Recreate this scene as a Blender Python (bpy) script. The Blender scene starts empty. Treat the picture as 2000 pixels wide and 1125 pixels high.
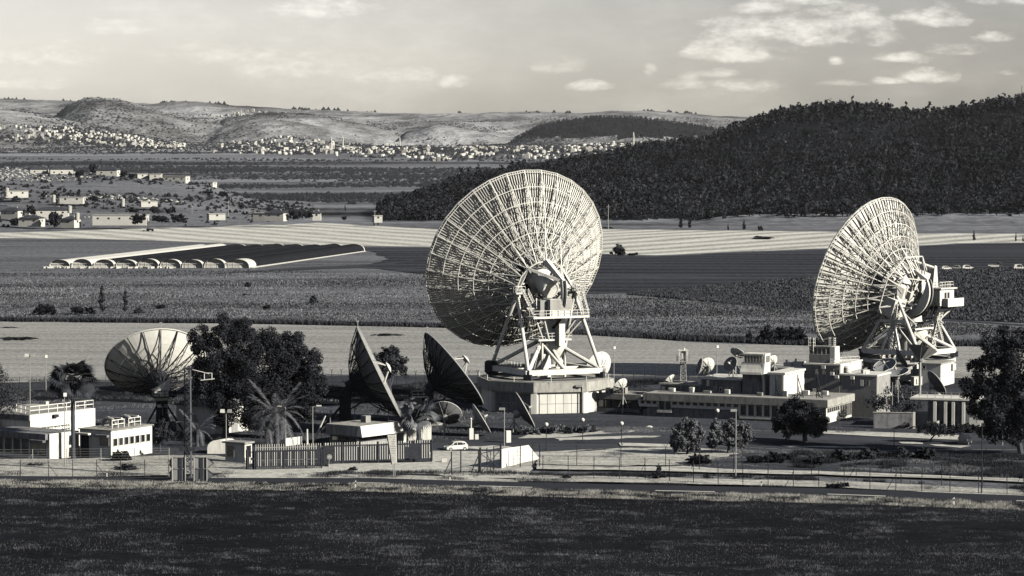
import bpy, bmesh, math, random
import numpy as np
from mathutils import Vector, Matrix, noise as mnoise
random.seed(7)
SC = bpy.context.scene
COL = SC.collection
R_ = math.radians

# ------------------------------------------------------------------ camera
FPX = 5555.0          # focal length in pixels of a 2000 px wide frame (100 mm on 36 mm)
CAMH = 48.5           # the photograph is taken from a hillside above the plain
PITCH = math.atan(280.5 / FPX)
cd = bpy.data.cameras.new('camera'); cd.sensor_width = 36.0; cd.lens = FPX * 36.0 / 2000.0
cd.clip_start = 1.0; cd.clip_end = 60000.0
cam = bpy.data.objects.new('camera', cd); COL.objects.link(cam)
cam.location = (0, 0, CAMH); cam.rotation_euler = (math.pi / 2 - PITCH, 0, 0)
SC.camera = cam

# ------------------------------------------------------------------ sky, sun, exposure
SUN_EL, SUN_AZ = R_(25.0), R_(118.0)      # azimuth from +Y (view direction) towards +X
SDIR = Vector((math.sin(SUN_AZ) * math.cos(SUN_EL), math.cos(SUN_AZ) * math.cos(SUN_EL), math.sin(SUN_EL)))
world = bpy.data.worlds.new('World'); SC.world = world; world.use_nodes = True

def build_sky():
    nt = world.node_tree; N = nt.nodes; L = nt.links
    for n in list(N): N.remove(n)
    def nd(t, **k):
        n = N.new(t)
        for a, b in k.items(): setattr(n, a, b)
        return n
    def mth(op, a, b=None, c=None, clamp=False):
        n = nd('ShaderNodeMath', operation=op); n.use_clamp = clamp
        for i, v in enumerate((a, b, c)):
            if v is None: continue
            if isinstance(v, (int, float)): n.inputs[i].default_value = v
            else: L.new(v, n.inputs[i])
        return n.outputs[0]
    def mapr(v, a, b, c=0.0, d=1.0, smooth=True):
        n = nd('ShaderNodeMapRange'); n.interpolation_type = 'SMOOTHSTEP' if smooth else 'LINEAR'
        L.new(v, n.inputs[0])
        for i, x in zip((1, 2, 3, 4), (a, b, c, d)): n.inputs[i].default_value = x
        return n.outputs[0]
    out = nd('ShaderNodeOutputWorld'); bg = nd('ShaderNodeBackground')
    tc = nd('ShaderNodeTexCoord')
    sky = nd('ShaderNodeTexSky'); sky.sky_type = 'NISHITA'; sky.sun_disc = False
    sky.sun_elevation = SUN_EL; sky.sun_rotation = SUN_AZ
    sky.air_density = 1.0; sky.dust_density = 1.6; sky.ozone_density = 1.0; sky.altitude = 300
    sep = nd('ShaderNodeSeparateColor'); L.new(sky.outputs[0], sep.inputs[0])
    g = sep.outputs[0]                     # black-and-white film behind a red filter
    xyz = nd('ShaderNodeSeparateXYZ'); L.new(tc.outputs['Generated'], xyz.inputs[0])
    az = mth('ARCTAN2', xyz.outputs[0], xyz.outputs[1])
    el = mth('ARCSINE', xyz.outputs[2])
    # cloud coordinates: azimuth / stretched elevation, warped a little
    cv = nd('ShaderNodeCombineXYZ'); L.new(az, cv.inputs[0]); L.new(mth('MULTIPLY', el, 2.3), cv.inputs[1])
    def noise(scale, detail, rough, off=0.0, vec=None):
        n = nd('ShaderNodeTexNoise'); n.noise_dimensions = '3D'
        mp = nd('ShaderNodeMapping'); L.new(vec or cv.outputs[0], mp.inputs[0])
        mp.inputs['Location'].default_value = (off, off * 0.7, off * 1.3)
        L.new(mp.outputs[0], n.inputs['Vector'])
        n.inputs['Scale'].default_value = scale; n.inputs['Detail'].default_value = detail
        n.inputs['Roughness'].default_value = rough
        return n.outputs['Fac']
    n1 = noise(46, 7, .58); n2 = noise(150, 6, .62, 3.1); nbig = noise(5.0, 3, .5, 1.7); nv = noise(14, 6, .6, 8.3)
    # cumulus: soft bodies at their own places in the sky, outline broken up by noise
    blobs = [(.560,.064,.030,.0075),(.520,.0575,.018,.0045),(1412-1000,104,100,22),(1375-1000,97,40,20),(1460-1000,112,60,14),
             (1600-1000,46,110,24),(1545-1000,62,120,26),(1620-1000,80,50,20),(1500-1000,20,60,14),(1560-1000,8,50,10),
             (1825-1000,40,50,20),(1765-1000,36,34,12),(1718-1000,82,36,18),(1630-1000,121,14,10),(1930-1000,78,32,12),
             (1850-1000,103,60,12),(1760-1000,116,50,11),(1795-1000,153,44,12),(1735-1000,160,30,7),(1465-1000,168,60,14),
             (1335-1000,166,40,14),(1270-1000,140,12,14),(1150-1000,171,34,10),(1090-1000,130,40,18),(1625-1000,165,45,6),
             (620-1000,20,80,22),(700-1000,20,44,12),(240-1000,58,50,16),(90-1000,115,90,26),(60-1000,168,80,10),
             (890-1000,163,26,14),(1910-1000,8,30,10),(1985-1000,6,40,12),(1960-1000,145,26,7),(1400-1000,145,46,9),
             (380-1000,110,90,20),(560-1000,135,90,26),(760-1000,150,70,16)]
    faint = {23: .5, 24: .5, 25: 1.0, 26: .8, 27: .7, 28: 1.0, 29: .9, 19: .75, 20: .75, 21: .6, 32: .8, 34: .6, 35: .6, 36: .7, 37: .6}
    field = None
    wob = mth('MULTIPLY', mth('SUBTRACT', n1, .5), 5.2); wob2 = mth('MULTIPLY', mth('SUBTRACT', n2, .5), 2.2)
    wsum = mth('ADD', wob, wob2)
    for i, (bx, by, ra, rb) in enumerate(blobs):
        if i < 2: u0, v0, a, b = bx, by, ra, rb      # two clouds outside the frame
        else: u0, v0, a, b = bx / FPX, (282 - by) / FPX, 1.25 * ra / FPX, 1.35 * rb / FPX
        dx = mth('MULTIPLY', mth('SUBTRACT', az, u0), 1 / a)
        dy = mth('MULTIPLY', mth('SUBTRACT', el, v0), 1 / b)
        dyl = mth('MULTIPLY', mth('MINIMUM', dy, 0.0), 1.6)      # flatter cloud bases
        dyy = mth('ADD', mth('MAXIMUM', dy, 0.0), dyl)
        q = mth('SUBTRACT', 1.0, mth('ADD', mth('MULTIPLY', dx, dx), mth('MULTIPLY', dyy, dyy)))
        q = mth('ADD', q, wsum)
        q = mapr(q, -.30, 1.75)
        q = mth('MULTIPLY', q, faint.get(i, .95))
        field = q if field is None else mth('MAXIMUM', field, q)
    # the same kind of broken cloud everywhere else in the sky
    rest = mapr(mth('ADD', noise(7, 8, .6, 5.5), mth('MULTIPLY', n1, .12)), .60, .80)
    outside = mapr(el, .055, .10); rest = mth('MULTIPLY', mth('MULTIPLY', rest, outside), .3)
    cl = mth('MAXIMUM', field, rest, clamp=True)
    veil = mth('MULTIPLY', mapr(mth('ADD', nv, mth('MULTIPLY', nbig, .3)), .50, .90), .60)
    # thin high veil, thicker towards the left of the view
    veil = mth('MULTIPLY', veil, mapr(az, -.30, .16, 1.0, .45))
    shade = mth('ADD', .72, mth('MULTIPLY', n2, .50))
    # clear-sky brightness; falls off gently with height, brighter haze to the left
    base = mth('MULTIPLY', g, mapr(mth('ABSOLUTE', mth('ADD', az, .38)), .05, .72, 1.28, .58))
    base = mth('MULTIPLY', base, mapr(el, 0.0, .09, 1.08, .80, False))
    base = mth('MULTIPLY', base, mapr(el, .045, .27, 1.0, .04))
    def mix(a, b, f):
        n = nd('ShaderNodeMix', data_type='FLOAT')
        L.new(f, n.inputs[0])
        for i, v in ((2, a), (3, b)):
            if isinstance(v, (int, float)): n.inputs[i].default_value = v
            else: L.new(v, n.inputs[i])
        return n.outputs[0]
    CL = mth('MULTIPLY', shade, SKY_CLOUD)
    v = mix(base, CL, veil)
    v = mix(v, CL, cl)
    ramp = nd('ShaderNodeValToRGB'); L.new(mapr(xyz.outputs[2], 0.0, 1.0, 0, 1, False), ramp.inputs[0])
    e = ramp.color_ramp.elements
    e[0].position = 0.0; e[0].color = (1.0, .94, .805, 1)
    e[1].position = .30; e[1].color = (.70, .85, 1.15, 1)
    mul = nd('ShaderNodeMix', data_type='RGBA', blend_type='MULTIPLY'); mul.inputs[0].default_value = 1.0
    L.new(v, mul.inputs[6]); L.new(ramp.outputs[0], mul.inputs[7])
    L.new(mul.outputs[2], bg.inputs[0]); bg.inputs[1].default_value = SKY_STRENGTH
    L.new(bg.outputs[0], out.inputs[0])
SKY_STRENGTH = 0.10
SKY_CLOUD = 5.7
build_sky()
sl = bpy.data.lights.new('sun', 'SUN'); sl.energy = 5.0; sl.angle = R_(.53); sl.color = (1.0, .955, .84)
so = bpy.data.objects.new('sun', sl); COL.objects.link(so)
so.rotation_euler = SDIR.to_track_quat('Z', 'Y').to_euler(); so.location = (300, -100, 300)
SC.view_settings.view_transform = 'Standard'; SC.view_settings.look = 'None'
SC.view_settings.exposure = 0.8; SC.view_settings.gamma = 1.0; SC.view_settings.use_curve_mapping = False
SC.render.engine = 'CYCLES'
SC.cycles.max_bounces = 6; SC.cycles.diffuse_bounces = 0; SC.cycles.volume_bounces = 0
SC.cycles.transparent_max_bounces = 8
SC.cycles.use_denoising = True
try: SC.cycles.denoiser = 'OPENIMAGEDENOISE'
except Exception: pass

# ------------------------------------------------------------------ photograph geometry -> world
_cp, _sp = math.cos(PITCH), math.sin(PITCH)
def ray(px, py):
    u, v = (px - 1000.0) / FPX, (562.5 - py) / FPX
    return Vector((u, _cp + v * _sp, -_sp + v * _cp))
def P(px, py, Y):                      # the point at world distance Y seen at that place
    d = ray(px, py); t = Y / d.y
    return Vector((d.x * t, Y, CAMH + d.z * t))
def G(px, py, z=0.0):                  # the point of the level z seen at that place
    d = ray(px, py); t = (z - CAMH) / d.z
    return Vector((d.x * t, d.y * t, z))
def Zat(py, Y): return P(1000, py, Y).z
def Xat(px, Y, py=560): return P(px, py, Y).x

# ------------------------------------------------------------------ materials (grey film stock)
MATS = {}
def tone(c):        # split-toned print: dark greys lean cool, pale ones warm
    t = min(1.0, c / .30); return (.90 + .12 * t, .96 + .04 * t, 1.20 - .26 * t)
FILM = .73      # red-filter film: everything but the sunlit whites sits a little lower
def mat(name, c, var=.25, scale=1.0, rough=.85, bump=0.0, detail=6, stretch=(1, 1, 1), metal=0.0, spec=.3,
        c2=None, contrast=1.0, coords='Object', dirt=0.0, tint=(1, 1, 1)):
    if name in MATS: return MATS[name]
    c *= FILM; spec = 0.0 if spec <= .3 else spec
    if c2 is not None: c2 *= FILM
    m = bpy.data.materials.new(name); m.use_nodes = True
    nt = m.node_tree; N = nt.nodes; L = nt.links
    b = N['Principled BSDF']
    b.inputs['Roughness'].default_value = rough; b.inputs['Metallic'].default_value = metal
    b.inputs['Specular IOR Level'].default_value = spec
    tc = N.new('ShaderNodeTexCoord'); mp = N.new('ShaderNodeMapping')
    if coords == 'World':
        ge = N.new('ShaderNodeNewGeometry'); L.new(ge.outputs['Position'], mp.inputs[0])
    else: L.new(tc.outputs[coords], mp.inputs[0])
    mp.inputs['Scale'].default_value = stretch
    n = N.new('ShaderNodeTexNoise'); n.inputs['Scale'].default_value = scale; n.inputs['Detail'].default_value = detail
    n.inputs['Roughness'].default_value = .62
    L.new(mp.outputs[0], n.inputs['Vector'])
    r = N.new('ShaderNodeValToRGB'); L.new(n.outputs['Fac'], r.inputs[0])
    lo, hi = c * (1 - var), (c2 if c2 is not None else c * (1 + var))
    if tint == (1, 1, 1): tint = tone(c)
    w = .24 / contrast
    e = r.color_ramp.elements
    e[0].position = .5 - w; e[0].color = (lo * tint[0], lo * tint[1], lo * tint[2], 1)
    e[1].position = .5 + w; e[1].color = (hi * tint[0], hi * tint[1], hi * tint[2], 1)
    colour = r.outputs[0]
    if dirt:
        d = N.new('ShaderNodeTexNoise'); d.inputs['Scale'].default_value = scale * 2.2; d.inputs['Detail'].default_value = 8
        m2 = N.new('ShaderNodeMapping'); m2.inputs['Scale'].default_value = (1, 1, .18); m2.inputs['Location'].default_value = (3, 7, 1)
        L.new(tc.outputs['Object'], m2.inputs[0]); L.new(m2.outputs[0], d.inputs['Vector'])
        rr = N.new('ShaderNodeValToRGB'); L.new(d.outputs['Fac'], rr.inputs[0])
        rr.color_ramp.elements[0].position = .30; rr.color_ramp.elements[0].color = (1 - dirt,) * 3 + (1,)
        rr.color_ramp.elements[1].position = .55; rr.color_ramp.elements[1].color = (1, 1, 1, 1)
        mx = N.new('ShaderNodeMix'); mx.data_type = 'RGBA'; mx.blend_type = 'MULTIPLY'; mx.inputs[0].default_value = 1
        L.new(colour, mx.inputs[6]); L.new(rr.outputs[0], mx.inputs[7]); colour = mx.outputs[2]
    L.new(colour, b.inputs['Base Color'])
    if bump:
        bp = N.new('ShaderNodeBump'); bp.inputs['Strength'].default_value = min(1, bump); bp.inputs['Distance'].default_value = .05
        L.new(n.outputs['Fac'], bp.inputs['Height']); L.new(bp.outputs[0], b.inputs['Normal'])
    MATS[name] = m
    return m

# ------------------------------------------------------------------ mesh building
class MB:
    """collects boxes, bars, tubes, plates; .build() links them as one mesh object"""
    def __init__(s): s.v = []; s.f = []
    def add(s, vs, fs):
        o = len(s.v); s.v += [tuple(x) for x in vs]; s.f += [tuple(i + o for i in f) for f in fs]; return s
    def hexa(s, p):     # 8 points: bottom 4 ccw, top 4 ccw
        return s.add(p, [(3, 2, 1, 0), (4, 5, 6, 7), (0, 1, 5, 4), (1, 2, 6, 5), (2, 3, 7, 6), (3, 0, 4, 7)])
    def box(s, c, d, rz=0.0):
        hx, hy, hz = d[0] / 2, d[1] / 2, d[2] / 2; ca, sa = math.cos(rz), math.sin(rz)
        pts = []
        for z in (-hz, hz):
            for x, y in ((-hx, -hy), (hx, -hy), (hx, hy), (-hx, hy)):
                pts.append((c[0] + x * ca - y * sa, c[1] + x * sa + y * ca, c[2] + z))
        return s.hexa(pts)
    def fbox(s, F, a0, a1, b0, b1, z0, z1):     # box in a building frame (a along the front, b into depth)
        return s.hexa([F(a0, b0, z0), F(a1, b0, z0), F(a1, b1, z0), F(a0, b1, z0), F(a0, b0, z1), F(a1, b0, z1), F(a1, b1, z1), F(a0, b1, z1)])
    def bar(s, p, q, w, n=4, w2=None, caps=True):
        p, q = Vector(p), Vector(q); d = q - p
        if d.length < 1e-6: return s
        d.normalize(); a = d.orthogonal() if abs(d.z) > .95 else Vector((0, 0, 1)).cross(d)
        a.normalize(); b = d.cross(a)
        r1, r2 = w / 2, (w if w2 is None else w2) / 2
        k = 1.0 if n > 4 else 1.2; vs = []
        off = math.pi / 4 if n == 4 else 0
        for c, r in ((p, r1), (q, r2)):
            for i in range(n):
                t = 2 * math.pi * i / n + off
                vs.append(c + (a * math.cos(t) + b * math.sin(t)) * r * k)
        fs = [(i, (i + 1) % n, n + (i + 1) % n, n + i) for i in range(n)]
        if caps: fs += [tuple(range(n - 1, -1, -1)), tuple(range(n, 2 * n))]
        return s.add(vs, fs)
    def path(s, pts, w, n=5, w2=None):
        m = len(pts)
        for i in range(m - 1):
            a = w if w2 is None else w + (w2 - w) * i / (m - 1); b = w if w2 is None else w + (w2 - w) * (i + 1) / (m - 1)
            s.bar(pts[i], pts[i + 1], a, n, b)
        return s
    def lathe(s, prof, c=(0, 0, 0), n=16, axis=None, caps=True):
        c = Vector(c); ax = Vector(axis).normalized() if axis else Vector((0, 0, 1))
        a = ax.orthogonal().normalized() if axis else Vector((1, 0, 0)); b = ax.cross(a)
        vs = []
        for r, z in prof:
            for i in range(n):
                t = 2 * math.pi * i / n
                vs.append(c + ax * z + (a * math.cos(t) + b * math.sin(t)) * r)
        fs = []
        for k in range(len(prof) - 1):
            for i in range(n):
                j = (i + 1) % n
                fs.append((k * n + i, k * n + j, (k + 1) * n + j, (k + 1) * n + i))
        if caps: fs += [tuple(range(n - 1, -1, -1)), tuple(range((len(prof) - 1) * n, len(prof) * n))]
        return s.add(vs, fs)
    def prism(s, pts, ext):       # planar outline (Vectors) pushed along ext
        n = len(pts); e = Vector(ext); vs = [Vector(p) for p in pts] + [Vector(p) + e for p in pts]
        return s.add(vs, [tuple(range(n - 1, -1, -1)), tuple(range(n, 2 * n))] + [(i, (i + 1) % n, n + (i + 1) % n, n + i) for i in range(n)])
    def mesh(s, name, m=None, smooth=False):
        me = bpy.data.meshes.new(name); me.from_pydata(s.v, [], s.f)
        bm = bmesh.new(); bm.from_mesh(me); bmesh.ops.recalc_face_normals(bm, faces=bm.faces); bm.to_mesh(me); bm.free()
        if smooth:
            me.polygons.foreach_set('use_smooth', [True] * len(me.polygons))
            try: me.set_sharp_from_angle(angle=R_(40))
            except Exception: pass
        if m: me.materials.append(m)
        me.update(); return me
    def build(s, name, m, parent=None, loc=(0, 0, 0), smooth=False, world=True):
        """vertices are given in world coordinates; under a parent they are stored relative to it"""
        base = parent_origin(parent) if (parent and world) else Vector(loc)
        if world: s.v = [(x - base.x, y - base.y, z - base.z) for x, y, z in s.v]
        return link(name, s.mesh(name, m, smooth), parent, (0, 0, 0) if parent else base)
def parent_origin(p):
    o = Vector((0, 0, 0))
    while p is not None: o += p.location; p = p.parent
    return o
def link(name, me, parent=None, loc=(0, 0, 0), rot=None):
    o = bpy.data.objects.new(name, me); COL.objects.link(o); o.location = loc
    if rot: o.rotation_euler = rot
    if parent: o.parent = parent
    return o
def np_mesh(name, V, F, m):
    """V (n,3) float array, F (k,3|4) int array"""
    me = bpy.data.meshes.new(name); V = np.asarray(V, 'f'); F = np.asarray(F, 'i')
    k = F.shape[1]
    me.vertices.add(len(V)); me.vertices.foreach_set('co', V.ravel())
    me.loops.add(F.size); me.loops.foreach_set('vertex_index', F.ravel())
    me.polygons.add(len(F)); me.polygons.foreach_set('loop_start', np.arange(0, F.size, k, dtype='i'))
    me.polygons.foreach_set('loop_total', np.full(len(F), k, 'i'))
    me.update(calc_edges=True)
    if m: me.materials.append(m)
    return me
def tag(o, label=None, cat=None, group=None, kind=None):
    if label: o['label'] = label
    if cat: o['category'] = cat
    if group: o['group'] = group
    if kind: o['kind'] = kind
    return o
def thing(name, loc, label, cat, group=None, rz=0.0):
    o = bpy.data.objects.new(name, None); COL.objects.link(o); o.location = loc; o.rotation_euler = (0, 0, rz)
    o.empty_display_size = .3
    return tag(o, label, cat, group)
def kids(o): return [c for c in o.children]
def copy_tree(o, loc=None, rz=None, label=None, group=None, parent=None, scale=None):
    c = o.copy(); COL.objects.link(c)
    if parent is not None: c.parent = parent
    if loc is not None: c.location = loc
    if rz is not None: c.rotation_euler = (0, 0, rz)
    if scale is not None: c.scale = (scale,) * 3
    if label: c['label'] = label
    if group: c['group'] = group
    for ch in kids(o): copy_tree(ch, parent=c)
    return c
# ------------------------------------------------------------------ terrain
def interp(pts, x):
    xs = np.array([p[0] for p in pts], float); ys = np.array([p[1] for p in pts], float)
    return np.interp(x, xs, ys)
RNG = np.random.default_rng(11)
def vnoise(x, y, s, seed=0, octv=4):
    """cheap tileless value noise on arrays, -1..1"""
    out = np.zeros_like(x, dtype=float); amp = 1.0; tot = 0
    for o in range(octv):
        X = x / s * (2 ** o) + 17.3 * o + seed * 5.7; Y = y / s * (2 ** o) + 9.1 * o - seed * 3.3
        xi, yi = np.floor(X).astype(np.int64), np.floor(Y).astype(np.int64); fx, fy = X - xi, Y - yi
        fx = fx * fx * (3 - 2 * fx); fy = fy * fy * (3 - 2 * fy)
        def h(a, b):
            v = (a * 374761393 + b * 668265263 + seed * 1274126177 + o * 974711) & 0xFFFFFFFF
            v = ((v ^ (v >> 13)) * 1103515245) & 0xFFFFFFFF
            return ((v ^ (v >> 16)) & 0xFFFF) / 32767.5 - 1
        v = h(xi, yi) * (1 - fx) * (1 - fy) + h(xi + 1, yi) * fx * (1 - fy) + h(xi, yi + 1) * (1 - fx) * fy + h(xi + 1, yi + 1) * fx * fy
        out += v * amp; tot += amp; amp *= .5
    return out / tot

# ridges: crest distance, crest line as seen in the photograph (x px -> y px), widths of front and back slope
RIDGES = [
 # skyline
 dict(Y=[(0, 9600)], sil=[(-900, 205), (-300, 203), (-100, 199), (0, 197), (130, 200), (300, 209), (340, 204), (380, 203), (470, 212), (560, 217), (700, 222), (850, 227), (950, 224), (1000, 221), (1100, 222), (1250, 221), (1330, 225), (1400, 231), (1600, 236), (2200, 236), (3000, 238)], wf=1700, wb=1500, n=5),
 # bright conical hill on the left
 dict(Y=[(0, 7900)], sil=[(40, 300), (100, 232), (135, 208), (165, 194), (190, 193), (230, 199), (262, 207), (300, 216), (340, 228), (400, 240), (460, 252), (520, 268), (560, 300)], wf=900, wb=900, n=7),
 dict(Y=[(0, 8500)], sil=[(380, 290), (440, 236), (520, 226), (600, 228), (660, 236), (720, 250), (770, 262), (800, 300)], wf=650, wb=700, n=5),
 dict(Y=[(0, 7600)], sil=[(380, 300), (420, 256), (470, 238), (520, 236), (580, 240), (640, 246), (700, 254), (740, 258), (790, 275), (840, 300)], wf=520, wb=600, n=5),
 dict(Y=[(0, 7800)], sil=[(740, 300), (790, 250), (850, 234), (880, 235), (930, 246), (970, 258), (1005, 267), (1050, 285), (1080, 300)], wf=600, wb=600, n=5),
 # low lit spur with the left part of the village
 dict(Y=[(0, 6500)], sil=[(-600, 215), (-200, 218), (0, 222), (60, 227), (120, 238), (200, 254), (260, 267), (300, 276), (350, 285), (420, 300)], wf=900, wb=600, n=4),
 dict(Y=[(0, 6700)], sil=[(430, 300), (480, 277), (540, 264), (600, 262), (660, 268), (720, 275), (800, 282), (900, 300)], wf=500, wb=500, n=3),
 # dark wooded hill in the middle distance
 dict(Y=[(0, 7400)], sil=[(960, 300), (1000, 274), (1050, 250), (1100, 239), (1160, 233), (1230, 234), (1300, 243), (1360, 252), (1420, 265), (1500, 300)], wf=800, wb=700, n=4),
 # forest hill on the right
 dict(Y=[(700, 2000), (800, 2120), (1000, 2350), (1400, 2650), (2000, 2750), (3200, 2800)], sil=[(680, 440), (740, 412), (800, 390), (900, 358), (1000, 336), (1100, 321), (1200, 303), (1300, 285), (1390, 277), (1430, 257), (1470, 243), (1500, 234), (1550, 223), (1600, 217), (1700, 215), (1740, 223), (1800, 228), (1850, 223), (1900, 216), (1950, 204), (2000, 196), (2100, 182), (2400, 165), (3200, 160)], wf=[(700, 260), (1000, 520), (1400, 860), (2000, 960), (3200, 1000)], wb=900, n=3, lin=True),
 # terraced hill with the farm houses on the left
 dict(Y=[(-900, 2250), (0, 2150), (420, 2120), (720, 2050)], sil=[(-1200, 310), (-200, 318), (0, 328), (60, 333), (200, 338), (350, 352), (420, 362), (450, 376), (520, 397), (600, 408), (660, 420), (720, 436)], wf=[(-900, 560), (0, 500), (420, 440), (720, 300)], wb=500, n=1.5, lin=True),
]
def hills(x, Y, detail=True):
    x = np.asarray(x, float); Y = np.asarray(Y, float)
    px = 1000 + FPX * x / np.maximum(Y, 1)
    # the plain rises gently far out
    t = np.clip((Y - 3200) / 3600, 0, 1); z = 46 * t * t * (3 - 2 * t) + np.clip((Y - 6800) / 6000, 0, 1) * 40
    z = z + (np.clip((Y - 2400) / 800, 0, 1) * (3.5 * vnoise(x, Y, 420, 3) + 1.0 * vnoise(x, Y, 90, 4)) if detail else 0)
    for i, r in enumerate(RIDGES):
        Yr = interp(r['Y'], px); wf = interp(r['wf'], px) if isinstance(r['wf'], list) else r['wf']
        py = interp(r['sil'], px)
        inside = (px >= r['sil'][0][0]) & (px <= r['sil'][-1][0])
        d = (np.cos(PITCH) + (562.5 - py) / FPX * np.sin(PITCH)); dz = -np.sin(PITCH) + (562.5 - py) / FPX * np.cos(PITCH)
        crest = CAMH + Yr * dz / d
        if detail: crest = crest + r['n'] * .45 * vnoise(px, px * 0 + i, 34, i, 3)
        s = np.where(Y < Yr, (Yr - Y) / wf, (Y - Yr) / r['wb'])
        if detail: s = s + .16 * vnoise(x, Y, wf * .55, 20 + i, 4) * np.clip(s * 3, 0, 1)
        s = np.clip(s, 0, 1)
        prof = (1 - s) ** 1.15 * (1 + .25 * s) if r.get('lin') else (np.cos(s * math.pi) + 1) / 2
        base = 0
        zz = np.where(inside, (crest - base) * prof + base, -1e3)
        z = np.maximum(z, zz)
    if detail: z = z + np.clip((Y - 5900) / 700, 0, 1) * (20 * (1 - 2 * np.abs(vnoise(x + .5 * Y, Y - .2 * x, 760, 61, 4))) - 10)
    return np.maximum(z, 0)

def field_mat(name, c, var, sc, stretch, rows=None, rowdir=0.0, rowscale=1.0, rowamt=.3, patch=.25, patch_scale=.012, fine=.35):
    """ground: patches + clumps + fine grain (+ furrows), all in world metres"""
    c *= FILM
    m = bpy.data.materials.new(name); m.use_nodes = True; nt = m.node_tree; N = nt.nodes; L = nt.links
    b = N['Principled BSDF']; b.inputs['Roughness'].default_value = .95; b.inputs['Specular IOR Level'].default_value = 0.0
    ge = N.new('ShaderNodeNewGeometry')
    def nz(scale, st, detail, off):
        mp = N.new('ShaderNodeMapping'); mp.inputs['Scale'].default_value = st; mp.inputs['Location'].default_value = (off, off * 2, 0)
        mp.inputs['Rotation'].default_value = (0, 0, rowdir)
        L.new(ge.outputs['Position'], mp.inputs[0]); n = N.new('ShaderNodeTexNoise'); n.inputs['Scale'].default_value = scale
        n.inputs['Detail'].default_value = detail; n.inputs['Roughness'].default_value = .6; L.new(mp.outputs[0], n.inputs['Vector']); return n.outputs['Fac']
    def mm(op, a, bb):
        n = N.new('ShaderNodeMath'); n.operation = op
        for i, v in enumerate((a, bb)):
            if isinstance(v, (int, float)): n.inputs[i].default_value = v
            else: L.new(v, n.inputs[i])
        return n.outputs[0]
    tot = mm('ADD', 1.0, mm('MULTIPLY', mm('SUBTRACT', nz(patch_scale, stretch, 4, 3.3), .5), patch * 4))
    tot = mm('ADD', tot, mm('MULTIPLY', mm('SUBTRACT', nz(sc, stretch, 6, 1.1), .5), var * 4))
    tot = mm('ADD', tot, mm('MULTIPLY', mm('SUBTRACT', nz(sc * 9, (1, .55, 1), 3, 7.7), .5), fine * 3))
    if rows:
        mp = N.new('ShaderNodeMapping'); mp.inputs['Rotation'].default_value = (0, 0, rowdir)
        L.new(ge.outputs['Position'], mp.inputs[0])
        w = N.new('ShaderNodeTexWave'); w.wave_type = 'BANDS'; w.bands_direction = 'Y'; w.inputs['Scale'].default_value = rowscale
        w.inputs['Distortion'].default_value = 5.0; w.inputs['Detail'].default_value = 3; w.inputs['Detail Scale'].default_value = .4
        L.new(mp.outputs[0], w.inputs['Vector'])
        tot = mm('ADD', tot, mm('MULTIPLY', mm('SUBTRACT', w.outputs['Fac'], .6), rowamt))
    tot = mm('MULTIPLY', mm('MAXIMUM', tot, .12), c)
    cc = N.new('ShaderNodeCombineColor')
    tn = tone(c)
    for i in range(3): L.new(mm('MULTIPLY', tot, tn[i]), cc.inputs[i])
    L.new(cc.outputs[0], b.inputs['Base Color'])
    MATS[name] = m; return m
def height_bump(m, scale, dist, strength=.6):
    nt = m.node_tree; N = nt.nodes; L = nt.links
    ge = N.new('ShaderNodeNewGeometry'); n = N.new('ShaderNodeTexNoise'); n.inputs['Scale'].default_value = scale; n.inputs['Detail'].default_value = 6
    L.new(ge.outputs['Position'], n.inputs['Vector']); bp = N.new('ShaderNodeBump'); bp.inputs['Strength'].default_value = strength
    bp.inputs['Distance'].default_value = dist; L.new(n.outputs['Fac'], bp.inputs['Height']); L.new(bp.outputs[0], N['Principled BSDF'].inputs['Normal'])
    return m

m_meadow = height_bump(field_mat('rough meadow', .165, .34, .045, (.16, 1, 1), patch=.45, patch_scale=.010, fine=.5), .5, .8)
m_far = height_bump(field_mat('far scrubland', .17, .45, .012, (.22, 1, 1), patch=1.15, patch_scale=.0042, fine=.5), .05, 5)
m_hill = height_bump(field_mat('pale stony hillside', .27, .30, .02, (1, 1, 1), patch=1.05, patch_scale=.0030, fine=.6), .012, 34, .9)
m_forestfloor = field_mat('forest floor', .022, .25, .03, (.6, 1, 1), patch=.3, patch_scale=.006)
m_terrace = height_bump(field_mat('dry terraced slope', .17, .30, .06, (.35, 1, 1), patch=.55, patch_scale=.012, fine=.5), .15, 1.5)

def sheet(name, ys, ts, m_fn):
    """polar grid: rows at distances ys, columns at tangents ts"""
    T, Yg = np.meshgrid(ts, ys); X = T * Yg
    Z = hills(X, Yg)
    V = np.stack([X, Yg, Z], -1).reshape(-1, 3); nx = len(ts); ny = len(ys)
    i = np.arange((ny - 1) * nx).reshape(ny - 1, nx)[:, :-1]
    F = np.stack([i, i + 1, i + nx + 1, i + nx], -1).reshape(-1, 4)
    return V, F, X, Yg
ts = np.linspace(-.36, .36, 400)
near_y = np.array([120, 200, 260, 300, 1000, 1400, 1500])
V, F, X, Yg = sheet('ground', near_y, ts, None)
V[:, 2] = 0
g = link('ground', np_mesh('ground', V, F, m_meadow)); tag(g, kind='structure')
yf = np.exp(np.linspace(math.log(1500), math.log(13500), 340))
V, F, X, Yg = sheet('hills', yf, ts, None)
me = np_mesh('hills', V, F, m_far)
for mm_ in (m_hill, m_forestfloor, m_terrace, m_meadow): me.materials.append(mm_)
c = V[F].mean(1); pxc = 1000 + FPX * c[:, 0] / c[:, 1]
pyc = 562.5 - FPX * np.tan(np.arctan2(c[:, 2] - CAMH, c[:, 1]) + PITCH)
idx = np.zeros(len(F), 'i')
fh = RIDGES[8]; th = RIDGES[9]
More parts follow.
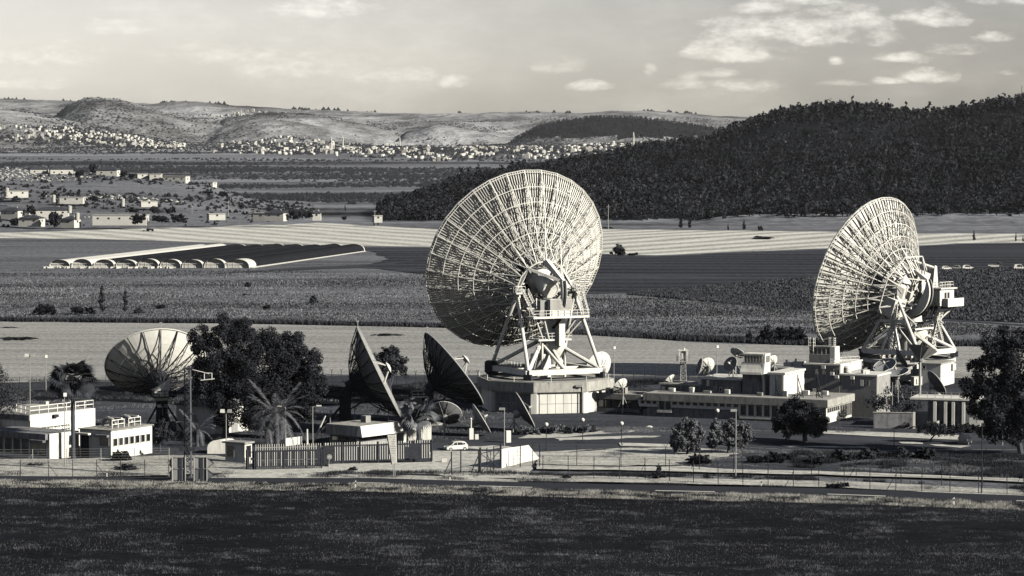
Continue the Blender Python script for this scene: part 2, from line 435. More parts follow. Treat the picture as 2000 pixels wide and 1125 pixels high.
def on_ridge(r, px, Y, z):
    Yr = interp(r['Y'], px); wf = interp(r['wf'], px) if isinstance(r['wf'], list) else r['wf']
    ins = (px >= r['sil'][0][0]) & (px <= r['sil'][-1][0])
    return ins & (Y > Yr - wf * .995) & (Y < Yr + r['wb'] * .7)
idx[(c[:, 1] > 5600)] = 1
idx[on_ridge(th, pxc, c[:, 1], c[:, 2]) & (c[:, 2] > .4)] = 3
idx[on_ridge(fh, pxc, c[:, 1], c[:, 2]) & (c[:, 2] > .4)] = 2
dk = RIDGES[7]
idx[on_ridge(dk, pxc, c[:, 1], c[:, 2]) & (c[:, 1] < 8000) & (pyc < 268)] = 2
idx[c[:, 1] < 1560] = 4
me.polygons.foreach_set('material_index', idx); me.polygons.foreach_set('use_smooth', [True] * len(me.polygons))
h = link('hills', me); tag(h, kind='structure')

# ------------------------------------------------------------------ fields, tracks, road: sheets a little above the plain
def ragged(pts, amp, step, seed):
    """subdivide a world outline and roughen it"""
    rnd = random.Random(seed); out = []
    n = len(pts)
    for i in range(n):
        a, b = Vector(pts[i]), Vector(pts[(i + 1) % n]); L = (b - a).length; k = max(1, min(60, int(L / step)))
        for j in range(k):
            p = a.lerp(b, j / k)
            if amp: p = p + Vector((rnd.uniform(-amp, amp), rnd.uniform(-amp, amp) * 1.4, 0))
            out.append(p)
    return out
_z = [0.02]
def field(name, pix, m, amp=0.6, step=6, kind='structure', z=None):
    """flat piece of ground given by its outline"""
    if z is None: _z[0] += .012; z = _z[0]
    pts = ragged([G(x, y) for x, y in pix], amp, step, len(name) + len(pix))
    me = bpy.data.meshes.new(name); me.from_pydata([(p.x, p.y, z) for p in pts], [], [tuple(range(len(pts)))])
    bm = bmesh.new(); bm.from_mesh(me); bmesh.ops.triangulate(bm, faces=bm.faces); bmesh.ops.recalc_face_normals(bm, faces=bm.faces)
    for f in bm.faces:
        if f.normal.z < 0: f.normal_flip()
    bm.to_mesh(me); bm.free()
    me.materials.append(m); o = link(name, me); tag(o, kind=kind); return o

m_stub = field_mat('pale stubble', .36, .26, .13, (.10, 1, 1), rows=True, rowdir=0.02, rowscale=.07, rowamt=.20, patch=.22, patch_scale=.02, fine=.55)
m_stub2 = field_mat('pale stubble in rows', .60, .12, .05, (.10, 1, 1), rows=True, rowdir=R_(-59), rowscale=.0126, rowamt=.58, patch=.10, fine=.40)
m_stub3 = field_mat('pale stubble in slanting rows', .60, .12, .05, (.10, 1, 1), rows=True, rowdir=R_(64), rowscale=.0135, rowamt=.45, patch=.10, fine=.40)
m_crop = field_mat('dark crop', .062, .34, .05, (.10, 1, 1), rows=True, rowdir=.03, rowscale=.012, rowamt=.55, patch=.30, fine=.5)
m_crop2 = height_bump(field_mat('leafy crop', .035, .12, .25, (.6, 1, 1), patch=.08, fine=.8), .7, .5, .9)
m_soil = field_mat('dark ploughed soil', .060, .12, .05, (.12, 1, 1), patch=.2, fine=.25)
m_track = field_mat('pale dirt', .54, .14, .14, (.4, 1, 1), patch=.16, patch_scale=.03, fine=.4)
m_dirt = height_bump(field_mat('stony dirt', .48, .24, .22, (.45, 1, 1), patch=.24, patch_scale=.04, fine=.55), .9, .18)
m_grassd = height_bump(field_mat('dark grass ground', .019, .45, .9, (.6, 1, 1), patch=.35, patch_scale=.03, fine=.5), 1.2, .2)
m_yardgrass = height_bump(field_mat('mown dry grass', .075, .35, .2, (.35, 1, 1), patch=.3, patch_scale=.03, fine=.5), .8, .3)
m_asph = field_mat('asphalt', .050, .08, .12, (.12, 1, 1), patch=.12, patch_scale=.05, fine=.12)
m_asph_old = field_mat('worn asphalt', .075, .25, .2, (.2, 1, 1), patch=.4, patch_scale=.05, fine=.2)

field('far_stubble_field', [(-200, 456), (0, 455), (200, 449), (330, 442), (420, 437), (500, 432), (560, 431), (640, 436), (750, 442), (860, 448), (1000, 448),
       (1000, 489), (830, 482), (600, 478), (450, 475), (330, 471), (200, 467), (0, 465), (-200, 465)], m_stub3, 2.0, 14)
field('far_stubble_field', [(1000, 448), (1180, 448), (1600, 452), (1800, 456), (2200, 458), (2200, 470), (1990, 474), (1870, 475), (1800, 479), (1700, 482), (1600, 486), (1400, 493), (1280, 499), (1100, 493), (1000, 489)], m_stub2, 2.0, 14)
field('dark_crop_field', [(700, 520), (760, 506), (715, 489), (690, 483), (830, 484), (1100, 495), (1280, 501), (1400, 495), (1600, 488), (1800, 481), (1870, 477), (2200, 472),
       (2200, 560), (1800, 560), (1500, 575), (1240, 572), (1100, 575), (860, 565), (820, 536)], m_crop, 1.5, 12)
field('ploughed_field', [(1795, 483), (1900, 479), (2200, 475), (2200, 497), (1900, 499), (1795, 500)], m_soil, 1, 10)
field('pale_headland', [(1100, 537), (1180, 537.5), (1400, 541.5), (1490, 543.5), (1400, 544.5), (1180, 541), (1100, 540.5)], m_yardgrass, .7, 8)
field('leafy_field', [(1258, 573), (1330, 564), (1450, 553), (1600, 541), (1800, 527), (2200, 522), (2200, 640), (1800, 622), (1600, 609), (1500, 601), (1400, 592), (1300, 582)], m_crop2, .8, 8)
for nm, pp in (('farm_track', [(1226, 575.5), (1256, 571), (1330, 562.5), (1450, 551.5), (1600, 540), (1800, 526), (1800, 527.6), (1600, 541.6), (1450, 553.4), (1330, 564.6), (1262, 572.8), (1258, 574.5), (1300, 580.5), (1400, 590), (1500, 599.3), (1600, 607), (1800, 621), (2000, 634), (2000, 637), (1800, 623.4), (1600, 609), (1500, 601.2), (1400, 592.2), (1300, 583), (1252, 577)]),
               ('farm_track', [(600, 522), (650, 520), (760, 514), (840, 503), (840, 505), (760, 516.5), (700, 520), (850, 527), (860, 531), (700, 523.5), (480, 532), (380, 537), (480, 530)])):
    field(nm, pp, m_yardgrass, .25, 6)
field('near_stubble_field', [(-200, 630), (0, 629), (300, 632), (420, 633), (640, 634), (860, 641), (1150, 655.5), (1300, 665), (1400, 672), (1580, 676), (1700, 677), (2200, 678),
       (2200, 742), (1700, 738), (1350, 736), (1200, 735), (1000, 734), (640, 733), (200, 744), (0, 748), (-200, 750)], m_stub, .7, 5)
field('station_grass', [(-200, 752), (0, 750), (200, 746), (640, 735), (1000, 736), (1350, 738), (2200, 744), (2200, 934), (1700, 925), (1300, 915), (900, 905), (500, 900), (-200, 905)], m_yardgrass, .5, 5)
field('dark_grass_strip', [(-200, 762), (200, 764), (420, 768), (640, 758), (800, 752), (940, 750), (1200, 745), (1300, 742), (1300, 752), (1000, 765), (800, 785), (500, 800), (200, 784), (0, 786), (-200, 786)], m_grassd, .6, 4)  # dark band: tree and building shadow put into the grass colour
field('station_yard', [(845, 868), (930, 856), (1000, 846), (1100, 848), (1230, 843), (1400, 842), (1610, 845), (1800, 851), (2200, 856), (2200, 878), (1800, 879), (1620, 882), (1400, 871), (1300, 872), (1150, 878), (1060, 884), (960, 888), (845, 884)], m_asph_old, .15, 5)
field('pale_path', [(1045, 846), (1110, 846), (1180, 843), (1260, 840), (1230, 846), (1150, 851), (1110, 856), (1010, 858)], m_track, .2, 3)
for pp in ([(1085, 858), (1180, 854), (1290, 853), (1280, 856), (1170, 860), (1090, 862)], [(1390, 860), (1480, 861), (1470, 864), (1400, 863)], [(1530, 873), (1690, 875), (1700, 877), (1540, 875)], [(1760, 866), (1805, 867), (1800, 870), (1765, 869)], [(900, 876), (960, 873), (1010, 876), (940, 881)], [(1820, 871), (1900, 874), (1880, 877), (1830, 874)]):
    field('dirt_patch', pp, m_track, .5, 1.5)
field('pale_path', [(1600, 843), (1700, 846), (1880, 853), (1880, 862), (1750, 857), (1600, 849)], m_track, .2, 4)
field('pale_path', [(1210, 868), (1330, 871), (1330, 876), (1210, 874)], m_track, .2, 3)
field('dirt_yard', [(840, 884), (1060, 886), (1160, 880), (1060, 892), (1045, 905), (1030, 938), (890, 936), (845, 930), (640, 928), (640, 910), (845, 905)], m_track, .25, 3)
field('dirt_yard', [(-200, 900), (130, 900), (330, 893), (420, 893), (480, 905), (480, 926), (330, 932), (0, 937), (-200, 938)], m_dirt, .3, 3)
field('gate_apron', [(480, 917), (640, 915), (680, 930), (700, 939), (560, 940), (400, 938)], m_track, .1, 4)
field('stony_ground', [(1050, 890), (1120, 886), (1200, 880), (1330, 876), (1420, 884), (1440, 890), (1400, 900), (1330, 912), (1200, 914), (1050, 910)], m_dirt, .5, 2)
field('dirt_track', [(1046, 912), (1200, 916), (1330, 914), (1436, 921), (1600, 924), (1800, 931), (2200, 948), (2200, 955), (1800, 937), (1600, 931), (1440, 928), (1200, 922), (1046, 920)], m_track, .25, 3)
field('dirt_track', [(1010, 932), (1200, 934), (1450, 941), (1650, 944), (1800, 952), (2200, 972), (2200, 984), (1900, 970), (1650, 957), (1450, 952), (1200, 946), (1010, 944)], m_dirt, .3, 3)
field('roadside_strip', [(640, 929), (700, 930), (880, 935), (1010, 941), (1010, 947), (860, 942), (700, 938)], m_dirt, .2, 3)
# the road, its worn edge and the painted dashes
RT = [(-300, 929), (0, 934), (400, 938), (700, 938.5), (1000, 946), (1300, 953), (1600, 958.5), (2000, 973), (2300, 985)]
RB = [(-300, 941), (0, 943), (400, 947), (700, 950.5), (1000, 959.5), (1300, 967.5), (1600, 973.5), (2000, 987.5), (2300, 1000)]
field('road', RT + RB[::-1], m_asph, .04, 5)
m_paint = mat('road paint', .62, .12, 3, coords='World')
def road_pt(px, f):
    return G(px, interp(RT, px) * (1 - f) + interp(RB, px) * f)
for a, b in ((-200, -60), (690, 760), (935, 1040), (1280, 1396), (1616, 1730), (1985, 2100)):
    mb = MB(); k = 6
    vs = []; zz = _z[0] + .006
    for i in range(k + 1):
        px = a + (b - a) * i / k
        p, q = road_pt(px, .69), road_pt(px, .765); vs += [(p.x, p.y, zz), (q.x, q.y, zz)]
    mb.add(vs, [(2 * i, 2 * i + 2, 2 * i + 3, 2 * i + 1) for i in range(k)])
    o = mb.build('road_dash', m_paint); tag(o, kind='structure')
# foreground meadow
FB = [(x, y) for x, y in RB]
field('foreground_meadow', [(x, y - 1) for x, y in RB] + [(2300, 1400), (-300, 1400)], m_grassd, .25, 2)
# ------------------------------------------------------------------ materials of built things
m_white = mat('white paint', .80, .07, .5, .55, spec=.4, dirt=.20)
m_panel = mat('white dish panel', .82, .06, .35, .6, dirt=.12)
m_frame = mat('white steel frame', .84, .08, 1.2, .5, spec=.4, dirt=.12)
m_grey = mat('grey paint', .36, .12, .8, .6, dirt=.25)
m_galv = mat('galvanised steel', .36, .18, 2.0, .5, spec=.5)
m_dark = mat('dark steel', .05, .3, 2.0, .6)
m_black = mat('black rubber', .02, .3, 3, .7)
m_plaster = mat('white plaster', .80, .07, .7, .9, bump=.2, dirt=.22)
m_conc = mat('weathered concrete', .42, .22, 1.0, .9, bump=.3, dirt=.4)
m_concd = mat('stained and shaded concrete', .26, .3, .8, .9, bump=.3, dirt=.5)
m_glass = mat('dark window glass', .02, .5, .4, .12, spec=.8)
m_roofm = mat('flat roof felt', .40, .2, .5, .9, bump=.2)
m_meshd = mat('greyish dish mesh', .28, .15, 1.5, .7)
m_dull = mat('dull dish panel', .34, .12, 1.0, .7, dirt=.2)
m_wood = mat('grey wood', .16, .3, 2, .85, stretch=(1, 1, .2))
m_bark = mat('bark', .09, .4, 4, .95, bump=.6, stretch=(1, 1, .3))

def railing(mb, pts, h=1.1, w=.085, step=1.3, mid=True):
    for a, b in zip(pts[:-1], pts[1:]):
        a, b = Vector(a), Vector(b); n = max(1, round((b - a).length / step))
        for i in range(n + 1):
            p = a.lerp(b, i / n); mb.bar(p, p + Vector((0, 0, h)), w, 4, caps=False)
        for k in ((h, h * .5) if mid else (h,)):
            mb.bar(a + Vector((0, 0, k)), b + Vector((0, 0, k)), w, 4, caps=False)
def ladder(mb, p, q, side, width=.6, w=.09, rung=.4):
    p, q, s = Vector(p), Vector(q), Vector(side).normalized() * width / 2
    mb.bar(p - s, q - s, w); mb.bar(p + s, q + s, w); n = int((q - p).length / rung)
    for i in range(1, n):
        c = p.lerp(q, i / n); mb.bar(c - s, c + s, w * .7, 4, caps=False)
def cage_stairs(mb, p, q, side, width=1.0):
    """stair flight with steps and handrails"""
    p, q, s = Vector(p), Vector(q), Vector(side).normalized() * width / 2
    up = Vector((0, 0, 1.0))
    for k in (-1, 1):
        mb.bar(p + s * k, q + s * k, .2); mb.bar(p + s * k + up, q + s * k + up, .08); mb.bar(p + s * k + up * .5, q + s * k + up * .5, .06)
        for i in range(0, 9): c = p.lerp(q, i / 8) + s * k; mb.bar(c, c + up, .07, caps=False)
    n = max(4, int((q - p).length / .38))
    for i in range(n + 1):
        c = p.lerp(q, i / n); mb.hexa([c - s + Vector((-.12, -.12, -.03)), c + s + Vector((-.12, -.12, -.03)), c + s + Vector((.12, .12, -.03)), c - s + Vector((.12, .12, -.03)),
                                       c - s + Vector((-.12, -.12, .03)), c + s + Vector((-.12, -.12, .03)), c + s + Vector((.12, .12, .03)), c - s + Vector((.12, .12, .03))])

class DishFrame:
    def __init__(s, axis, rim_c, D, fd):
        s.a = Vector(axis).normalized(); s.D = D; s.R = D / 2; s.f = fd * D; s.h = s.R ** 2 / (4 * s.f)
        s.e1 = Vector((s.a.y, -s.a.x, 0)).normalized(); s.e2 = s.a.cross(s.e1)
        s.v = Vector(rim_c) - s.a * s.h
        s.rot = Matrix((s.e1, s.e2, s.a)).transposed()
    def mat_at(s, base, th=0.0):
        return Matrix.Translation(s.v - base) @ s.rot.to_4x4() @ Matrix.Rotation(th, 4, 'Z')
    def loc(s, r, th, off=0.0):          # local point; off < 0 is behind the surface
        n = Vector((-r / (2 * s.f), 0, 1)).normalized()
        p = Vector((r, 0, r * r / (4 * s.f))) + n * off
        c, q = math.cos(th), math.sin(th); return Vector((p.x * c - p.y * q, p.x * q + p.y * c, p.z))
    def world(s, p): return s.v + s.rot @ Vector(p)

def dish_reflector(root, fr, nsec, radii, stringers=0, depth=None, m_p=None, m_f=None, chord=.16, hoops=True, rib_every=1,
                   rings_name='ring_truss', solid=.07, gap=.03, fin=.26, sub=2, back_bracing=True):
    """panels (one object each), radial ribs (one object each) and ring trusses, all children of root"""
    base = parent_origin(root); dth = 2 * math.pi / nsec
    m_p = m_p or m_panel; m_f = m_f or m_frame
    for k in range(len(radii) - 1):
        r0, r1 = radii[k] + gap, radii[k + 1] - gap; mb = MB(); na, nr = sub + 1, 2
        g0, g1 = gap / max(r0, .5), gap / r1; fr_, bk = [], []
        for i in range(nr + 1):
            r = r0 + (r1 - r0) * i / nr; g = g0 + (g1 - g0) * i / nr
            for j in range(na):
                t = -dth / 2 + g + (dth - 2 * g) * j / (na - 1)
                fr_.append(fr.loc(r, t)); bk.append(fr.loc(r, t, -solid))
        vs = fr_ + bk; n = len(fr_); fs = []
        for i in range(nr):
            for j in range(na - 1):
                q = (i * na + j, i * na + j + 1, (i + 1) * na + j + 1, (i + 1) * na + j)
                fs.append(q); fs.append(tuple(x + n for x in q[::-1]))
        edge = [j for j in range(na)] + [i * na + na - 1 for i in range(1, nr + 1)] + [nr * na + j for j in range(na - 2, -1, -1)] + [i * na for i in range(nr - 1, 0, -1)]
        for x, y in zip(edge, edge[1:] + edge[:1]): fs.append((x, x + n, y + n, y))
        mb.add(vs, fs)
        if stringers:
            ns = max(2, round(r1 * dth / stringers))
            for q in range(ns):
                t = -dth / 2 + dth * (q + .5) / ns; w = .045
                for i in range(2):
                    ra, rb = r0 + (r1 - r0) * i / 2, r0 + (r1 - r0) * (i + 1) / 2
                    mb.hexa([fr.loc(ra, t - w / ra, -solid - fin), fr.loc(ra, t + w / ra, -solid - fin), fr.loc(rb, t + w / rb, -solid - fin), fr.loc(rb, t - w / rb, -solid - fin),
                             fr.loc(ra, t - w / ra, -solid), fr.loc(ra, t + w / ra, -solid), fr.loc(rb, t + w / rb, -solid), fr.loc(rb, t - w / rb, -solid)])
        me = mb.mesh('panel', m_p)
        for j in range(nsec):
            o = link('panel', me, root); o.matrix_local = fr.mat_at(base, j * dth)
    # ribs
    depth = depth or (lambda r: .4 + (1 - r / fr.R) * 4.0)
    def top(r): return fr.loc(r, 0, -solid - fin - chord / 2)
    def bot(r):
        p = fr.loc(r, 0); return Vector((p.x, 0, p.z - depth(r)))
    mb = MB()
    for k in range(len(radii) - 1):
        a, b = radii[k], radii[k + 1]
        mb.bar(top(a), top(b), chord, caps=False); mb.bar(bot(a), bot(b), chord, caps=False)
        mb.bar(top(a), bot(a), chord * .75, caps=False)
        if k % 2: mb.bar(top(a), bot(b), chord * .7, caps=False)
        else: mb.bar(bot(a), top(b), chord * .7, caps=False)
        rm = (a + b) / 2
        if depth(a) > 1.2: mb.bar(bot(a), top(rm), chord * .55, caps=False)
    mb.bar(top(radii[-1] - .02), bot(radii[-1] - .02), chord, caps=False)
    me = mb.mesh('radial_rib', m_f)
    for j in range(0, nsec, rib_every):
        o = link('radial_rib', me, root); o.matrix_local = fr.mat_at(base, (j + .5) * dth)
    if hoops:
        for k, r in enumerate(radii):
            mb = MB()
            for j in range(nsec):
                t0, t1 = (j + .5) * dth, (j + 1.5) * dth
                R0, R1 = Matrix.Rotation(t0, 3, 'Z'), Matrix.Rotation(t1, 3, 'Z')
                mb.bar(R0 @ bot(r), R1 @ bot(r), chord * .95, caps=False)
                if k in (0, len(radii) - 1): mb.bar(R0 @ top(r), R1 @ top(r), chord * .9, caps=False)
                if back_bracing and k < len(radii) - 1:
                    r2 = radii[k + 1]
                    if (j + k) % 2: mb.bar(R0 @ bot(r), R1 @ bot(r2), chord * .5, caps=False)
                    else: mb.bar(R1 @ bot(r), R0 @ bot(r2), chord * .5, caps=False)
                if back_bracing and depth(r) > 1.0:
                    if (j + k) % 2: mb.bar(R0 @ bot(r), R1 @ top(r), chord * .5, caps=False)
                    else: mb.bar(R1 @ bot(r), R0 @ top(r), chord * .5, caps=False)
            o = link(rings_name, mb.mesh(rings_name, m_f), root); o.matrix_local = fr.mat_at(base)
    return top, bot

def local_part(root, fr, mb, name, m, smooth=False, th=0.0):
    o = link(name, mb.mesh(name, m, smooth), root); o.matrix_local = fr.mat_at(parent_origin(root), th); return o

# ================================================================== the two big antennas
def big_antenna(C, z0, az, el, rim_c, D, zb, hb, sq, label, second=False):
    """C centre of the azimuth track, z0 its height, az horizontal pointing direction, zb height of the elevation bearings"""
    root = thing('satellite_antenna', Vector((C[0], C[1], z0)), label, 'satellite antenna', 'very large dish antennas on turning frames')
    A = Vector((az[0], az[1], 0)).normalized(); E = Vector((A.y, -A.x, 0))
    def W(e, a, z): return Vector((C[0], C[1], 0)) + E * e + A * a + Vector((0, 0, z))
    axis = A * math.cos(el) + Vector((0, 0, math.sin(el)))
    fr = DishFrame(axis, rim_c, D, .36)
    R = fr.R; radii = [R * x for x in (.20, .36, .50, .63, .76, .885, 1.0)]
    dep = lambda r: .75 + 4.6 * (1 - r / R) ** .9
    top, bot = dish_reflector(root, fr, 32 if not second else 36, radii, stringers=.52 if not second else .9, depth=dep, chord=.145 if not second else .16, back_bracing=False)
    # rim tube
    mb = MB(); n = 32
    pts = [fr.loc(R + .02, (j + .5) * 2 * math.pi / n, -.1) for j in range(n)]
    for j in range(n): mb.bar(pts[j], pts[(j + 1) % n], .17, caps=False)
    local_part(root, fr, mb, 'rim_tube', m_frame)
    # hub ring behind the vertex, star struts to the inner ribs
    hz, hr = -5.6, 4.9; mb = MB(); nn = 16
    hp = [Vector((hr * math.cos(2 * math.pi * j / nn), hr * math.sin(2 * math.pi * j / nn), hz)) for j in range(nn)]
    for j in range(nn): mb.bar(hp[j], hp[(j + 1) % nn], .26)
    local_part(root, fr, mb, 'hub_ring', m_frame)
    mb = MB(); ns = 32 if not second else 36
    for j in range(ns):
        t = (j + .5) * 2 * math.pi / ns; Rj = Matrix.Rotation(t, 3, 'Z'); k = int(round(t / (2 * math.pi) * nn)) % nn
        mb.bar(hp[k], Rj @ bot(radii[1]), .16 if not second else .2, caps=False)
        if j % 2 == 0:
            mb.bar(hp[k], Rj @ bot(radii[2]), .17 if not second else .24, caps=False); mb.bar(hp[k], Rj @ bot(radii[0]), .2, caps=False)
            mb.bar(hp[(k + 1) % nn], Rj @ bot(radii[2]), .15, caps=False)
    local_part(root, fr, mb, 'star_strut', m_frame)
    mb = MB(); mb.lathe([(2.0, 1.0), (2.9, .3), (2.9, -2.6), (1.6, -2.8)], n=20)
    local_part(root, fr, mb, 'hub_drum', m_dark, True)  # dark colour stands in for the shade inside the hub
    if not second:
        mb = MB(); mb.lathe([(2.0, -2.4), (2.35, -3.0), (2.35, -4.6), (1.75, -5.2), (1.75, -8.6), (1.6, -8.8), (1.4, -8.8), (1.4, -8.72)], (.3, -.5, 0), n=28)
        local_part(root, fr, mb, 'feed_housing', m_white, True)
        mb = MB()
        for t in range(8):
            q = 2 * math.pi * t / 8; mb.bar((2.2 * math.cos(q), 2.2 * math.sin(q), -4.2), (hr * math.cos(q), hr * math.sin(q), hz), .24)
        local_part(root, fr, mb, 'housing_strut', m_frame)
    else:
        # closed equipment room of flat plates behind the dish
        mb = MB()
        for k, (t0, r0, r1, zA, zB) in enumerate(((0, 2.6, 6.0, -2.2, -6.0),)):
            nn2 = 6; pr = []
            for j in range(nn2):
                q = 2 * math.pi * (j + .5) / nn2; pr.append((q, math.cos(q), math.sin(q)))
            a_ = [Vector((r1 * c, r1 * s, zA)) for q, c, s in pr]; b_ = [Vector((r0 * c, r0 * s, zB)) for q, c, s in pr]
            mb.add(a_ + b_, [(i, (i + 1) % 6, 6 + (i + 1) % 6, 6 + i) for i in range(6)] + [tuple(range(6)), tuple(range(11, 5, -1))])
        local_part(root, fr, mb, 'equipment_room', m_white)
        mb = MB(); mb.box((-3.6, 2.8, -5.0), (4.2, 3.8, 3.6)); mb.box((3.2, -2.6, -4.6), (4.6, 3.4, 3.4))
        local_part(root, fr, mb, 'counterweight', m_white)
        mb = MB()
        for t in range(8):
            q = 2 * math.pi * (t + .5) / 8; mb.bar((8.2 * math.cos(q), 8.2 * math.sin(q), -4.6), (hr * math.cos(q), hr * math.sin(q), hz - 1.6), .24)
            mb.bar((8.2 * math.cos(q), 8.2 * math.sin(q), -4.6), (hr * .3 * math.cos(q), hr * .3 * math.sin(q), hz - 2.6), .18)
            q2 = 2 * math.pi * (t + 1.5) / 8; mb.bar((8.2 * math.cos(q), 8.2 * math.sin(q), -4.6), (8.2 * math.cos(q2), 8.2 * math.sin(q2), -4.6), .24)
        local_part(root, fr, mb, 'back_strut', m_frame)
    # elevation gear sector in the vertical plane of the axis
    M = W(.4 if not second else .0, 0, zb); ax3 = axis; up3 = E.cross(ax3) * -1
    if up3.z < 0: up3 = -up3
    ro, ri = (6.9, 5.9) if not second else (5.4, 4.2)
    hw = .45 if not second else .75
    a0, a1 = (-62, 40) if not second else (-68, 46)
    mb = MB(); k = 18
    outl = [(-ax3 * math.cos(R_(t)) + up3 * math.sin(R_(t))) for t in np.linspace(a0, a1, k)]
    pts = [M + d * ro for d in outl] + [M + d * (ro - .25 - 1.7 * math.sin(math.pi * i / (k - 1)) if second else ro - .95) for i, d in reversed(list(enumerate(outl)))]
    mb.prism([p - E * hw for p in pts], E * hw * 2)
    mb.build('elevation_gear', m_white, root)
    mb = MB()
    for i in range(k - 1): mb.hexa([M + outl[i] * (ro) - E * .2, M + outl[i] * ro + E * .2, M + outl[i + 1] * ro + E * .2, M + outl[i + 1] * ro - E * .2,
                                    M + outl[i] * (ro + .28) - E * .2, M + outl[i] * (ro + .28) + E * .2, M + outl[i + 1] * (ro + .28) + E * .2, M + outl[i + 1] * (ro + .28) - E * .2])
    mb.build('gear_rack', m_dark, root)
    mb = MB()
    for d, s in ((outl[-1], 1), (outl[0], -1)):
        e = M + d * (ro - .5); t = fr.world((0, s * hr * (1 if fr.e2.z > 0 else -1), hz))
        mb.bar(e, t, .85 if not second else .8, 4, 1.15 if not second else .8)
        for x in (-1, 1):
            mb.bar(e, fr.world((x * hr * .7, s * hr * .7 * (1 if fr.e2.z > 0 else -1), hz)), .55 if not second else .3)
    for x in (-1, 1):
        mb.bar(W(x * hb, 0, zb), fr.world((x * hr, 0, hz)), .8); mb.bar(W(x * hb, 0, zb), fr.world((x * hr * .7, hr * .7, hz)), .5); mb.bar(W(x * hb, 0, zb), fr.world((x * hr * .7, -hr * .7, hz)), .5)
    mb.build('gear_arm', m_white, root)
    mb = MB(); mb.bar(W(-hb - .8, 0, zb), W(hb + .8, 0, zb), .9, 10); mb.build('elevation_shaft', m_galv, root)
    # turning frame on the track
    zf = z0 + 1.35
    cs = [(-sq, -sq), (sq, -sq), (sq, sq), (-sq, sq)]
    mb = MB()
    for (a, b), (c, d) in zip(cs, cs[1:] + cs[:1]): mb.bar(W(a, b, zf), W(c, d, zf), 1.15)
    mb.bar(W(-sq, 0, zf), W(sq, 0, zf), .8); mb.bar(W(0, -sq, zf), W(0, sq, zf), .8)
    mb.build('turning_frame', m_white, root)
    for a, b in cs:
        mb = MB(); d = Vector((a, b)).normalized()
        c = W(a, b, z0 + .55); mb.box(c, (1.5, 1.1, 1.1), math.atan2(A.y, A.x) + .7); mb.bar(c + Vector((0, 0, -.55)), c + Vector((0, 0, -.05)), 1.2, 10)
        mb.build('wheel_bogie', m_dark, root)
    if not second:
        c = W(-sq, sq, zf + .3); mb = MB(); mb.lathe([(1.0, -1.4), (1.35, -1.1), (1.35, .7), (1.0, 1.0)], c, 12); mb.build('drive_motor', m_dark, root, smooth=True)
    mb = MB(); n = 40; rt = sq * 1.38
    for j in range(n):
        p, q = 2 * math.pi * j / n, 2 * math.pi * (j + 1) / n
        mb.bar((C[0] + rt * math.cos(p), C[1] + rt * math.sin(p), z0 + .1), (C[0] + rt * math.cos(q), C[1] + rt * math.sin(q), z0 + .1), .2, caps=False)
    mb.build('azimuth_rail', m_dark, root)
    # A-frames
    for s in (-1, 1):
        apex = W(s * hb, 0, zb - .4)
        for b in (-sq, sq):
            mb = MB(); foot = W(s * sq, b, zf + .4)
            mb.bar(foot, apex, .68 if not second else .66, 10); mb.build('leg', m_white, root, smooth=True)
        mb = MB(); mb.box(apex + Vector((0, 0, .5)), (1.5, 1.5, 1.3), math.atan2(A.y, A.x)); mb.build('bearing_block', m_grey, root)
        mb = MB(); zz = zf + (zb - zf) * .52
        def on(b, z): 
            t = (z - zf - .4) / (zb - zf - .8); return W(s * sq, b, zf + .4).lerp(apex, t)
        if second:
            mb.bar(on(-sq, zz), on(sq, zz), .7); m_ = on(-sq, zz).lerp(on(sq, zz), .5)
            mb.bar(m_, W(s * sq, -sq * .35, zf), .5); mb.bar(m_, W(s * sq, sq * .35, zf), .5)
            mb.bar(m_, on(-sq, zf + (zb - zf) * .8), .4); mb.bar(m_, on(sq, zf + (zb - zf) * .8), .4)
            mb.build('cross_brace', m_frame, root)
    # diagonals to the centre
    mb = MB(); ctr = W(0, 0, z0 + (zb - z0) * .40)
    for a, b in ((-sq, -sq * .8), (sq, -sq), (sq, sq), (-sq, sq), (0, -sq)):
        mb.bar(W(a, b, zf + .3), ctr + (W(a, b, 0) - W(0, 0, 0)) * .16, .72, 8)
    mb.bar(W(0, -sq, zf + .3), W(-1.8, -1.6, ctr.z), .6, 8); mb.bar(W(-sq, -sq, zf + .3), W(-1.9, -1.7, ctr.z), .8, 8)
    mb.build('diagonal_strut', m_frame, root)
    # central column
    mb = MB(); c = W(0, 0, 0)
    h1 = zb - z0
    mb.lathe([(1.9, z0), (1.9, z0 + h1 * .26), (1.75, z0 + h1 * .27)], c + W(-1.2, -.4, 0) - W(0, 0, 0), 20)
    mb.build('cable_drum', m_white, root, smooth=True)
    mb = MB(); mb.lathe([(.7, z0 + h1 * .14), (1.2, z0 + h1 * .18), (2.7, z0 + h1 * .33), (2.7, z0 + h1 * .46), (1.7, z0 + h1 * .56), (1.2, z0 + h1 * .80)], c + W(1.0, -.6, 0) - W(0, 0, 0), 20)
    mb.build('central_column', m_white, root, smooth=True)
    mb = MB()
    for a, b in ((2.9, 1.2), (2.6, -2.6), (-2.2, -2.8)): mb.bar(W(a, b, z0), W(a, b, z0 + h1 * .42), .5, 8)
    mb.build('service_post', m_white, root)
    # middle platform
    zp = z0 + h1 * .43
    mb = MB(); p4 = [W(-3.4, -3.8, zp), W(3.4, -3.8, zp), W(3.4, 2.4, zp), W(-3.4, 2.4, zp)]
    mb.hexa(p4 + [p + Vector((0, 0, .32)) for p in p4]); mb.build('middle_platform', m_white, root)
    mb = MB(); railing(mb, [p + Vector((0, 0, .3)) for p in p4] + [p4[0] + Vector((0, 0, .3))]); mb.build('railing', m_frame, root)
    mb = MB(); ladder(mb, W(-4.3, -3.4, zf + .4), W(-2.9, -3.4, zp + .4), A, .8); mb.build('ladder', m_frame, root)
    return root, W, fr

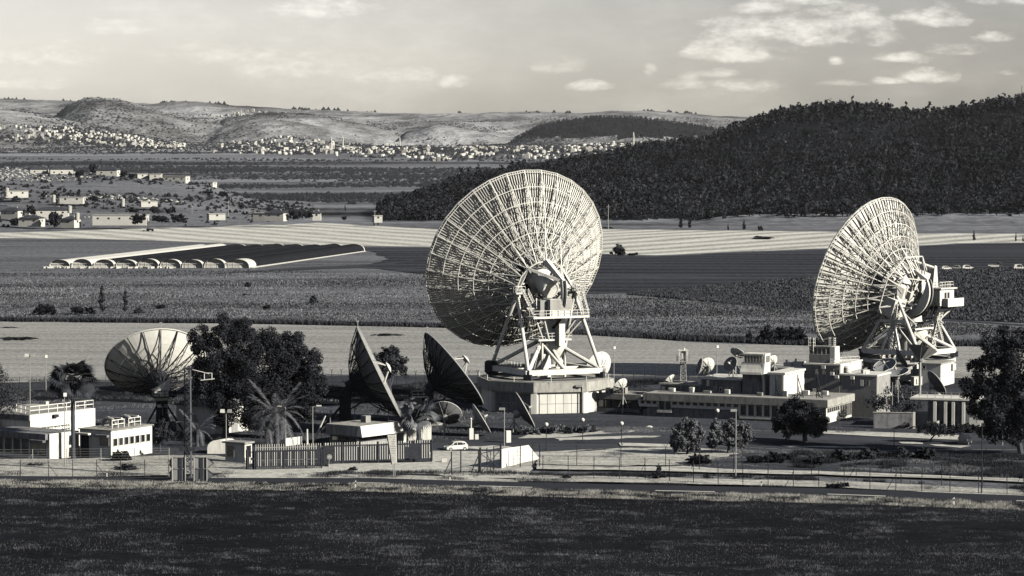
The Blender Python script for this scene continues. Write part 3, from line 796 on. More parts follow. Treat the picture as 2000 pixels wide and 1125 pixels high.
# octagonal antenna house
def prism_ring(mb, c, R0, n, off, z0, z1, R1=None):
    R1 = R0 if R1 is None else R1
    p0 = [Vector((c[0] + R0 * math.sin(off + 2 * math.pi * i / n), c[1] - R0 * math.cos(off + 2 * math.pi * i / n), z0)) for i in range(n)]
    p1 = [Vector((c[0] + R1 * math.sin(off + 2 * math.pi * i / n), c[1] - R1 * math.cos(off + 2 * math.pi * i / n), z1)) for i in range(n)]
    mb.add(p0 + p1, [(i, (i + 1) % n, n + (i + 1) % n, n + i) for i in range(n)] + [tuple(range(n - 1, -1, -1)), tuple(range(n, 2 * n))])

OC = (6.2, 521.2); OR = 12.5; OFF = R_(-10.5)
def octagon_house():
    root = thing('antenna_house', (OC[0], OC[1], 0), 'low octagonal concrete antenna house with panelled doors under the largest dish', 'building')
    mb = MB(); prism_ring(mb, OC, OR - .35, 8, OFF, -.3, 4.0); mb.build('wall', m_plaster, root)
    mb = MB(); prism_ring(mb, OC, OR + .35, 8, OFF, 4.0, 5.75, OR + .2); mb.build('fascia', m_conc, root)
    mb = MB(); prism_ring(mb, OC, OR - .5, 8, OFF, 5.6, 5.85); mb.build('roof', m_roofm, root)
    for k in range(8):
        a = OFF + 2 * math.pi * k / 8
        v0 = Vector((OC[0] + (OR - .35) * math.sin(a), OC[1] - (OR - .35) * math.cos(a), 0))
        mb = MB(); d = Vector((math.sin(a), -math.cos(a), 0)); mb.box(v0 + d * -.15 + Vector((0, 0, 2.0)), (1.1, 1.1, 4.4), a); mb.build('corner_pier', m_plaster, root)
    ap = (OR - .35) * math.cos(math.pi / 8); side = 2 * (OR - .35) * math.sin(math.pi / 8)
    me = None
    for k in (-1, 0, 1):
        a = OFF + 2 * math.pi * (k + .5) / 8; nrm = Vector((math.sin(a), -math.cos(a), 0)); t = Vector((math.cos(a), math.sin(a), 0))
        c = Vector((OC[0], OC[1], 0)) + nrm * (ap + .06)
        ncol = 5; w = (side - 1.9) / ncol
        for i in range(ncol):
            for j in range(2):
                mb = MB(); ce = c + t * ((i - (ncol - 1) / 2) * w) + Vector((0, 0, .95 + j * 1.85))
                mb.box(ce, (w - .07, .12, 1.78), a); mb.build('wall_panel', m_white if k != -1 else m_concd, root)  # left face panels take a darker colour for the shade on that side
    mb = MB()
    v = Vector((OC[0], OC[1], 0)) + Vector((math.sin(OFF + .72), -math.cos(OFF + .72), 0)) * (OR + .1)
    mb.bar(v + Vector((0, 0, .2)), v + Vector((0, 0, 5.2)), .16); mb.box(v + Vector((-.6, -.3, 5.1)), (1.2, .5, .35)); mb.build('downpipe', m_galv, root)
    for q in np.linspace(-2.2, 1.2, 7):
        mb = MB(); p = Vector((OC[0] + (OR - .3) * math.sin(q), OC[1] - (OR - .3) * math.cos(q), 5.8)); mb.bar(p, p + Vector((0, 0, .9)), .1); mb.bar(p + Vector((0, 0, .9)), p + Vector((-.8, .9, .9)), .1); mb.build('vent_pipe', m_white, root)
octagon_house()
big1, W1, fr1 = big_antenna((6.2, 522.5), 5.85, (-.45, .89), R_(22.5), P(1005, 505, 531.5), 35.9, 21.6, 5.9, 7.4,
    'largest white dish antenna, back of its ribbed reflector towards us, on an octagonal house')
def extras1():
    root = big1
    # front platform with ribbed cabin
    zp = 16.9; mb = MB(); p4 = [W1(-5.9, -6.6, zp), W1(5.6, -6.6, zp), W1(5.6, -3.4, zp), W1(-5.9, -3.4, zp)]
    mb.hexa(p4 + [p + Vector((0, 0, .38)) for p in p4]); mb.build('front_platform', m_white, root)
    mb = MB(); railing(mb, [p + Vector((0, 0, .35)) for p in (p4[3], p4[0], p4[1], p4[2])]); mb.build('railing', m_frame, root)
    def F(a, b, z): return W1(a, b, z)
    cab = MB(); cab.fbox(F, -2.5, 2.0, -6.5, -4.0, zp + .38, zp + 3.5); cab = cab.build('cabin', m_white, root)
    mb = MB()
    for i in range(22):
        a = -2.45 + i * .207; mb.fbox(F, a, a + .1, -6.62, -6.5, zp + 1.6, zp + 3.45)
    mb.build('cladding_rib', m_white, cab)
    mb = MB(); mb.fbox(F, -4.0, -2.7, -5.6, -4.2, zp + .38, zp + 3.3); mb.build('cabinet', m_grey, root)
    mb = MB(); mb.fbox(F, .4, 1.6, -4.6, -3.2, zp - 5.2, zp); mb.build('yoke_column', m_white, root)
    for s in (-1, 1):
        mb = MB(); mb.bar(W1(s * 3.4, -5.8, zp), W1(s * 1.2, -3.6, 12.8), .4, 8); mb.bar(W1(s * 5.0, -5.6, zp), W1(s * 2.2, -3.2, 12.8), .35, 8); mb.build('platform_brace', m_frame, root)
    # bearing basket with stair down to the platform
    zb = 21.2; mb = MB(); b4 = [W1(-7.0, -1.9, zb), W1(-5.2, -1.9, zb), W1(-5.2, -.7, zb), W1(-7.0, -.7, zb)]
    mb.hexa(b4 + [p + Vector((0, 0, .3)) for p in b4]); railing(mb, [p + Vector((0, 0, .2)) for p in b4] + [b4[0] + Vector((0, 0, .2))], 1.2, .1, .9); mb.build('bearing_basket', m_white, root)
    mb = MB(); cage_stairs(mb, W1(-5.0, -1.6, zb), W1(-4.6, -5.0, zp + .4), W1(1, 0, 0) - W1(0, 0, 0), 1.1); mb.build('stair', m_frame, root)
    mb = MB(); b4 = [W1(5.3, -1.9, zb), W1(7.0, -1.9, zb), W1(7.0, -.5, zb), W1(5.3, -.5, zb)]
    mb.hexa(b4 + [p + Vector((0, 0, .3)) for p in b4]); railing(mb, [p + Vector((0, 0, .2)) for p in b4] + [b4[0] + Vector((0, 0, .2))], 1.2, .1, .9); mb.build('bearing_basket', m_white, root)
    mb = MB(); cage_stairs(mb, W1(6.2, -1.8, zb), W1(5.4, -5.6, zp + .4), (W1(1, 0, 0) - W1(0, 0, 0)), 1.1); mb.build('stair', m_frame, root)
    mb = MB(); railing(mb, [W1(-7.2, 6.5, 7.8), W1(-7.2, 1.0, 7.8), W1(-7.2, -4, 7.8)], 1.2, .1); mb.build('railing', m_frame, root)
extras1()

def second_house():
    root = thing('ring_house', (81.5, 583, 0), 'open concrete ring on columns carrying the second largest dish on the right', 'building')
    c = Vector((81.5, 583, 0))
    mb = MB(); mb.lathe([(8.2, 4.1), (9.6, 4.1), (9.6, 4.8), (8.2, 4.8), (8.2, 4.1)], c, 32, caps=False); mb.build('ring_beam', m_plaster, root)
    for i in range(12):
        q = i * math.pi / 6; mb = MB(); mb.box(c + Vector((8.9 * math.cos(q), 8.9 * math.sin(q), 2.0)), (.8, .8, 4.2), q); mb.build('column', m_conc, root)
    mb = MB(); mb.lathe([(2.4, -.3), (2.4, 4.9), (1.9, 5.1)], c, 20); mb.build('central_pier', m_plaster, root, smooth=True)
    mb = MB(); mb.box(c + Vector((1.5, -6.0, 1.4)), (3.2, 2.4, 2.8), -.45); mb.build('pump_house', m_plaster, root)
second_house()
big2, W2, fr2 = big_antenna((81.5, 583), 4.9, (-.752, .66), R_(18.0), P(1687, 536, 589.5), 33.6, 18.4, 4.8, 6.7,
    'second big white dish antenna on the right, its lattice back lit from the side', True)
def extras2():
    root = big2
    def F(a, b, z): return W2(a, b, z)
    # control cabin with balcony on the right tower
    cab = MB(); cab.fbox(F, 3.6, 8.8, -5.2, .2, 15.4, 18.8); cab = cab.build('cabin', m_white, root)
    mb = MB(); mb.fbox(F, 3.2, 9.3, -5.7, .5, 18.8, 19.05); mb.build('roof', m_white, cab)
    for a in (5.2, 6.3):
        mb = MB(); mb.fbox(F, a, a + .75, -5.25, -5.2, 16.9, 18.1); mb.build('window', m_glass, cab)
    mb = MB(); mb.fbox(F, 8.8, 8.85, -4.4, -3.4, 16.9, 18.1); mb.build('window', m_glass, cab)
    mb = MB()
    for i in range(9): mb.fbox(F, 3.53, 3.6, -5.1 + i * .6, -4.95 + i * .6, 15.5, 18.7)
    mb.build('cladding_rib', m_white, cab)
    mb = MB(); mb.fbox(F, 4.4, 10.4, -6.6, -5.25, 15.2, 15.4); mb.fbox(F, 4.4, 10.4, -6.6, -6.45, 15.4, 16.9); mb.fbox(F, 10.25, 10.4, -6.44, -5.25, 15.4, 16.9); mb.fbox(F, 4.4, 4.55, -6.44, -5.25, 15.4, 16.9); mb.build('balcony', m_white, root)
    mb = MB(); railing(mb, [W2(3.6, -5.0, 19.05), W2(8.8, -5.0, 19.05), W2(8.8, 0, 19.05), W2(3.6, 0, 19.05), W2(3.6, -5.0, 19.05)], 1.2, .1, 1.0); mb.build('railing', m_frame, root)
    # lattice stair tower and extra lattice in the right-hand tower
    mb = MB()
    def lat(p, q, w, n):
        p, q = Vector(p), Vector(q); E_ = (W2(1, 0, 0) - W2(0, 0, 0)) * w; A_ = (W2(0, 1, 0) - W2(0, 0, 0)) * w
        cs = [E_ + A_, E_ - A_, E_ * -1 - A_, A_ - E_]; rs = [[p.lerp(q, i / n) + k for k in cs] for i in range(n + 1)]
        for i in range(n):
            for k in range(4):
                j = (k + 1) % 4; mb.bar(rs[i][k], rs[i + 1][k], .16, 4, caps=False); mb.bar(rs[i][k], rs[i + 1][j], .10, 4, caps=False); mb.bar(rs[i + 1][k], rs[i + 1][j], .10, 4, caps=False)
    lat(W2(2.6, -3.4, 6.6), W2(6.4, -3.2, 14.6), .65, 12); lat(W2(5.2, 1.6, 6.6), W2(5.6, 1.0, 14.6), .6, 12); lat(W2(-6.0, 0, 6.6), W2(-5.4, -.6, 16), .55, 12)
    mb.build('lattice_tower', m_frame, root)
    mb = MB()
    for z0_, z1_ in ((6.4, 11.8), (11.8, 15.2)):
        k0, k1 = 1 - (z0_ - 6) / 26, 1 - (z1_ - 6) / 26
        for s_ in (1, -1):
            mb.bar(W2(s_ * 6.5 * k0, -6.5 * k0, z0_), W2(s_ * 6.2 * k1, 0, z1_), .36, 6); mb.bar(W2(s_ * 6.5 * k0, 6.5 * k0, z0_), W2(s_ * 6.2 * k1, 0, z1_), .36, 6)
            mb.bar(W2(s_ * 6.3 * k1, -5.0 * k1, z1_), W2(s_ * 6.3 * k1, 5.0 * k1, z1_), .4, 6)
    mb.build('tower_brace', m_frame, root)
    mb = MB(); mb.fbox(F, 3.2, 9.6, -5.0, 1.0, 14.7, 15.2); mb.build('cabin_floor', m_dark, root)
    mb = MB()
    for a, b in ((3.6, -4.6), (9.2, -4.6), (3.6, .6), (9.2, .6)): mb.bar(W2(a, b, 14.8), W2(5.6 if a < 5 else 6.2, b * .6, 11.9), .4, 6)
    mb.build('cabin_strut', m_frame, root)
    mb = MB(); mb.fbox(F, 1.2, 4.0, -2.2, 1.6, 18.0, 22.0); mb.fbox(F, 2.6, 4.6, -2.2, 1.2, 18.0, 20.0); mb.build('bearing_house', m_white, root)
    mb = MB(); mb.prism([W2(5.4, -2.2, 18.6), W2(7.6, -2.2, 18.6), W2(7.0, -2.2, 23.4), W2(6.2, -2.2, 23.6)], W2(0, .9, 0) - W2(0, 0, 0)); mb.bar(W2(6.4, -2.0, 23.0), W2(3.0, 1.5, 24.6), .7, 6); mb.build('counterweight_arm', m_white, root)
    mb = MB(); cage_stairs(mb, W2(5.8, -5.0, 7.2), W2(4.6, -3.4, 15.0), W2(1, 0, 0) - W2(0, 0, 0), 1.1); mb.build('stair', m_frame, root)
    mb = MB(); cage_stairs(mb, W2(1.6, -4.6, 12.2), W2(3.9, -4.6, 15.4), W2(0, 1, 0) - W2(0, 0, 0), 1.1); mb.build('stair', m_dark, root)
    mb = MB(); p4 = [W2(-2.5, -5.2, 12.0), W2(2.4, -5.2, 12.0), W2(2.4, -2.6, 12.0), W2(-2.5, -2.6, 12.0)]; mb.hexa(p4 + [p + Vector((0, 0, .25)) for p in p4])
    railing(mb, [p + Vector((0, 0, .25)) for p in (p4[0], p4[1])], 1.1, .09); mb.build('gallery', m_dark, root)
    mb = MB()
    d = fr2
    for k in (0, 1): mb.bar(d.world((k * .7 - .3, d.R, d.h)), d.world((k * .7 - .3, d.R + 1.4, d.h + .3)), .08)
    mb.build('lightning_rod', m_galv, root)
extras2()

# ================================================================== three mid-size antennas
def mid_antenna(label, rim_px, Y, D, axis, ground_at, nsec, col, second_m=None, inner=m_panel, fd=.32, sub_at=None, gable=False, rim_lip=0):
    rc = P(rim_px[0], rim_px[1], Y); gx, gy = ground_at
    root = thing('satellite_antenna', (gx, gy, 0), label, 'satellite antenna', 'medium dish antennas on braced columns')
    fr = DishFrame(axis, rc, D, fd); R = fr.R
    radii = [R * x for x in (.16, .45, .74, 1.0)]
    dep = lambda r: .45 + 1.5 * (1 - r / R) if r > R * .3 else 1.9
    top, bot = dish_reflector(root, fr, nsec, radii, stringers=0, depth=lambda r: .35 + 2.1 * (1 - r / R) ** .8, m_p=inner, m_f=second_m or m_galv, chord=.12, solid=.06, fin=.12, gap=.012, sub=3, back_bracing=False, hoops=False)
    mb = MB()
    n = 48
    a_ = [fr.loc(R, 2 * math.pi * i / n, .02) for i in range(n)]; b_ = [fr.loc(R + .12, 2 * math.pi * i / n, .02) for i in range(n)]
    c_ = [fr.loc(R + .12, 2 * math.pi * i / n, -.22) for i in range(n)]; d_ = [fr.loc(R, 2 * math.pi * i / n, -.22) for i in range(n)]
    mb.add(a_ + b_ + c_ + d_, [(k * n + i, k * n + (i + 1) % n, ((k + 1) % 4) * n + (i + 1) % n, ((k + 1) % 4) * n + i) for k in range(4) for i in range(n)])
    local_part(root, fr, mb, 'rim', inner)
    mb = MB(); mb.lathe([(R * .17, .35), (R * .2, -.1), (R * .2, -1.6), (R * .12, -2.4), (R * .12, -3.2)], n=20); local_part(root, fr, mb, 'hub', col, True)
    # feed legs and small mirror in front
    fz = fr.h * 1.15 + 1.9 if sub_at is None else sub_at
    mb = MB()
    for k in range(4):
        q = math.pi / 4 + k * math.pi / 2; mb.bar(fr.loc(R * .62, q), (.35 * math.cos(q), .35 * math.sin(q), fz), .16, 4)
    local_part(root, fr, mb, 'feed_leg', m_white)
    mb = MB(); mb.lathe([(.05, fz - .55), (.7, fz - .38), (.95, fz - .05), (.9, fz + .05), (.3, fz + .3)], n=18); local_part(root, fr, mb, 'subreflector', m_white, True)
    # column and braces
    hubp = fr.world((0, 0, -2.6)); g = Vector((gx, gy, 0))
    mb = MB(); zt = hubp.z - .8
    mb.lathe([(1.35, 0), (1.2, .5), (.95, zt * .6), (1.05, zt)], g, 12); mb.build('column', col, root, smooth=True)
    mb = MB(); mb.bar(g + Vector((0, 0, zt - .3)), hubp, 1.5, 8, 1.2)
    A = Vector((axis[0], axis[1], 0)).normalized(); E = Vector((A.y, -A.x, 0))
    mb.bar(hubp - E * 1.3, hubp + E * 1.3, .8, 8); mb.build('elevation_head', col, root)
    mb = MB()
    for e, a in ((-1.4, -4.6), (1.4, -4.6), (-3.8, -1.2), (3.8, -1.2)): mb.bar(g + E * e + A * a, g + Vector((0, 0, zt * .75)) + E * e * .15, .34, 6)
    mb.bar(g + A * -4.4 + Vector((0, 0, 1.2)), fr.world((0, -R * .40 * (1 if fr.e2.z > 0 else -1), -1.6)), .3, 6)
    mb.build('strut', col, root)
    mb = MB(); mb.lathe([(2.6, -.2), (2.6, .35), (2.4, .4)], g, 14); mb.build('footing', m_conc, root)
    mb = MB(); p = fr.world((0, R * (1 if fr.e2.z > 0 else -1), fr.h)); mb.bar(p, p + Vector((0, 0, .9)), .1); mb.box(p + Vector((0, 0, 1.0)), (.4, .2, .25)); mb.build('warning_lamp', m_galv, root)
    zq = zt - .6
    mb = MB(); pl = [g + E * s1 * 1.9 + A * (s2 * 1.5 - 1.6) + Vector((0, 0, zq)) for s1, s2 in ((-1, -1), (1, -1), (1, 1), (-1, 1))]
    mb.hexa(pl + [q + Vector((0, 0, .15)) for q in pl]); railing(mb, pl + [pl[0]], 1.1, .08, 1.0); mb.build('service_platform', col, root)
    if gable:
        q = fr.world((0, 0, -3.2)); mb = MB()
        F = lambda a, b, z: q + E * a + A * b + Vector((0, 0, z))
        mb.fbox(F, -1.2, 1.2, -1.6, .6, -1.5, .2); mb.prism([F(-1.4, -1.8, .2), F(1.4, -1.8, .2), F(1.4, -1.8, 1.9)], A * 2.6); mb.build('motor_house', m_white, root)
    return root, fr
mid_antenna('left dish antenna seen from behind, half hidden by the big dark tree', (303, 706), 478, 16.6, (-.20, .675, .71), (-58.6, 474.5), 18, m_dark, m_dark, gable=True)
mid_antenna('dark-backed dish antenna seen edge-on with bright rim, left of shaggy palm', (741, 726), 476, 16.6, (.90, .05, .435), (-28.0, 475.5), 24, m_dark, m_dark, inner=m_dull, fd=.36, sub_at=4.6)
mid_antenna('tilted dark dish antenna with fine ribs between shaggy palm and octagonal house', (887, 720), 492, 15.6, (.770, .19, .607), (-14.6, 490), 30, m_dark, m_dark, inner=m_meshd, fd=.36, sub_at=5.4)
# ------------------------------------------------------------------ station buildings
def proj(p):
    d = Vector(p) - Vector((0, 0, CAMH)); f = d.y * _cp - d.z * _sp; u = d.y * _sp + d.z * _cp
    return 1000 + FPX * d.x / f, 562.5 - FPX * u / f
class Frame:
    """building axes: a along the front (rightwards, coming nearer), b into the depth"""
    def __init__(s, o, deg):
        s.o = Vector((o[0], o[1], 0)); t = R_(deg); s.t = t
        s.u = Vector((math.cos(t), -math.sin(t), 0)); s.v = Vector((math.sin(t), math.cos(t), 0))
    def __call__(s, a, b, z): return s.o + s.u * a + s.v * b + Vector((0, 0, z))
    def a_at(s, px, b, z=3.0):
        lo, hi = -120, 120
        for _ in range(50):
            m = (lo + hi) / 2
            if proj(s(m, b, z))[0] < px: lo = m
            else: hi = m
        return lo
    def b_at(s, px, a, z=3.0):
        lo, hi = -60, 120
        for _ in range(50):
            m = (lo + hi) / 2
            if proj(s(a, m, z))[0] < px: lo = m
            else: hi = m
        return lo
    def z_at(s, py, a, b): return Zat(py, s(a, b, 0).y)
def windows_front(root, F, a0, a1, n, z0, z1, b=0.0, frac=.8, m=None, frame=True):
    """n recessed panes along the front with slim frames; each window a part, its pane a sub-part"""
    w = (a1 - a0) / n
    for i in range(n):
        c = a0 + (i + .5) * w; h = w * frac / 2
        fb = MB(); t = .07
        fb.fbox(F, c - h, c + h, b - .09, b - .004, z0, z0 + t); fb.fbox(F, c - h, c + h, b - .09, b - .004, z1 - t, z1)
        fb.fbox(F, c - h, c - h + t, b - .09, b - .004, z0 + t, z1 - t); fb.fbox(F, c + h - t, c + h, b - .09, b - .004, z0 + t, z1 - t)
        fo = fb.build('window', m or m_white, root)
        g = MB(); g.fbox(F, c - h + t, c + h - t, b - .035, b - .006, z0 + t, z1 - t); g.build('pane', m_glass, fo)
def windows_end(root, F, a, b0, b1, n, z0, z1, frac=.8, m=None):
    w = (b1 - b0) / n
    for i in range(n):
        c = b0 + (i + .5) * w; h = w * frac / 2; t = .07; fb = MB()
        fb.fbox(F, a + .004, a + .09, c - h, c + h, z0, z0 + t); fb.fbox(F, a + .004, a + .09, c - h, c + h, z1 - t, z1)
        fb.fbox(F, a + .004, a + .09, c - h, c - h + t, z0 + t, z1 - t); fb.fbox(F, a + .004, a + .09, c + h - t, c + h, z0 + t, z1 - t)
        fo = fb.build('window', m or m_white, root)
        g = MB(); g.fbox(F, a + .006, a + .035, c - h + t, c + h - t, z0 + t, z1 - t); g.build('pane', m_glass, fo)
def simple_block(root, F, a0, a1, b0, b1, z0, z1, wall=None, roof=None, over=.25, th=.28, name='wall'):
    mb = MB(); mb.fbox(F, a0, a1, b0, b1, z0, z1 - th); w = mb.build(name, wall or m_plaster, root)
    mb = MB(); mb.fbox(F, a0 - over, a1 + over, b0 - over, b1 + over, z1 - th, z1); mb.build('roof', roof or m_conc, root)
    return w

FL = Frame(G(1613, 829), 25)
def long_building():
    root = thing('long_building', FL(-17, 7, 0), 'long low station building with a row of dark windows under a thick concrete fascia', 'building')
    L = 33.5; D = 14.0
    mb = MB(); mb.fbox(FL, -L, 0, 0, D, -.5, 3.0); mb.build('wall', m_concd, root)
    mb = MB(); mb.fbox(FL, -L - .5, .5, -.6, D + .4, 2.98, 4.25); mb.build('fascia', m_conc, root)
    mb = MB(); mb.fbox(FL, -L - .3, .3, -.4, D + .2, 4.2, 4.30); mb.build('roof', m_roofm, root)
    q = lambda px: FL.a_at(px, 0, 2)
    # strip windows, the tall pair, the tall bays
    a0, a1, a2, a3 = q(1247), q(1286), q(1312), q(1445)
    windows_front(root, FL, a0 + .3, a1, 3, 2.3, 2.95, frac=.86)
    windows_front(root, FL, a1, a2, 2, 1.35, 2.95, frac=.86)
    windows_front(root, FL, a2, a3, 10, 2.3, 2.95, frac=.84)
    windows_front(root, FL, a3, q(1600), 10, .95, 2.95, frac=.80, m=m_conc)
    mb = MB(); mb.fbox(FL, a0 + .2, a1, -.3, 0, 1.85, 2.28); mb.fbox(FL, a1 - .1, a2 + .1, -.45, 0, .9, 1.33); mb.fbox(FL, a2, a3, -.3, 0, 1.85, 2.28); mb.fbox(FL, a3, q(1605), -.35, 0, .45, .93)
    mb.build('sill_beam', m_plaster, root)
    for x0_, x1_, n_ in ((a0 + .3, a1, 3), (a2, a3, 10)):
        for i in range(n_ + 1):
            mb = MB(); c = x0_ + (x1_ - x0_) * i / n_; mb.fbox(FL, c - .2, c + .2, -.28, -.1, 2.285, 2.975); mb.build('pier', m_plaster, root)
    n = 10; w = (q(1600) - a3) / n
    for i in range(n + 1):
        mb = MB(); c = a3 + i * w; mb.fbox(FL, c - .2, c + .2, -.34, 0, .935, 2.975); mb.build('pier', m_plaster, root)
    for i in range(12):
        mb = MB(); c = a0 + 1 + i * 1.55; mb.fbox(FL, c, c + 1.45, -.07, 0, -.3, 1.3 if not (a1 - 1.6 < c < a2 + .1) else .8); mb.build('wall_panel', m_concd, root)
    # end wall
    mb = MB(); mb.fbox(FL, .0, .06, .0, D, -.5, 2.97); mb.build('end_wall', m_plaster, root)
    windows_end(root, FL, .07, .4, 7.0, 6, 1.9, 2.8, .8)
    windows_end(root, FL, .07, 7.4, 13.8, 6, .5, 2.8, .86)
    mb = MB(); pts = [FL(.10, 6.1, -.2), FL(.10, 7.2, -.2), FL(.10, 7.2, 1.3), FL(.10, 6.9, 1.7), FL(.10, 6.65, 1.8), FL(.10, 6.4, 1.7), FL(.10, 6.1, 1.3)]
    mb.prism(pts, FL.u * .06); mb.build('door', m_grey, root)
    for a, b, w, h in ((-30, 3.2, 1.1, .7), (-26.5, 4.0, .8, .9), (-23, 2.6, 1.4, .5), (-19.5, 3.4, .9, .8), (-13, 2.4, 1.0, .6), (-6, 6.5, 1.3, .9), (-3.2, 9.0, 1.0, .7), (-8.5, 3.0, .7, 1.0)):
        mb = MB(); mb.fbox(FL, a - w / 2, a + w / 2, b - .4, b + .4, 4.30, 4.30 + h); mb.fbox(FL, a - w * .3, a + w * .3, b - .43, b - .4, 4.38, 4.30 + h * .8); mb.build('cooling_unit', m_white if h > .6 else m_grey, root)
    mb = MB(); mb.bar(FL(-32, 1.6, 4.45), FL(-14, 1.6, 4.45), .14, 6); mb.bar(FL(-12, 5.6, 4.45), FL(-1, 5.6, 4.45), .16, 6)
    for a in (-29, -21, -16, -10, -4): mb.bar(FL(a, 5.0, 4.3), FL(a, 5.0, 5.2), .16, 6)
    mb.build('roof_pipe', m_galv, root)
    for k, px in enumerate((1515, 1558, 1595)):          # aerial frames on the roof
        a = FL.a_at(px, 2.5, 5); mb = MB(); b = FL(a, 2.5, 4.3)
        mb.bar(b, b + Vector((0, 0, 3.6 + .4 * k)), .14); mb.bar(b + Vector((0, 0, 3.2 + .4 * k)), b + FL.u * 1.1, .12)
        for j in range(4): mb.bar(b + Vector((0, 0, .6 + j * .7)), b + FL.u * (1.1 - j * .25) + Vector((0, 0, .6 * j * .0 + .05)), .07)
        o = mb.build('roof_aerial', m_dark, None); o.location = b; o.data.transform(Matrix.Translation(-b))
        tag(o, ['braced aerial post on the flat roof, nearest the tower', 'middle braced aerial post on the long flat roof', 'braced aerial post on the flat roof nearest the round tree'][k], 'aerial', 'aerial posts on the long roof')
    return root
long_building()
def upper_blocks():
    F = FL
    # low block and the block with dishes on its roof
    b = 5.0; a0, a1 = F.a_at(1290, b, 5), F.a_at(1368, b, 5); z1 = F.z_at(748, a0, b)
    r = thing('upper_storey', F((a0 + a1) / 2, b + 3, 4.3), 'lowest grey upper storey at the left end of the long roof, arched dish on top', 'building')
    simple_block(r, F, a0, a1, b, b + 6, 4.31, z1, m_concd, m_conc)
    mb = MB(); mb.fbox(F, a0 + .2, a0 + .9, b - .06, b, 4.4, z1 - .6); mb.build('door', m_white, r)
    b = 5.6; a0, a1 = F.a_at(1366, b, 5), F.a_at(1447, b, 5); z1 = F.z_at(737, a0, b)
    r = thing('upper_storey', F((a0 + a1) / 2, b + 4, 4.3), 'dark grey upper storey left of the flared tower, two dishes on its roof', 'building')
    simple_block(r, F, a0, a1, b, b + 9, 4.31, z1, m_concd, m_plaster)
    windows_front(r, F, a0 + 2.5, a1 - 1.2, 4, 4.5, 5.3, b=b, frac=.5)
    mb = MB(); mb.fbox(F, a0 + 1.5, a0 + 1.9, b - .3, b, 5.4, z1 - .4); mb.fbox(F, a0 - .1, a0 + .35, b - .25, b, 4.4, z1 - .1); mb.build('duct', m_white, r)
    # flared tower
    b = 4.0; a0, a1 = F.a_at(1447, b, 6), F.a_at(1489, b, 6); zt = F.z_at(690, a0, b); dp = 3.0
    r = thing('control_tower', F((a0 + a1) / 2, b + 2, 4.3), 'white flared tower with a band of six dark windows at its top', 'tower')
    zf = F.z_at(727, a0, b); zw0, zw1 = F.z_at(708, a0, b), F.z_at(693, a0, b)
    mb = MB(); mb.fbox(F, a0 + .1, a1 - .1, b + .5, b + dp, 4.31, zf); mb.build('wall', m_concd, r)
    mb = MB(); prof = [(0, zf - .35), (-.55, zf - .3), (-.5, zf + .1), (-.15, zf + .7), (.1, zw0 - .4), (.15, zw0)]
    out = [F(a0, b + y, z) for y, z in prof] + [F(a0, b + dp, zw0), F(a0, b + dp, zf - .35)]
    mb.prism(out, F.u * (a1 - a0)); mb.build('flared_skirt', m_plaster, r)
    mb = MB(); mb.fbox(F, a0 + .5, a1, b + .2, b + dp, zw0, zw1); mb.fbox(F, a0 + .35, a1 + .15, b + .05, b + dp + .15, zw1, zt); mb.build('lookout', m_plaster, r)
    windows_front(r, F, a0 + .55, a1 - .05, 6, zw0 + .05, zw1 - .05, b=b + .2, frac=.82)
    mb = MB(); out = [F(a1, b + .3, 4.31), F(a1, b + dp, 4.31), F(a1, b + dp, zt), F(a1, b + .2, zt), F(a1, b + .15, zw0), F(a1, b - .15, zf + .7), F(a1, b - .55, zf - .3), F(a1, b - .3, zf - .9), F(a1, b, zf - 1.6)]
    mb.prism(out, F.u * .4); mb.build('fin_wall', m_plaster, r)
    windows_end(r, F, a1 + .41, b + .5, b + dp - .4, 3, zw0 + .05, zw1 - .1, .6)
    # block right of the tower with its bright side
    b = 3.6; a0, a1 = F.a_at(1503, b, 6), F.a_at(1531, b, 6); z1 = F.z_at(728, a1, b); be = F.b_at(1571, a1, 5)
    r = thing('upper_storey', F((a0 + a1) / 2, b + 3, 4.3), 'plain block with a bright blank side wall right of the flared tower', 'building')
    simple_block(r, F, a0, a1, b, be, 4.31, z1, m_plaster, m_plaster, over=.3, th=.35)
    mb = MB(); mb.fbox(F, a1 - .3, a1 + .07, b - .3, b + .1, 4.31, z1 - .36); mb.build('corner_pier', m_plaster, r)
    # roof huts behind
    for i, (px0, px1, yt, bb) in enumerate(((1530, 1545, 708, 16), (1548, 1566, 706, 17))):
        a0, a1 = F.a_at(px0, bb, 6), F.a_at(px1, bb, 6); z1 = F.z_at(yt, a0, bb); mb = MB(); mb.fbox(F, a0, a1, bb, bb + 2, 3.8, z1); mb.fbox(F, a0 + .2, a0 + .5, bb + .5, bb + .8, z1, z1 + .5)
        o = mb.build('roof_hut', m_plaster); o.location = F(a0, bb, 3.8); o.data.transform(Matrix.Translation(-o.location))
        tag(o, ['small white hut behind the plain block, left one', 'small white hut behind the plain block, right one'][i], 'hut')
    mb = MB(); b = 15; a0, a1 = F.a_at(1500, b, 6), F.a_at(1573, b, 6); z1 = F.z_at(716, a0, b)
    r = thing('rear_building', F((a0 + a1) / 2, b + 2, 0), 'low white roofed building behind the tower, beside the grey house', 'building')
    simple_block(r, F, a0, a1, b, b + 5, 0, z1, m_concd, m_plaster)
    # grey two-step house with window openings
    b = 14.5; a0, a1, a2 = F.a_at(1571, b, 5), F.a_at(1640, b, 5), F.a_at(1712, b, 4)
    z1 = F.z_at(709, a0, b); z2 = F.z_at(730, a1, b); be = F.b_at(1682, a1, 6)
    r = thing('grey_house', F(a1, b + 4, 0), 'stepped grey station house with a bright upper side wall, behind the round tree', 'building')
    simple_block(r, F, a0, a1, b, be, -.3, z1, m_grey, m_plaster, over=.2)
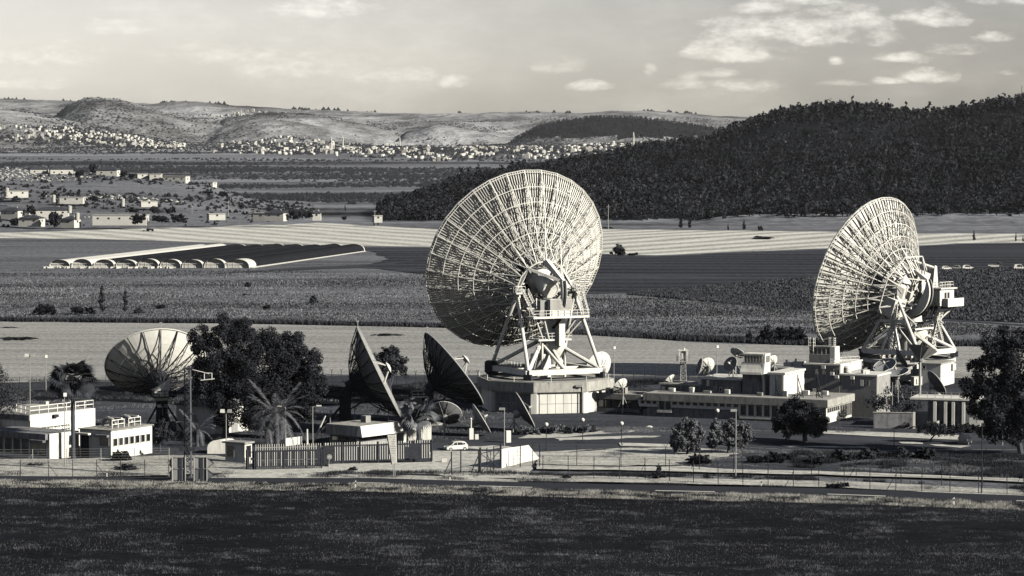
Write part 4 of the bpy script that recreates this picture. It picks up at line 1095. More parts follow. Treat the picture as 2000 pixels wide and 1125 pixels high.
    mb = MB(); mb.fbox(F, a1, a1 + .08, b + .2, be - .2, z2 + .05, z1 - .3); mb.build('sunlit_skin', m_plaster, r)  # pale skin on the sunlit side only, sunlight put into its colour
    simple_block(r, F, a1 + .1, a2, b + .1, b + 8, -.3, z2, m_grey, m_plaster, over=.15)
    def hole(px, y0, y1, w=.6):
        a = F.a_at(px, b, 4); windows_front(r, F, a - w / 2, a + w / 2, 1, F.z_at(y1, a, b), F.z_at(y0, a, b), b=b if px < 1641 else b + .1, frac=1.0, m=m_grey)
    for px, y0, y1 in ((1595, 720, 731), (1609, 718, 731), (1625, 720, 732), (1637, 721, 732), (1665, 741, 753), (1694, 743, 753)): hole(px, y0, y1)
    a = F.a_at(1683, b, 3); mb = MB(); mb.fbox(F, a - .3, a + .3, b - .02, b + .1, F.z_at(754, a, b), F.z_at(742, a, b)); mb.build('shutter', m_white, r)
    for px, y in ((1609, 717), (1626, 730), (1635, 736), (1665, 738), (1592, 762)):
        a = F.a_at(px, b, 4); z = F.z_at(y, a, b); bb = b if px < 1641 else b + .1
        mb = MB(); mb.fbox(F, a - .35, a + .35, bb - .45, bb - .005, z - .25, z + .3); o = mb.build('cooling_unit', m_white, r)
    # lookout hut on the roof of the grey house
    b = 15.5; a0, a1 = F.a_at(1580, b, 8), F.a_at(1621, b, 8); zb = z1; zt = F.z_at(676, a0, b); zm = F.z_at(692, a0, b)
    r = thing('lookout_hut', F((a0 + a1) / 2, b + 1.5, zb), 'small glazed lookout hut with a flared white side on the grey house roof', 'hut')
    mb = MB(); mb.fbox(F, a0, a1, b, b + 2.6, zb, zm); mb.fbox(F, a0 - .05, a1, b - .05, b + 2.6, zt - .2, zt); mb.build('wall', m_grey, r)
    mb = MB(); mb.fbox(F, a0 + .1, a1 - .1, b + .1, b + 2.5, zm, zt - .2); mb.build('glazing_core', m_glass, r)
    windows_front(r, F, a0, a1, 5, zm + .02, zt - .22, b=b + .1, frac=.95)
    mb = MB(); mb.prism([F(a1, b - .2, zb), F(a1, b + 3.4, zb), F(a1, b + 2.7, zb + .9), F(a1, b + 2.6, zt), F(a1, b, zt), F(a1, b, zb + .9)], F.u * .9); mb.build('flared_wall', m_plaster, r)
    for i, (px, y0, y1) in enumerate(((1584, 686, 659), (1624, 676, 659))):
        a = F.a_at(px, b, 9); za, zb2 = F.z_at(y0, a, b), F.z_at(y1, a, b); mb = MB()
        for x in (-.45, .45):
            for y in (-.1, .8): mb.bar(F(a + x, b + y, za), F(a + x, b + y, zb2), .09)
        for k in range(4):
            z = za + (zb2 - za) * (k + .5) / 4
            for p, q in (((-.45, -.1), (.45, -.1)), ((.45, -.1), (.45, .8)), ((.45, .8), (-.45, .8)), ((-.45, .8), (-.45, -.1))): mb.bar(F(a + p[0], b + p[1], z), F(a + q[0], b + q[1], z), .07)
        mb.build('ladder_cage', m_frame, r)
    mb = MB(); railing(mb, [F(F.a_at(1634, 15, 5), 15.0, z1 + .02), F(F.a_at(1678, 20, 5), 20.0, z1 + .02)], 1.1, .07, 1.2); mb.build('railing', m_frame, r)
upper_blocks()
def link_wing():
    F = FL; b = 4.5; a0, a1 = F.a_at(1150, b, 3), F.a_at(1250, b, 3); z1 = F.z_at(771, a1, b)
    r = thing('link_wing', F((a0 + a1) / 2, b + 3, 0), 'shaded low wing with a dark glazed porch between octagonal house and long building', 'building')
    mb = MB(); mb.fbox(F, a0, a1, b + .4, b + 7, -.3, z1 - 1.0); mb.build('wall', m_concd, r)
    mb = MB(); mb.fbox(F, a0 + 1.3, a1 + .3, b - .2, b + 7, z1 - 1.0, z1); mb.build('fascia', m_conc, r)
    mb = MB(); mb.fbox(F, a0 - .4, a0 + 1.25, b - .1, b + 7, -.3, z1 + .3); mb.build('end_pier', m_conc, r)
    windows_front(r, F, a0 + 1.5, a1 - .3, 6, .9, z1 - 1.15, b=b + .4, frac=.96, m=m_dark)
    mb = MB(); mb.fbox(F, a0 + 1.3, a1, b - .1, b + .3, .2, .75); mb.build('sill_beam', m_concd, r)
    for px, y0 in ((1189, 757), (1203, 757), (1218, 757)):
        a = F.a_at(px, b + 1, 5); mb = MB(); mb.fbox(F, a - .5, a + .5, b + .6, b + 1.7, z1, F.z_at(y0, a, b + 1)); mb.build('vent_stack', m_conc, r)
link_wing()
def right_buildings():
    # small house in front of the second antenna's drum
    F = Frame(G(1837, 757), 25); b1 = F.b_at(1864, 0, 3); a0 = F.a_at(1794, 0, 3); z1 = F.z_at(710, 0, 0)
    r = thing('utility_house', F(a0 / 2, b1 / 2, 0), 'plain cube-shaped house at the foot of the right-hand antenna, bright side wall', 'building')
    simple_block(r, F, a0, 0, 0, b1, -.3, z1, m_white, m_conc, over=.12, th=.3)
    mb = MB(); mb.fbox(F, .0, .4, b1 * .75, b1 * .98, z1 - 1.9, z1 - .6); mb.build('canopy', m_white, r)
    windows_front(r, F, a0 + .8, a0 + 1.5, 1, z1 - 1.2, z1 - .5, frac=1)
    mb = MB(); mb.fbox(F, -.5, -.1, -.2, 0, 1.4, 2.0); mb.build('meter_box', m_white, r)
    # terrace block with steps, doors and pale jambs
    F = Frame(G(1825, 838), 18); a1 = F.a_at(1905, 0, 2)
    r = thing('terrace_house', F(a1 / 2, 3, 0), 'shaded house with pale door jambs and flat white terrace beside the big right-hand tree', 'building')
    z1 = F.z_at(781, 0, 0)
    mb = MB(); mb.fbox(F, -1.2, a1, 0, 6.5, -.3, z1); mb.build('wall', m_concd, r)
    mb = MB(); mb.fbox(F, -4.2, a1 + .3, -.3, 7, z1, z1 + .3); mb.build('terrace_slab', m_plaster, r)
    mb = MB(); railing(mb, [F(-4, 0, z1 + .3), F(a1, 0, z1 + .3)], 1.0, .07, 1.4); mb.build('railing', m_galv, r)
    for px in (1826, 1847, 1862, 1882):
        a = F.a_at(px, 0, 2); mb = MB(); mb.fbox(F, a - .25, a + .25, -.35, -.005, 0, z1 - .25); mb.build('door_jamb', m_plaster, r)
    a = F.a_at(1854, 0, 2); mb = MB(); mb.fbox(F, a - .45, a + .45, -.12, -.005, .2, z1 - .5); mb.build('door', m_dark, r)
    mb = MB(); a = F.a_at(1818, -2, 1)
    for i in range(7): mb.fbox(F, a - .9, a + .9, -2.6 + i * .34, -2.6 + (i + 1) * .34, -.2, .18 * (i + 1))
    mb.fbox(F, a + .92, a + 1.15, -2.7, -.2, -.2, 1.5); mb.build('steps', m_conc, r)
    mb = MB(); mb.fbox(F, F.a_at(1893, -1, 2), F.a_at(1897, -1, 2) + 1.6, -1.0, -.8, 0, 2.2); mb.build('side_wall', m_plaster, r)
    # grey garden wall with the three flagpoles
    F = Frame(G(1783, 839), 8); a0 = F.a_at(1706, 0, 1); z1 = F.z_at(807, 0, 0)
    r = thing('garden_wall', F(a0 / 2, 0, 0), 'plain grey wall standing behind three flagpoles', 'wall')
    mb = MB(); mb.fbox(F, a0, 0, 0, .5, -.3, z1); mb.build('wall', m_concd, r)
    mb = MB(); mb.fbox(F, a0 - .1, .1, -.1, .6, z1, z1 + .1); mb.build('coping', m_conc, r)
    mb = MB(); mb.fbox(F, .0, .4, .1, 4.5, -.3, z1 - .02); mb.fbox(F, .4, 3.2, 4.2, 4.6, -.3, z1 - .1); mb.build('return_wall', m_plaster, r)
    for k, px in enumerate((1731, 1742.5, 1754)):
        p = G(px, 834); z = Zat(748, p.y); mb = MB(); mb.bar(p, p + Vector((0, 0, z)), .17, 8, .09); mb.lathe([(.0, -.1), (.12, 0), (0, .12)], p + Vector((0, 0, z)), 8)
        mb.lathe([(.32, 0), (.3, .9), (.12, 1.0)], p, 8)
        o = mb.build('flagpole', m_galv); o.location = p; o.data.transform(Matrix.Translation(-p))
        tag(o, ['bare flagpole in front of the grey wall, left one', 'middle bare flagpole in front of the grey wall', 'bare flagpole in front of the grey wall, right one'][k], 'flagpole', 'flagpoles by the grey wall')
right_buildings()
def left_buildings():
    ang = 35
    F = Frame(G(97, 900), ang); z1 = F.z_at(848, 0, 0); be = F.b_at(154, 0, 3)
    r = thing('office_house', F(-4, 3, 0), 'low house at the left edge with shaded front windows and a bright blank end wall', 'building')
    mb = MB(); mb.fbox(F, -13, 0, 0, be, -.3, z1 - .9); mb.fbox(F, -.3, .02, -.01, be + .01, -.3, z1 + .02); mb.build('wall', m_plaster, r)
    mb = MB(); mb.fbox(F, -13.4, -.31, -.6, be, z1 - .9, z1); mb.build('fascia', m_concd, r)
    windows_front(r, F, -11.5, -.6, 6, .7, z1 - 1.0, frac=.82, m=m_conc)
    mb = MB(); mb.fbox(F, -3.2, -.2, -1.3, -.61, z1 - 1.25, z1 - .92); mb.build('canopy', m_concd, r)
    # upper storey with roof railing
    o2 = P(59, 811, 446); F2 = Frame(o2, ang); be2 = F2.b_at(186, 0, 5); zt = o2.z
    r2 = thing('railed_house', F2(-4, 6, 0), 'white house with a railed flat roof behind the low left-edge house', 'building')
    mb = MB(); mb.fbox(F2, -14, 0, 0, be2, -.3, zt); mb.build('wall', m_plaster, r2)
    mb = MB(); mb.fbox(F2, -14.2, -.01, -.25, 0, zt - .9, zt - .005); mb.build('fascia', m_concd, r2)
    mb = MB(); mb.fbox(F2, -13.5, -.3, .3, be2 - .3, zt, zt + .06); mb.build('roof', m_roofm, r2)
    mb = MB(); railing(mb, [F2(-6, 3, zt + .06), F2(-.3, .2, zt + .06), F2(-.15, be2 - .3, zt + .06), F2(-7, be2 - .2, zt + .06)], 1.25, .14, 1.9); mb.build('railing', m_white, r2)
    mb = MB(); railing(mb, [F2(.9, 1.0, zt - 3.0), F2(.9, be2 * .6, zt - 3.0)], 1.2, .14, 1.6); mb.build('railing', m_white, r2)
    mb = MB(); mb.fbox(F2, .0, .5, be2 * .33, be2 * .40, zt - .75, zt - .3); mb.build('cooling_unit', m_dark, r2)
    # second low house with window band
    F3 = Frame(G(217, 899), 30); z1 = F3.z_at(840, 0, 0); be = F3.b_at(297, 0, 3); a0 = F3.a_at(156, 0, 2)
    r3 = thing('low_white_house', F3(-3, 5, 0), 'low white house with a band of square windows behind a dark bush', 'building')
    mb = MB(); mb.fbox(F3, a0, 0, 0, be, -.3, z1 - .12); mb.build('wall', m_plaster, r3)
    mb = MB(); mb.fbox(F3, a0 - .2, .25, -.25, be + .2, z1 - .12, z1); mb.build('roof', m_conc, r3)
    zw1, zw0 = F3.z_at(857, 0, 0), F3.z_at(873, 0, 0)
    windows_end(r3, F3, .02, .3, be - .4, 7, zw0, zw1, .78)
    windows_front(r3, F3, -2.2, -.25, 1, zw0 + .1, zw1 + .1, frac=.9, m=m_grey)
    mb = MB(); mb.fbox(F3, a0 + .3, a0 + 1.8, -.07, -.005, .1, z1 - 1.0); mb.build('door', m_dark, r3)
    mb = MB(); mb.fbox(F3, a0 - .2, a0 + 2.4, -1.0, -.26, z1 - .9, z1 - .62); mb.build('canopy', m_plaster, r3)
    mb = MB(); mb.fbox(F3, -2.5, -.1, -.9, -.26, zw1 + .25, zw1 + .6); mb.build('window_hood', m_concd, r3)
    mb = MB()
    for bb in (be * .15, be * .55):
        railing(mb, [F3(-1, bb, z1), F3(-1, bb + 3, z1)], 1.3, .13, 1.5)
        mb.bar(F3(-3.6, bb + 3, z1), F3(-3.4, bb + 3, z1 + 1.3), .4); mb.bar(F3(-3.4, bb + 3, z1 + 1.3), F3(-1.4, bb + 3, z1 + 1.3), .4)
    mb.build('roof_rail', m_white, r3)
    for bb in (be * .35, be * .75):
        mb = MB(); c = F3(-3.2, bb, z1); pts = [c + F3.u * (math.cos(t) * 1.3) + Vector((0, 0, .2 + math.sin(t) * 1.2)) for t in np.linspace(0, math.pi, 7)]
        mb.path(pts, .55, 8); mb.build('roof_duct', m_galv, r3, smooth=True)
    # roofed house half hidden by palms, bright wall showing between trunks
    F4 = Frame(P(420, 870, 473), 38); be = F4.b_at(500, 0, 3)
    r4 = thing('palm_house', F4(-3, 3, 0), 'pale house wall showing between the palms and the big tree', 'building')
    mb = MB(); mb.fbox(F4, -9, 0, 0, be, -.3, 4.6); mb.build('wall', m_plaster, r4)
    mb = MB(); mb.prism([F4(-9.5, -.5, 4.6), F4(.4, -.5, 4.6), F4(-4.5, -.5, 6.2)], F4.v * (be + 1)); mb.build('roof', m_concd, r4)
    mb = MB(); mb.fbox(F4, .0, .08, be * .4, be * .55, .2, 2.4); mb.build('door', m_grey, r4)
    # gatehouse
    F5 = Frame(G(706, 876), 38); be = F5.b_at(787, 0, 3); a0 = F5.a_at(636, 0, 3); zt, zm = F5.z_at(833, 0, 0), F5.z_at(853, 0, 0)
    r5 = thing('gatehouse', F5(-3, 4, 0), 'flat roofed white gatehouse with a slanting fascia behind the sliding gate', 'building')
    mb = MB(); mb.hexa([F5(a0, 0, zm), F5(-.9, -.15, zm), F5(-.9, be, zm), F5(a0, be, zm), F5(a0, 0, zt), F5(-.6, 0, zt), F5(-.6, be, zt), F5(a0, be, zt)]); mb.build('roof_slab', m_conc, r5)
    mb = MB(); mb.hexa([F5(-.89, -.2, zm + .02), F5(.25, -.1, zm - .1), F5(.25, be, zm - .1), F5(-.89, be, zm + .02), F5(-.59, -.05, zt + .01), F5(-.2, 0, zt + .03), F5(-.2, be, zt + .03), F5(-.59, be, zt + .01)]); mb.build('slanting_fascia', m_plaster, r5)
    mb = MB(); mb.fbox(F5, a0 + .4, -1.3, .5, be - .4, -.3, zm); mb.build('wall', m_grey, r5)
    windows_end(r5, F5, -1.3, .8, be - 1.6, 5, .9, zm - .1, .95, m=m_dark)
    windows_front(r5, F5, a0 + .8, -1.6, 3, .8, zm - .3, b=.5, frac=.9, m=m_dark)
    mb = MB(); mb.prism([F5(-1.2, be - .02, 0), F5(.2, be - .02, 0), F5(.24, be - .02, zm), F5(-1.2, be - .02, zm)], F5.v * 1.0); mb.build('end_pier', m_plaster, r5)
    mb = MB(); mb.fbox(F5, -4.5, -3.4, 5, 6.2, zt, zt + 1.1); mb.build('cooling_unit', m_grey, r5)
    mb = MB(); mb.fbox(F5, a0 + 1, -1.5, be - 2, be - 1.6, zt, zt + .6); mb.build('roof_upstand', m_dark, r5)
    # pale panelled tank house behind the shaggy palm
    F6 = Frame(G(797, 862), -14); a1 = F6.a_at(843, 0, 2); z1 = F6.z_at(818, 0, 0)
    r6 = thing('panel_house', F6(a1 / 2, 2, 0), 'pale panelled box house right behind the shaggy palm', 'building')
    mb = MB(); mb.fbox(F6, .05, a1 - .05, .05, 4, -.2, z1); mb.build('wall', m_grey, r6)
    n = 5
    for i in range(n):
        mb = MB(); w = a1 / n; mb.fbox(F6, i * w + .03, (i + 1) * w - .03, 0, .05, 0, z1 + .1); mb.build('wall_panel', m_plaster, r6)
    # guard booth
    F7 = Frame(G(478, 908), 30); a0 = F7.a_at(440, 0, 1); be = F7.b_at(492, 0, 2); z1 = F7.z_at(864, 0, 0)
    r7 = thing('guard_booth', F7(-1.5, 1, 0), 'small guard booth with a flat overhanging roof left of the sliding gate', 'booth')
    mb = MB(); mb.fbox(F7, a0, 0, 0, be, -.2, z1 - .25); mb.build('wall', m_plaster, r7)
    mb = MB(); mb.fbox(F7, a0 - .35, .3, -.4, be + .3, z1 - .25, z1); mb.build('roof', m_grey, r7)
    windows_front(r7, F7, a0 + .3, a0 + 1.7, 1, 1.0, z1 - .5, frac=1.0)
    windows_end(r7, F7, .0, .2, be - .2, 1, 1.0, z1 - .5, .9)
left_buildings()
# ------------------------------------------------------------------ plants
m_leaf = mat('dark evergreen leaves', .038, .6, .35, .7, contrast=1.4, spec=.25)
m_leaf2 = mat('mid leaves', .055, .45, .6, .7, contrast=1.4, spec=.25)
m_olive = mat('silvery olive leaves', .17, .40, .8, .7, contrast=1.3, spec=.3)
m_palm = mat('palm leaves', .15, .40, 1.0, .6, contrast=1.3, spec=.4)
m_pineleaf = mat('forest pine needles', .030, .6, .035, .85, contrast=1.6, coords='World', spec=.15)
m_scrubm = mat('scrub leaves', .040, .4, .02, .9, coords='World', spec=.1)
m_grassA = mat('dark meadow grass', .125, .8, .9, .85, contrast=1.6, coords='World', spec=.15, detail=8)
m_grassB = mat('dry pale grass', .46, .35, .3, .85, coords='World', spec=.2)
m_grassC = mat('dry meadow tufts', .19, .5, .03, .9, contrast=1.4, coords='World', spec=.1)
m_grassD = mat('dark meadow tufts', .045, .4, .03, .9, coords='World', spec=.1)

def leaves(C, Rr, n, leaf, rng, flat=1.0, out_bias=.5):
    """n leaf quads in clumps: C (k,3) clump centres, Rr (k,) radii"""
    k = len(C); w = Rr ** 2; idx = rng.choice(k, n, p=w / w.sum())
    d = rng.normal(size=(n, 3)); d /= np.linalg.norm(d, axis=1, keepdims=True)
    r = rng.random(n) ** .45
    p = C[idx] + d * (Rr[idx] * r)[:, None] * np.array([1, 1, flat])
    nrm = d * out_bias + rng.normal(size=(n, 3)) * .6; nrm /= np.linalg.norm(nrm, axis=1, keepdims=True)
    t = np.cross(nrm, rng.normal(size=(n, 3))); t /= np.linalg.norm(t, axis=1, keepdims=True) + 1e-9
    b = np.cross(nrm, t); s = leaf * (.55 + .9 * rng.random(n))[:, None] * .5
    V = np.stack([p - t * s * 1.3, p + b * s * .75, p + t * s * 1.3, p - b * s * .75], 1).reshape(-1, 3)
    F = np.arange(4 * n).reshape(n, 4); return V, F
def crown_mesh(name, lobes, n, leaf, seed, m, clumps=14, core=.55):
    """lobes: (cx,cy,cz, rx,ry,rz) relative to the base"""
    rng = np.random.default_rng(seed); Cs = []; Rs = []
    for cx, cy, cz, rx, ry, rz in lobes:
        k = clumps; d = rng.normal(size=(k * 2, 3)); d /= np.linalg.norm(d, axis=1, keepdims=True); d = d[d[:, 2] > -.75][:k]
        f = (.62 + .42 * rng.random(len(d)))[:, None]
        Cs.append(np.array([cx, cy, cz]) + d * f * np.array([rx, ry, rz])); Rs.append((.20 + .18 * rng.random(len(d))) * (rx + ry + rz) / 3)
        Cs.append(np.array([[cx, cy, cz]])); Rs.append(np.array([.72 * min(rx, rz)]))
    V, F = leaves(np.concatenate(Cs), np.concatenate(Rs), n, leaf, rng)
    return np_mesh(name, V, F, m)
def trunk_part(root, pts, w0, w1, limbs=(), m=None, name='trunk'):
    mb = MB(); mb.path([Vector(p) for p in pts], w0, 8, w1)
    for a, b, w in limbs: 
        a, b = Vector(a), Vector(b); c = a.lerp(b, .5) + Vector((0, 0, .08 * (b - a).length)); mb.path([a, c, b], w, 6, w * .4)
    o = link(name, mb.mesh(name, m or m_bark, True), root); return o
def tree(name, base, lobes_px, Y, n, leaf, label, cat='tree', m=None, seed=1, trunk=None, group=None, clumps=24, depth=.9):
    """lobes_px: (px,py,rx,ry[,dY]) as seen, turned into real lobes at distance Y"""
    b = Vector(base); root = thing(name, b, label, cat, group); lobes = []
    for l in lobes_px:
        c = P(l[0], l[1], Y + (l[4] if len(l) > 4 else 0)); s = FPX / Y
        rx, rz = l[2] / s, l[3] / s; c = c - b; lobes.append((c.x, c.y, c.z, rx, rx * depth, rz))
    link('crown', crown_mesh('crown', lobes, n, leaf, seed, m or m_leaf, clumps), root)
    top = max(lobes, key=lambda q: q[2]); mid = Vector((sum(l[0] for l in lobes) / len(lobes), sum(l[1] for l in lobes) / len(lobes), sum(l[2] for l in lobes) / len(lobes)))
    h = mid.z; w = trunk or max(.25, h * .09); sp = Vector((mid.x * .35, mid.y * .3, h * .45))
    trunk_part(root, [(0, 0, -.2), (sp.x * .4, sp.y * .3, h * .2), sp], w * 1.25, w * .85, [(sp, (l[0], l[1], l[2]), w * .5) for l in lobes[:9]])
    return root

def GX(px, Y): return Xat(px, Y)
def base_at(px, py): return G(px, py)
# the two big evergreens left of centre
Yt = 462
tree('evergreen_tree', (GX(440, Yt), Yt, 0), [(402, 672, 32, 34), (446, 646, 40, 30), (478, 668, 34, 36), (425, 715, 50, 46), (475, 735, 50, 55), (410, 770, 36, 42), (455, 800, 55, 40), (400, 740, 26, 40)], Yt, 54000, .26,
     'taller of two big dark evergreen trees, left one beside the left dish', seed=3, trunk=1.0)
tree('evergreen_tree', (GX(545, Yt + 3), Yt + 3, 0), [(520, 676, 38, 32), (562, 680, 42, 34), (592, 712, 34, 38), (540, 728, 55, 45), (600, 752, 32, 34), (560, 775, 55, 42), (510, 790, 40, 45), (615, 725, 18, 22), (590, 800, 34, 30)], Yt + 3, 54000, .26,
     'broad dark evergreen tree right of the taller one, behind the feathery palm', seed=5, trunk=.9)
# round clipped tree, olives, right-hand pine, others
b = base_at(1573, 866)
tree('round_tree', b, [(1567, 812, 46, 30), (1540, 820, 28, 28), (1595, 822, 26, 28), (1567, 832, 48, 22), (1560, 798, 30, 18)], b.y, 24000, .25, 'round clipped dark tree in front of the long building', seed=7, trunk=.75, clumps=26)
b = base_at(1342, 891)
tree('olive_tree', b, [(1330, 842, 18, 18), (1352, 838, 22, 20), (1340, 860, 28, 16), (1362, 858, 15, 16), (1318, 862, 12, 14), (1340, 828, 12, 12), (1328, 876, 14, 9), (1358, 874, 13, 9), (1372, 848, 8, 9)], b.y, 15000, .24, 'silvery olive tree with a forked trunk, left one of the pair', m=m_olive, seed=8, trunk=.35, clumps=20, group='olive trees by the inner road')
b = base_at(1421, 889)
tree('olive_tree', b, [(1402, 838, 16, 18), (1420, 850, 26, 18), (1450, 845, 20, 18), (1400, 856, 16, 14), (1456, 858, 12, 12), (1430, 832, 14, 12), (1394, 868, 12, 9), (1440, 868, 16, 9), (1466, 850, 8, 9)], b.y, 17000, .24, 'wider silvery olive tree beside the tall lamp post', m=m_olive, seed=9, trunk=.4, group='olive trees by the inner road')
b = base_at(1995, 892)
r = tree('pine_tree', b, [(1948, 686, 40, 34), (1990, 668, 44, 34), (1905, 712, 20, 14), (1930, 752, 44, 36), (1985, 735, 58, 50), (1920, 800, 36, 30), (1975, 805, 55, 40), (2040, 740, 60, 70), (1893, 770, 20, 14), (1960, 845, 50, 26), (2030, 830, 50, 40)], b.y, 46000, .30,
     'large dark pine at the right edge with a leaning trunk', seed=10, trunk=.8)
tree('broad_tree', (GX(762, 520), 520, 0), [(752, 704, 28, 26), (775, 716, 22, 26), (745, 725, 26, 20), (765, 690, 20, 14)], 520, 7000, .30, 'dark broad tree standing behind the edge-on dish', m=m_leaf2, seed=11)
b = base_at(1755, 832)
tree('bare_tree', (b.x, b.y + 6, 0), [(1735, 776, 34, 20), (1770, 772, 32, 18), (1750, 790, 44, 16), (1710, 790, 22, 14), (1790, 795, 18, 16)], b.y + 6, 3600, .24, 'loose dark tree behind the flagpoles', m=m_leaf2, seed=12)
tree('small_tree', base_at(312, 884), [(305, 842, 20, 18), (325, 850, 18, 18), (300, 858, 16, 14), (318, 830, 12, 10)], base_at(312, 884).y, 3600, .22, 'small bushy tree right of the low white house', m=m_leaf2, seed=13)
tree('street_tree', base_at(-8, 880), [(-10, 745, 30, 28), (5, 790, 30, 34), (-20, 720, 25, 20), (18, 760, 18, 16)], base_at(-8, 880).y, 3000, .22, 'thin leafy tree cut off by the left edge', m=m_leaf2, seed=14)
tree('small_tree', base_at(1815, 862), [(1812, 838, 22, 14), (1845, 842, 24, 12), (1870, 838, 14, 12)], base_at(1815, 866).y, 3800, .2, 'dark low shrub mass in front of the terrace house steps', m=m_leaf, seed=15)
tree('broad_tree', base_at(1742, 770), [(1742, 742, 20, 14), (1700, 738, 18, 18), (1720, 726, 16, 14)], base_at(1742, 770).y, 3200, .3, 'dark leafy mass at the foot of the second big antenna', m=m_leaf, seed=17)
tree('conifer', base_at(1765, 768), [(1690, 690, 12, 22), (1700, 712, 16, 18)], 600, 1800, .35, 'dark tree between lookout hut and the right-hand antenna', m=m_leaf, seed=16)

# palms
def frond_mesh(length, droop, nl, leaf, wdt, rng, rise=.9):
    """one feather frond along +X; returns verts, faces"""
    V = []; F = []; pts = []
    for i in range(13):
        t = i / 12; pts.append(np.array([length * t * (1 - .12 * t * droop), 0, length * (rise * t - droop * t * t)]))
    for i in range(nl):
        t = .12 + .88 * i / nl; k = t * 12; j = min(11, int(k)); p = pts[j] + (pts[j + 1] - pts[j]) * (k - j)
        d = pts[j + 1] - pts[j]; d = d / np.linalg.norm(d); L = leaf * (math.sin(math.pi * min(1, .12 + .86 * t)) ** .6)
        for s in (-1, 1):
            q = p + (d * .75 + np.array([0, s * .75, -.15 + rng.uniform(-.25, .25)])) * L
            o = len(V); w = d * wdt; V += [p - w, p + w, q + w * .2, q - w * .2]; F.append((o, o + 1, o + 2, o + 3))
    for i in range(12):
        o = len(V); w = np.array([0, .035 * (1 - i / 14), 0]); u = np.array([0, 0, .04])
        V += [pts[i] - w, pts[i] + w, pts[i + 1] + w, pts[i + 1] - w]; F.append((o, o + 1, o + 2, o + 3))
    return np.array(V), np.array(F)
def palm(base, top, nf, length, label, kind='feather', trunk_w=.5, seed=1, m=None, skirt=0, lean=0):
    rng = np.random.default_rng(seed); b = Vector(base); root = thing('palm_tree', b, label, 'palm')
    h = top; c = np.array([lean, 0, h])
    for i in range(nf):
        az = 2.39996 * i + rng.uniform(-.2, .2); t = i / nf
        if kind == 'feather':
            V, F = frond_mesh(length * rng.uniform(.8, 1.08), .25 + 1.25 * t, 26, length * .16, .065, rng, rise=1.25 - 1.0 * t)
        else:
            # fan leaf: stalk and a fan of narrow blades
            up = 1.15 - 2.0 * t; L = length * rng.uniform(.8, 1.1); V = []; F = []
            st = np.array([L * .55 * math.cos(up * .9), 0, L * .55 * math.sin(up * .9)]); o = 0
            V += [np.array([0, -.03, 0]), np.array([0, .03, 0]), st + np.array([0, .03, 0]), st - np.array([0, .03, 0])]; F.append((0, 1, 2, 3))
            d = st / np.linalg.norm(st); rl = rng.uniform(-1.3, 1.3); sd0 = np.array([0, 1.0, 0]); un0 = np.cross(d, sd0); sd = sd0 * math.cos(rl) + un0 * math.sin(rl); un = np.cross(d, sd)
            for q in range(13):
                a = (q - 6) / 6 * 1.25; e = d * math.cos(a) + sd * math.sin(a); tip = st + e * L * .55 * (1 - .1 * abs(a)) - np.array([0, 0, L * .10 * (1 + abs(a))]) + un * rng.uniform(-.08, .08)
                w = np.cross(e, un) * .045 * L / 1.4; o = len(V); mid = st + e * L * .3
                V += [st, mid + w, tip, mid - w]; F.append((o, o + 1, o + 2, o + 3))
            V = np.array(V); F = np.array(F)
        ca, sa = math.cos(az), math.sin(az); Rz = np.array([[ca, -sa, 0], [sa, ca, 0], [0, 0, 1]])
        link('frond', np_mesh('frond', V @ Rz.T + c, F, m or m_palm), root)
    mb = MB(); n = 14
    prof = [(trunk_w * .75, -.1), (trunk_w * .6, .5)] + [(trunk_w * (.5 + .05 * (i % 2)), .5 + (h - .5) * i / n) for i in range(1, n)] + [(trunk_w * .75, h - .25), (trunk_w * .35, h + .2)]
    mb.lathe(prof, n=9); o = link('trunk', mb.mesh('trunk', m_bark), root)
    if skirt:
        V, F = leaves(np.array([[lean, 0, h - .4 - .5 * k] for k in range(3)]), np.array([.9, .75, .5]) * skirt, int(500 * skirt), .5, rng); link('dead_fronds', np_mesh('dead_fronds', V, F, m_leaf2), root)
    return root
b = base_at(143, 899); palm(b, Zat(742, b.y), 64, 3.9, 'tall fan palm with a straight dark trunk in front of the left houses', 'fan', .62, 21, skirt=1.0, m=m_leaf2)
b = base_at(541, 872); palm(b, Zat(812, b.y), 42, 5.6, 'feathery date palm in front of the big evergreens', 'feather', .8, 22)
b = base_at(385, 874); palm(b, Zat(842, b.y), 15, 4.6, 'young date palm with few pale fronds beside the lattice mast', 'feather', .5, 23)
b = base_at(818, 866); palm(b, Zat(808, b.y), 34, 3.6, 'shaggy untidy palm between the two dark dishes', 'fan', .8, 24, skirt=1.5)
b = base_at(521, 872); palm(b, Zat(838, b.y), 12, 2.8, 'short palm tucked under the feathery date palm', 'feather', .6, 25)

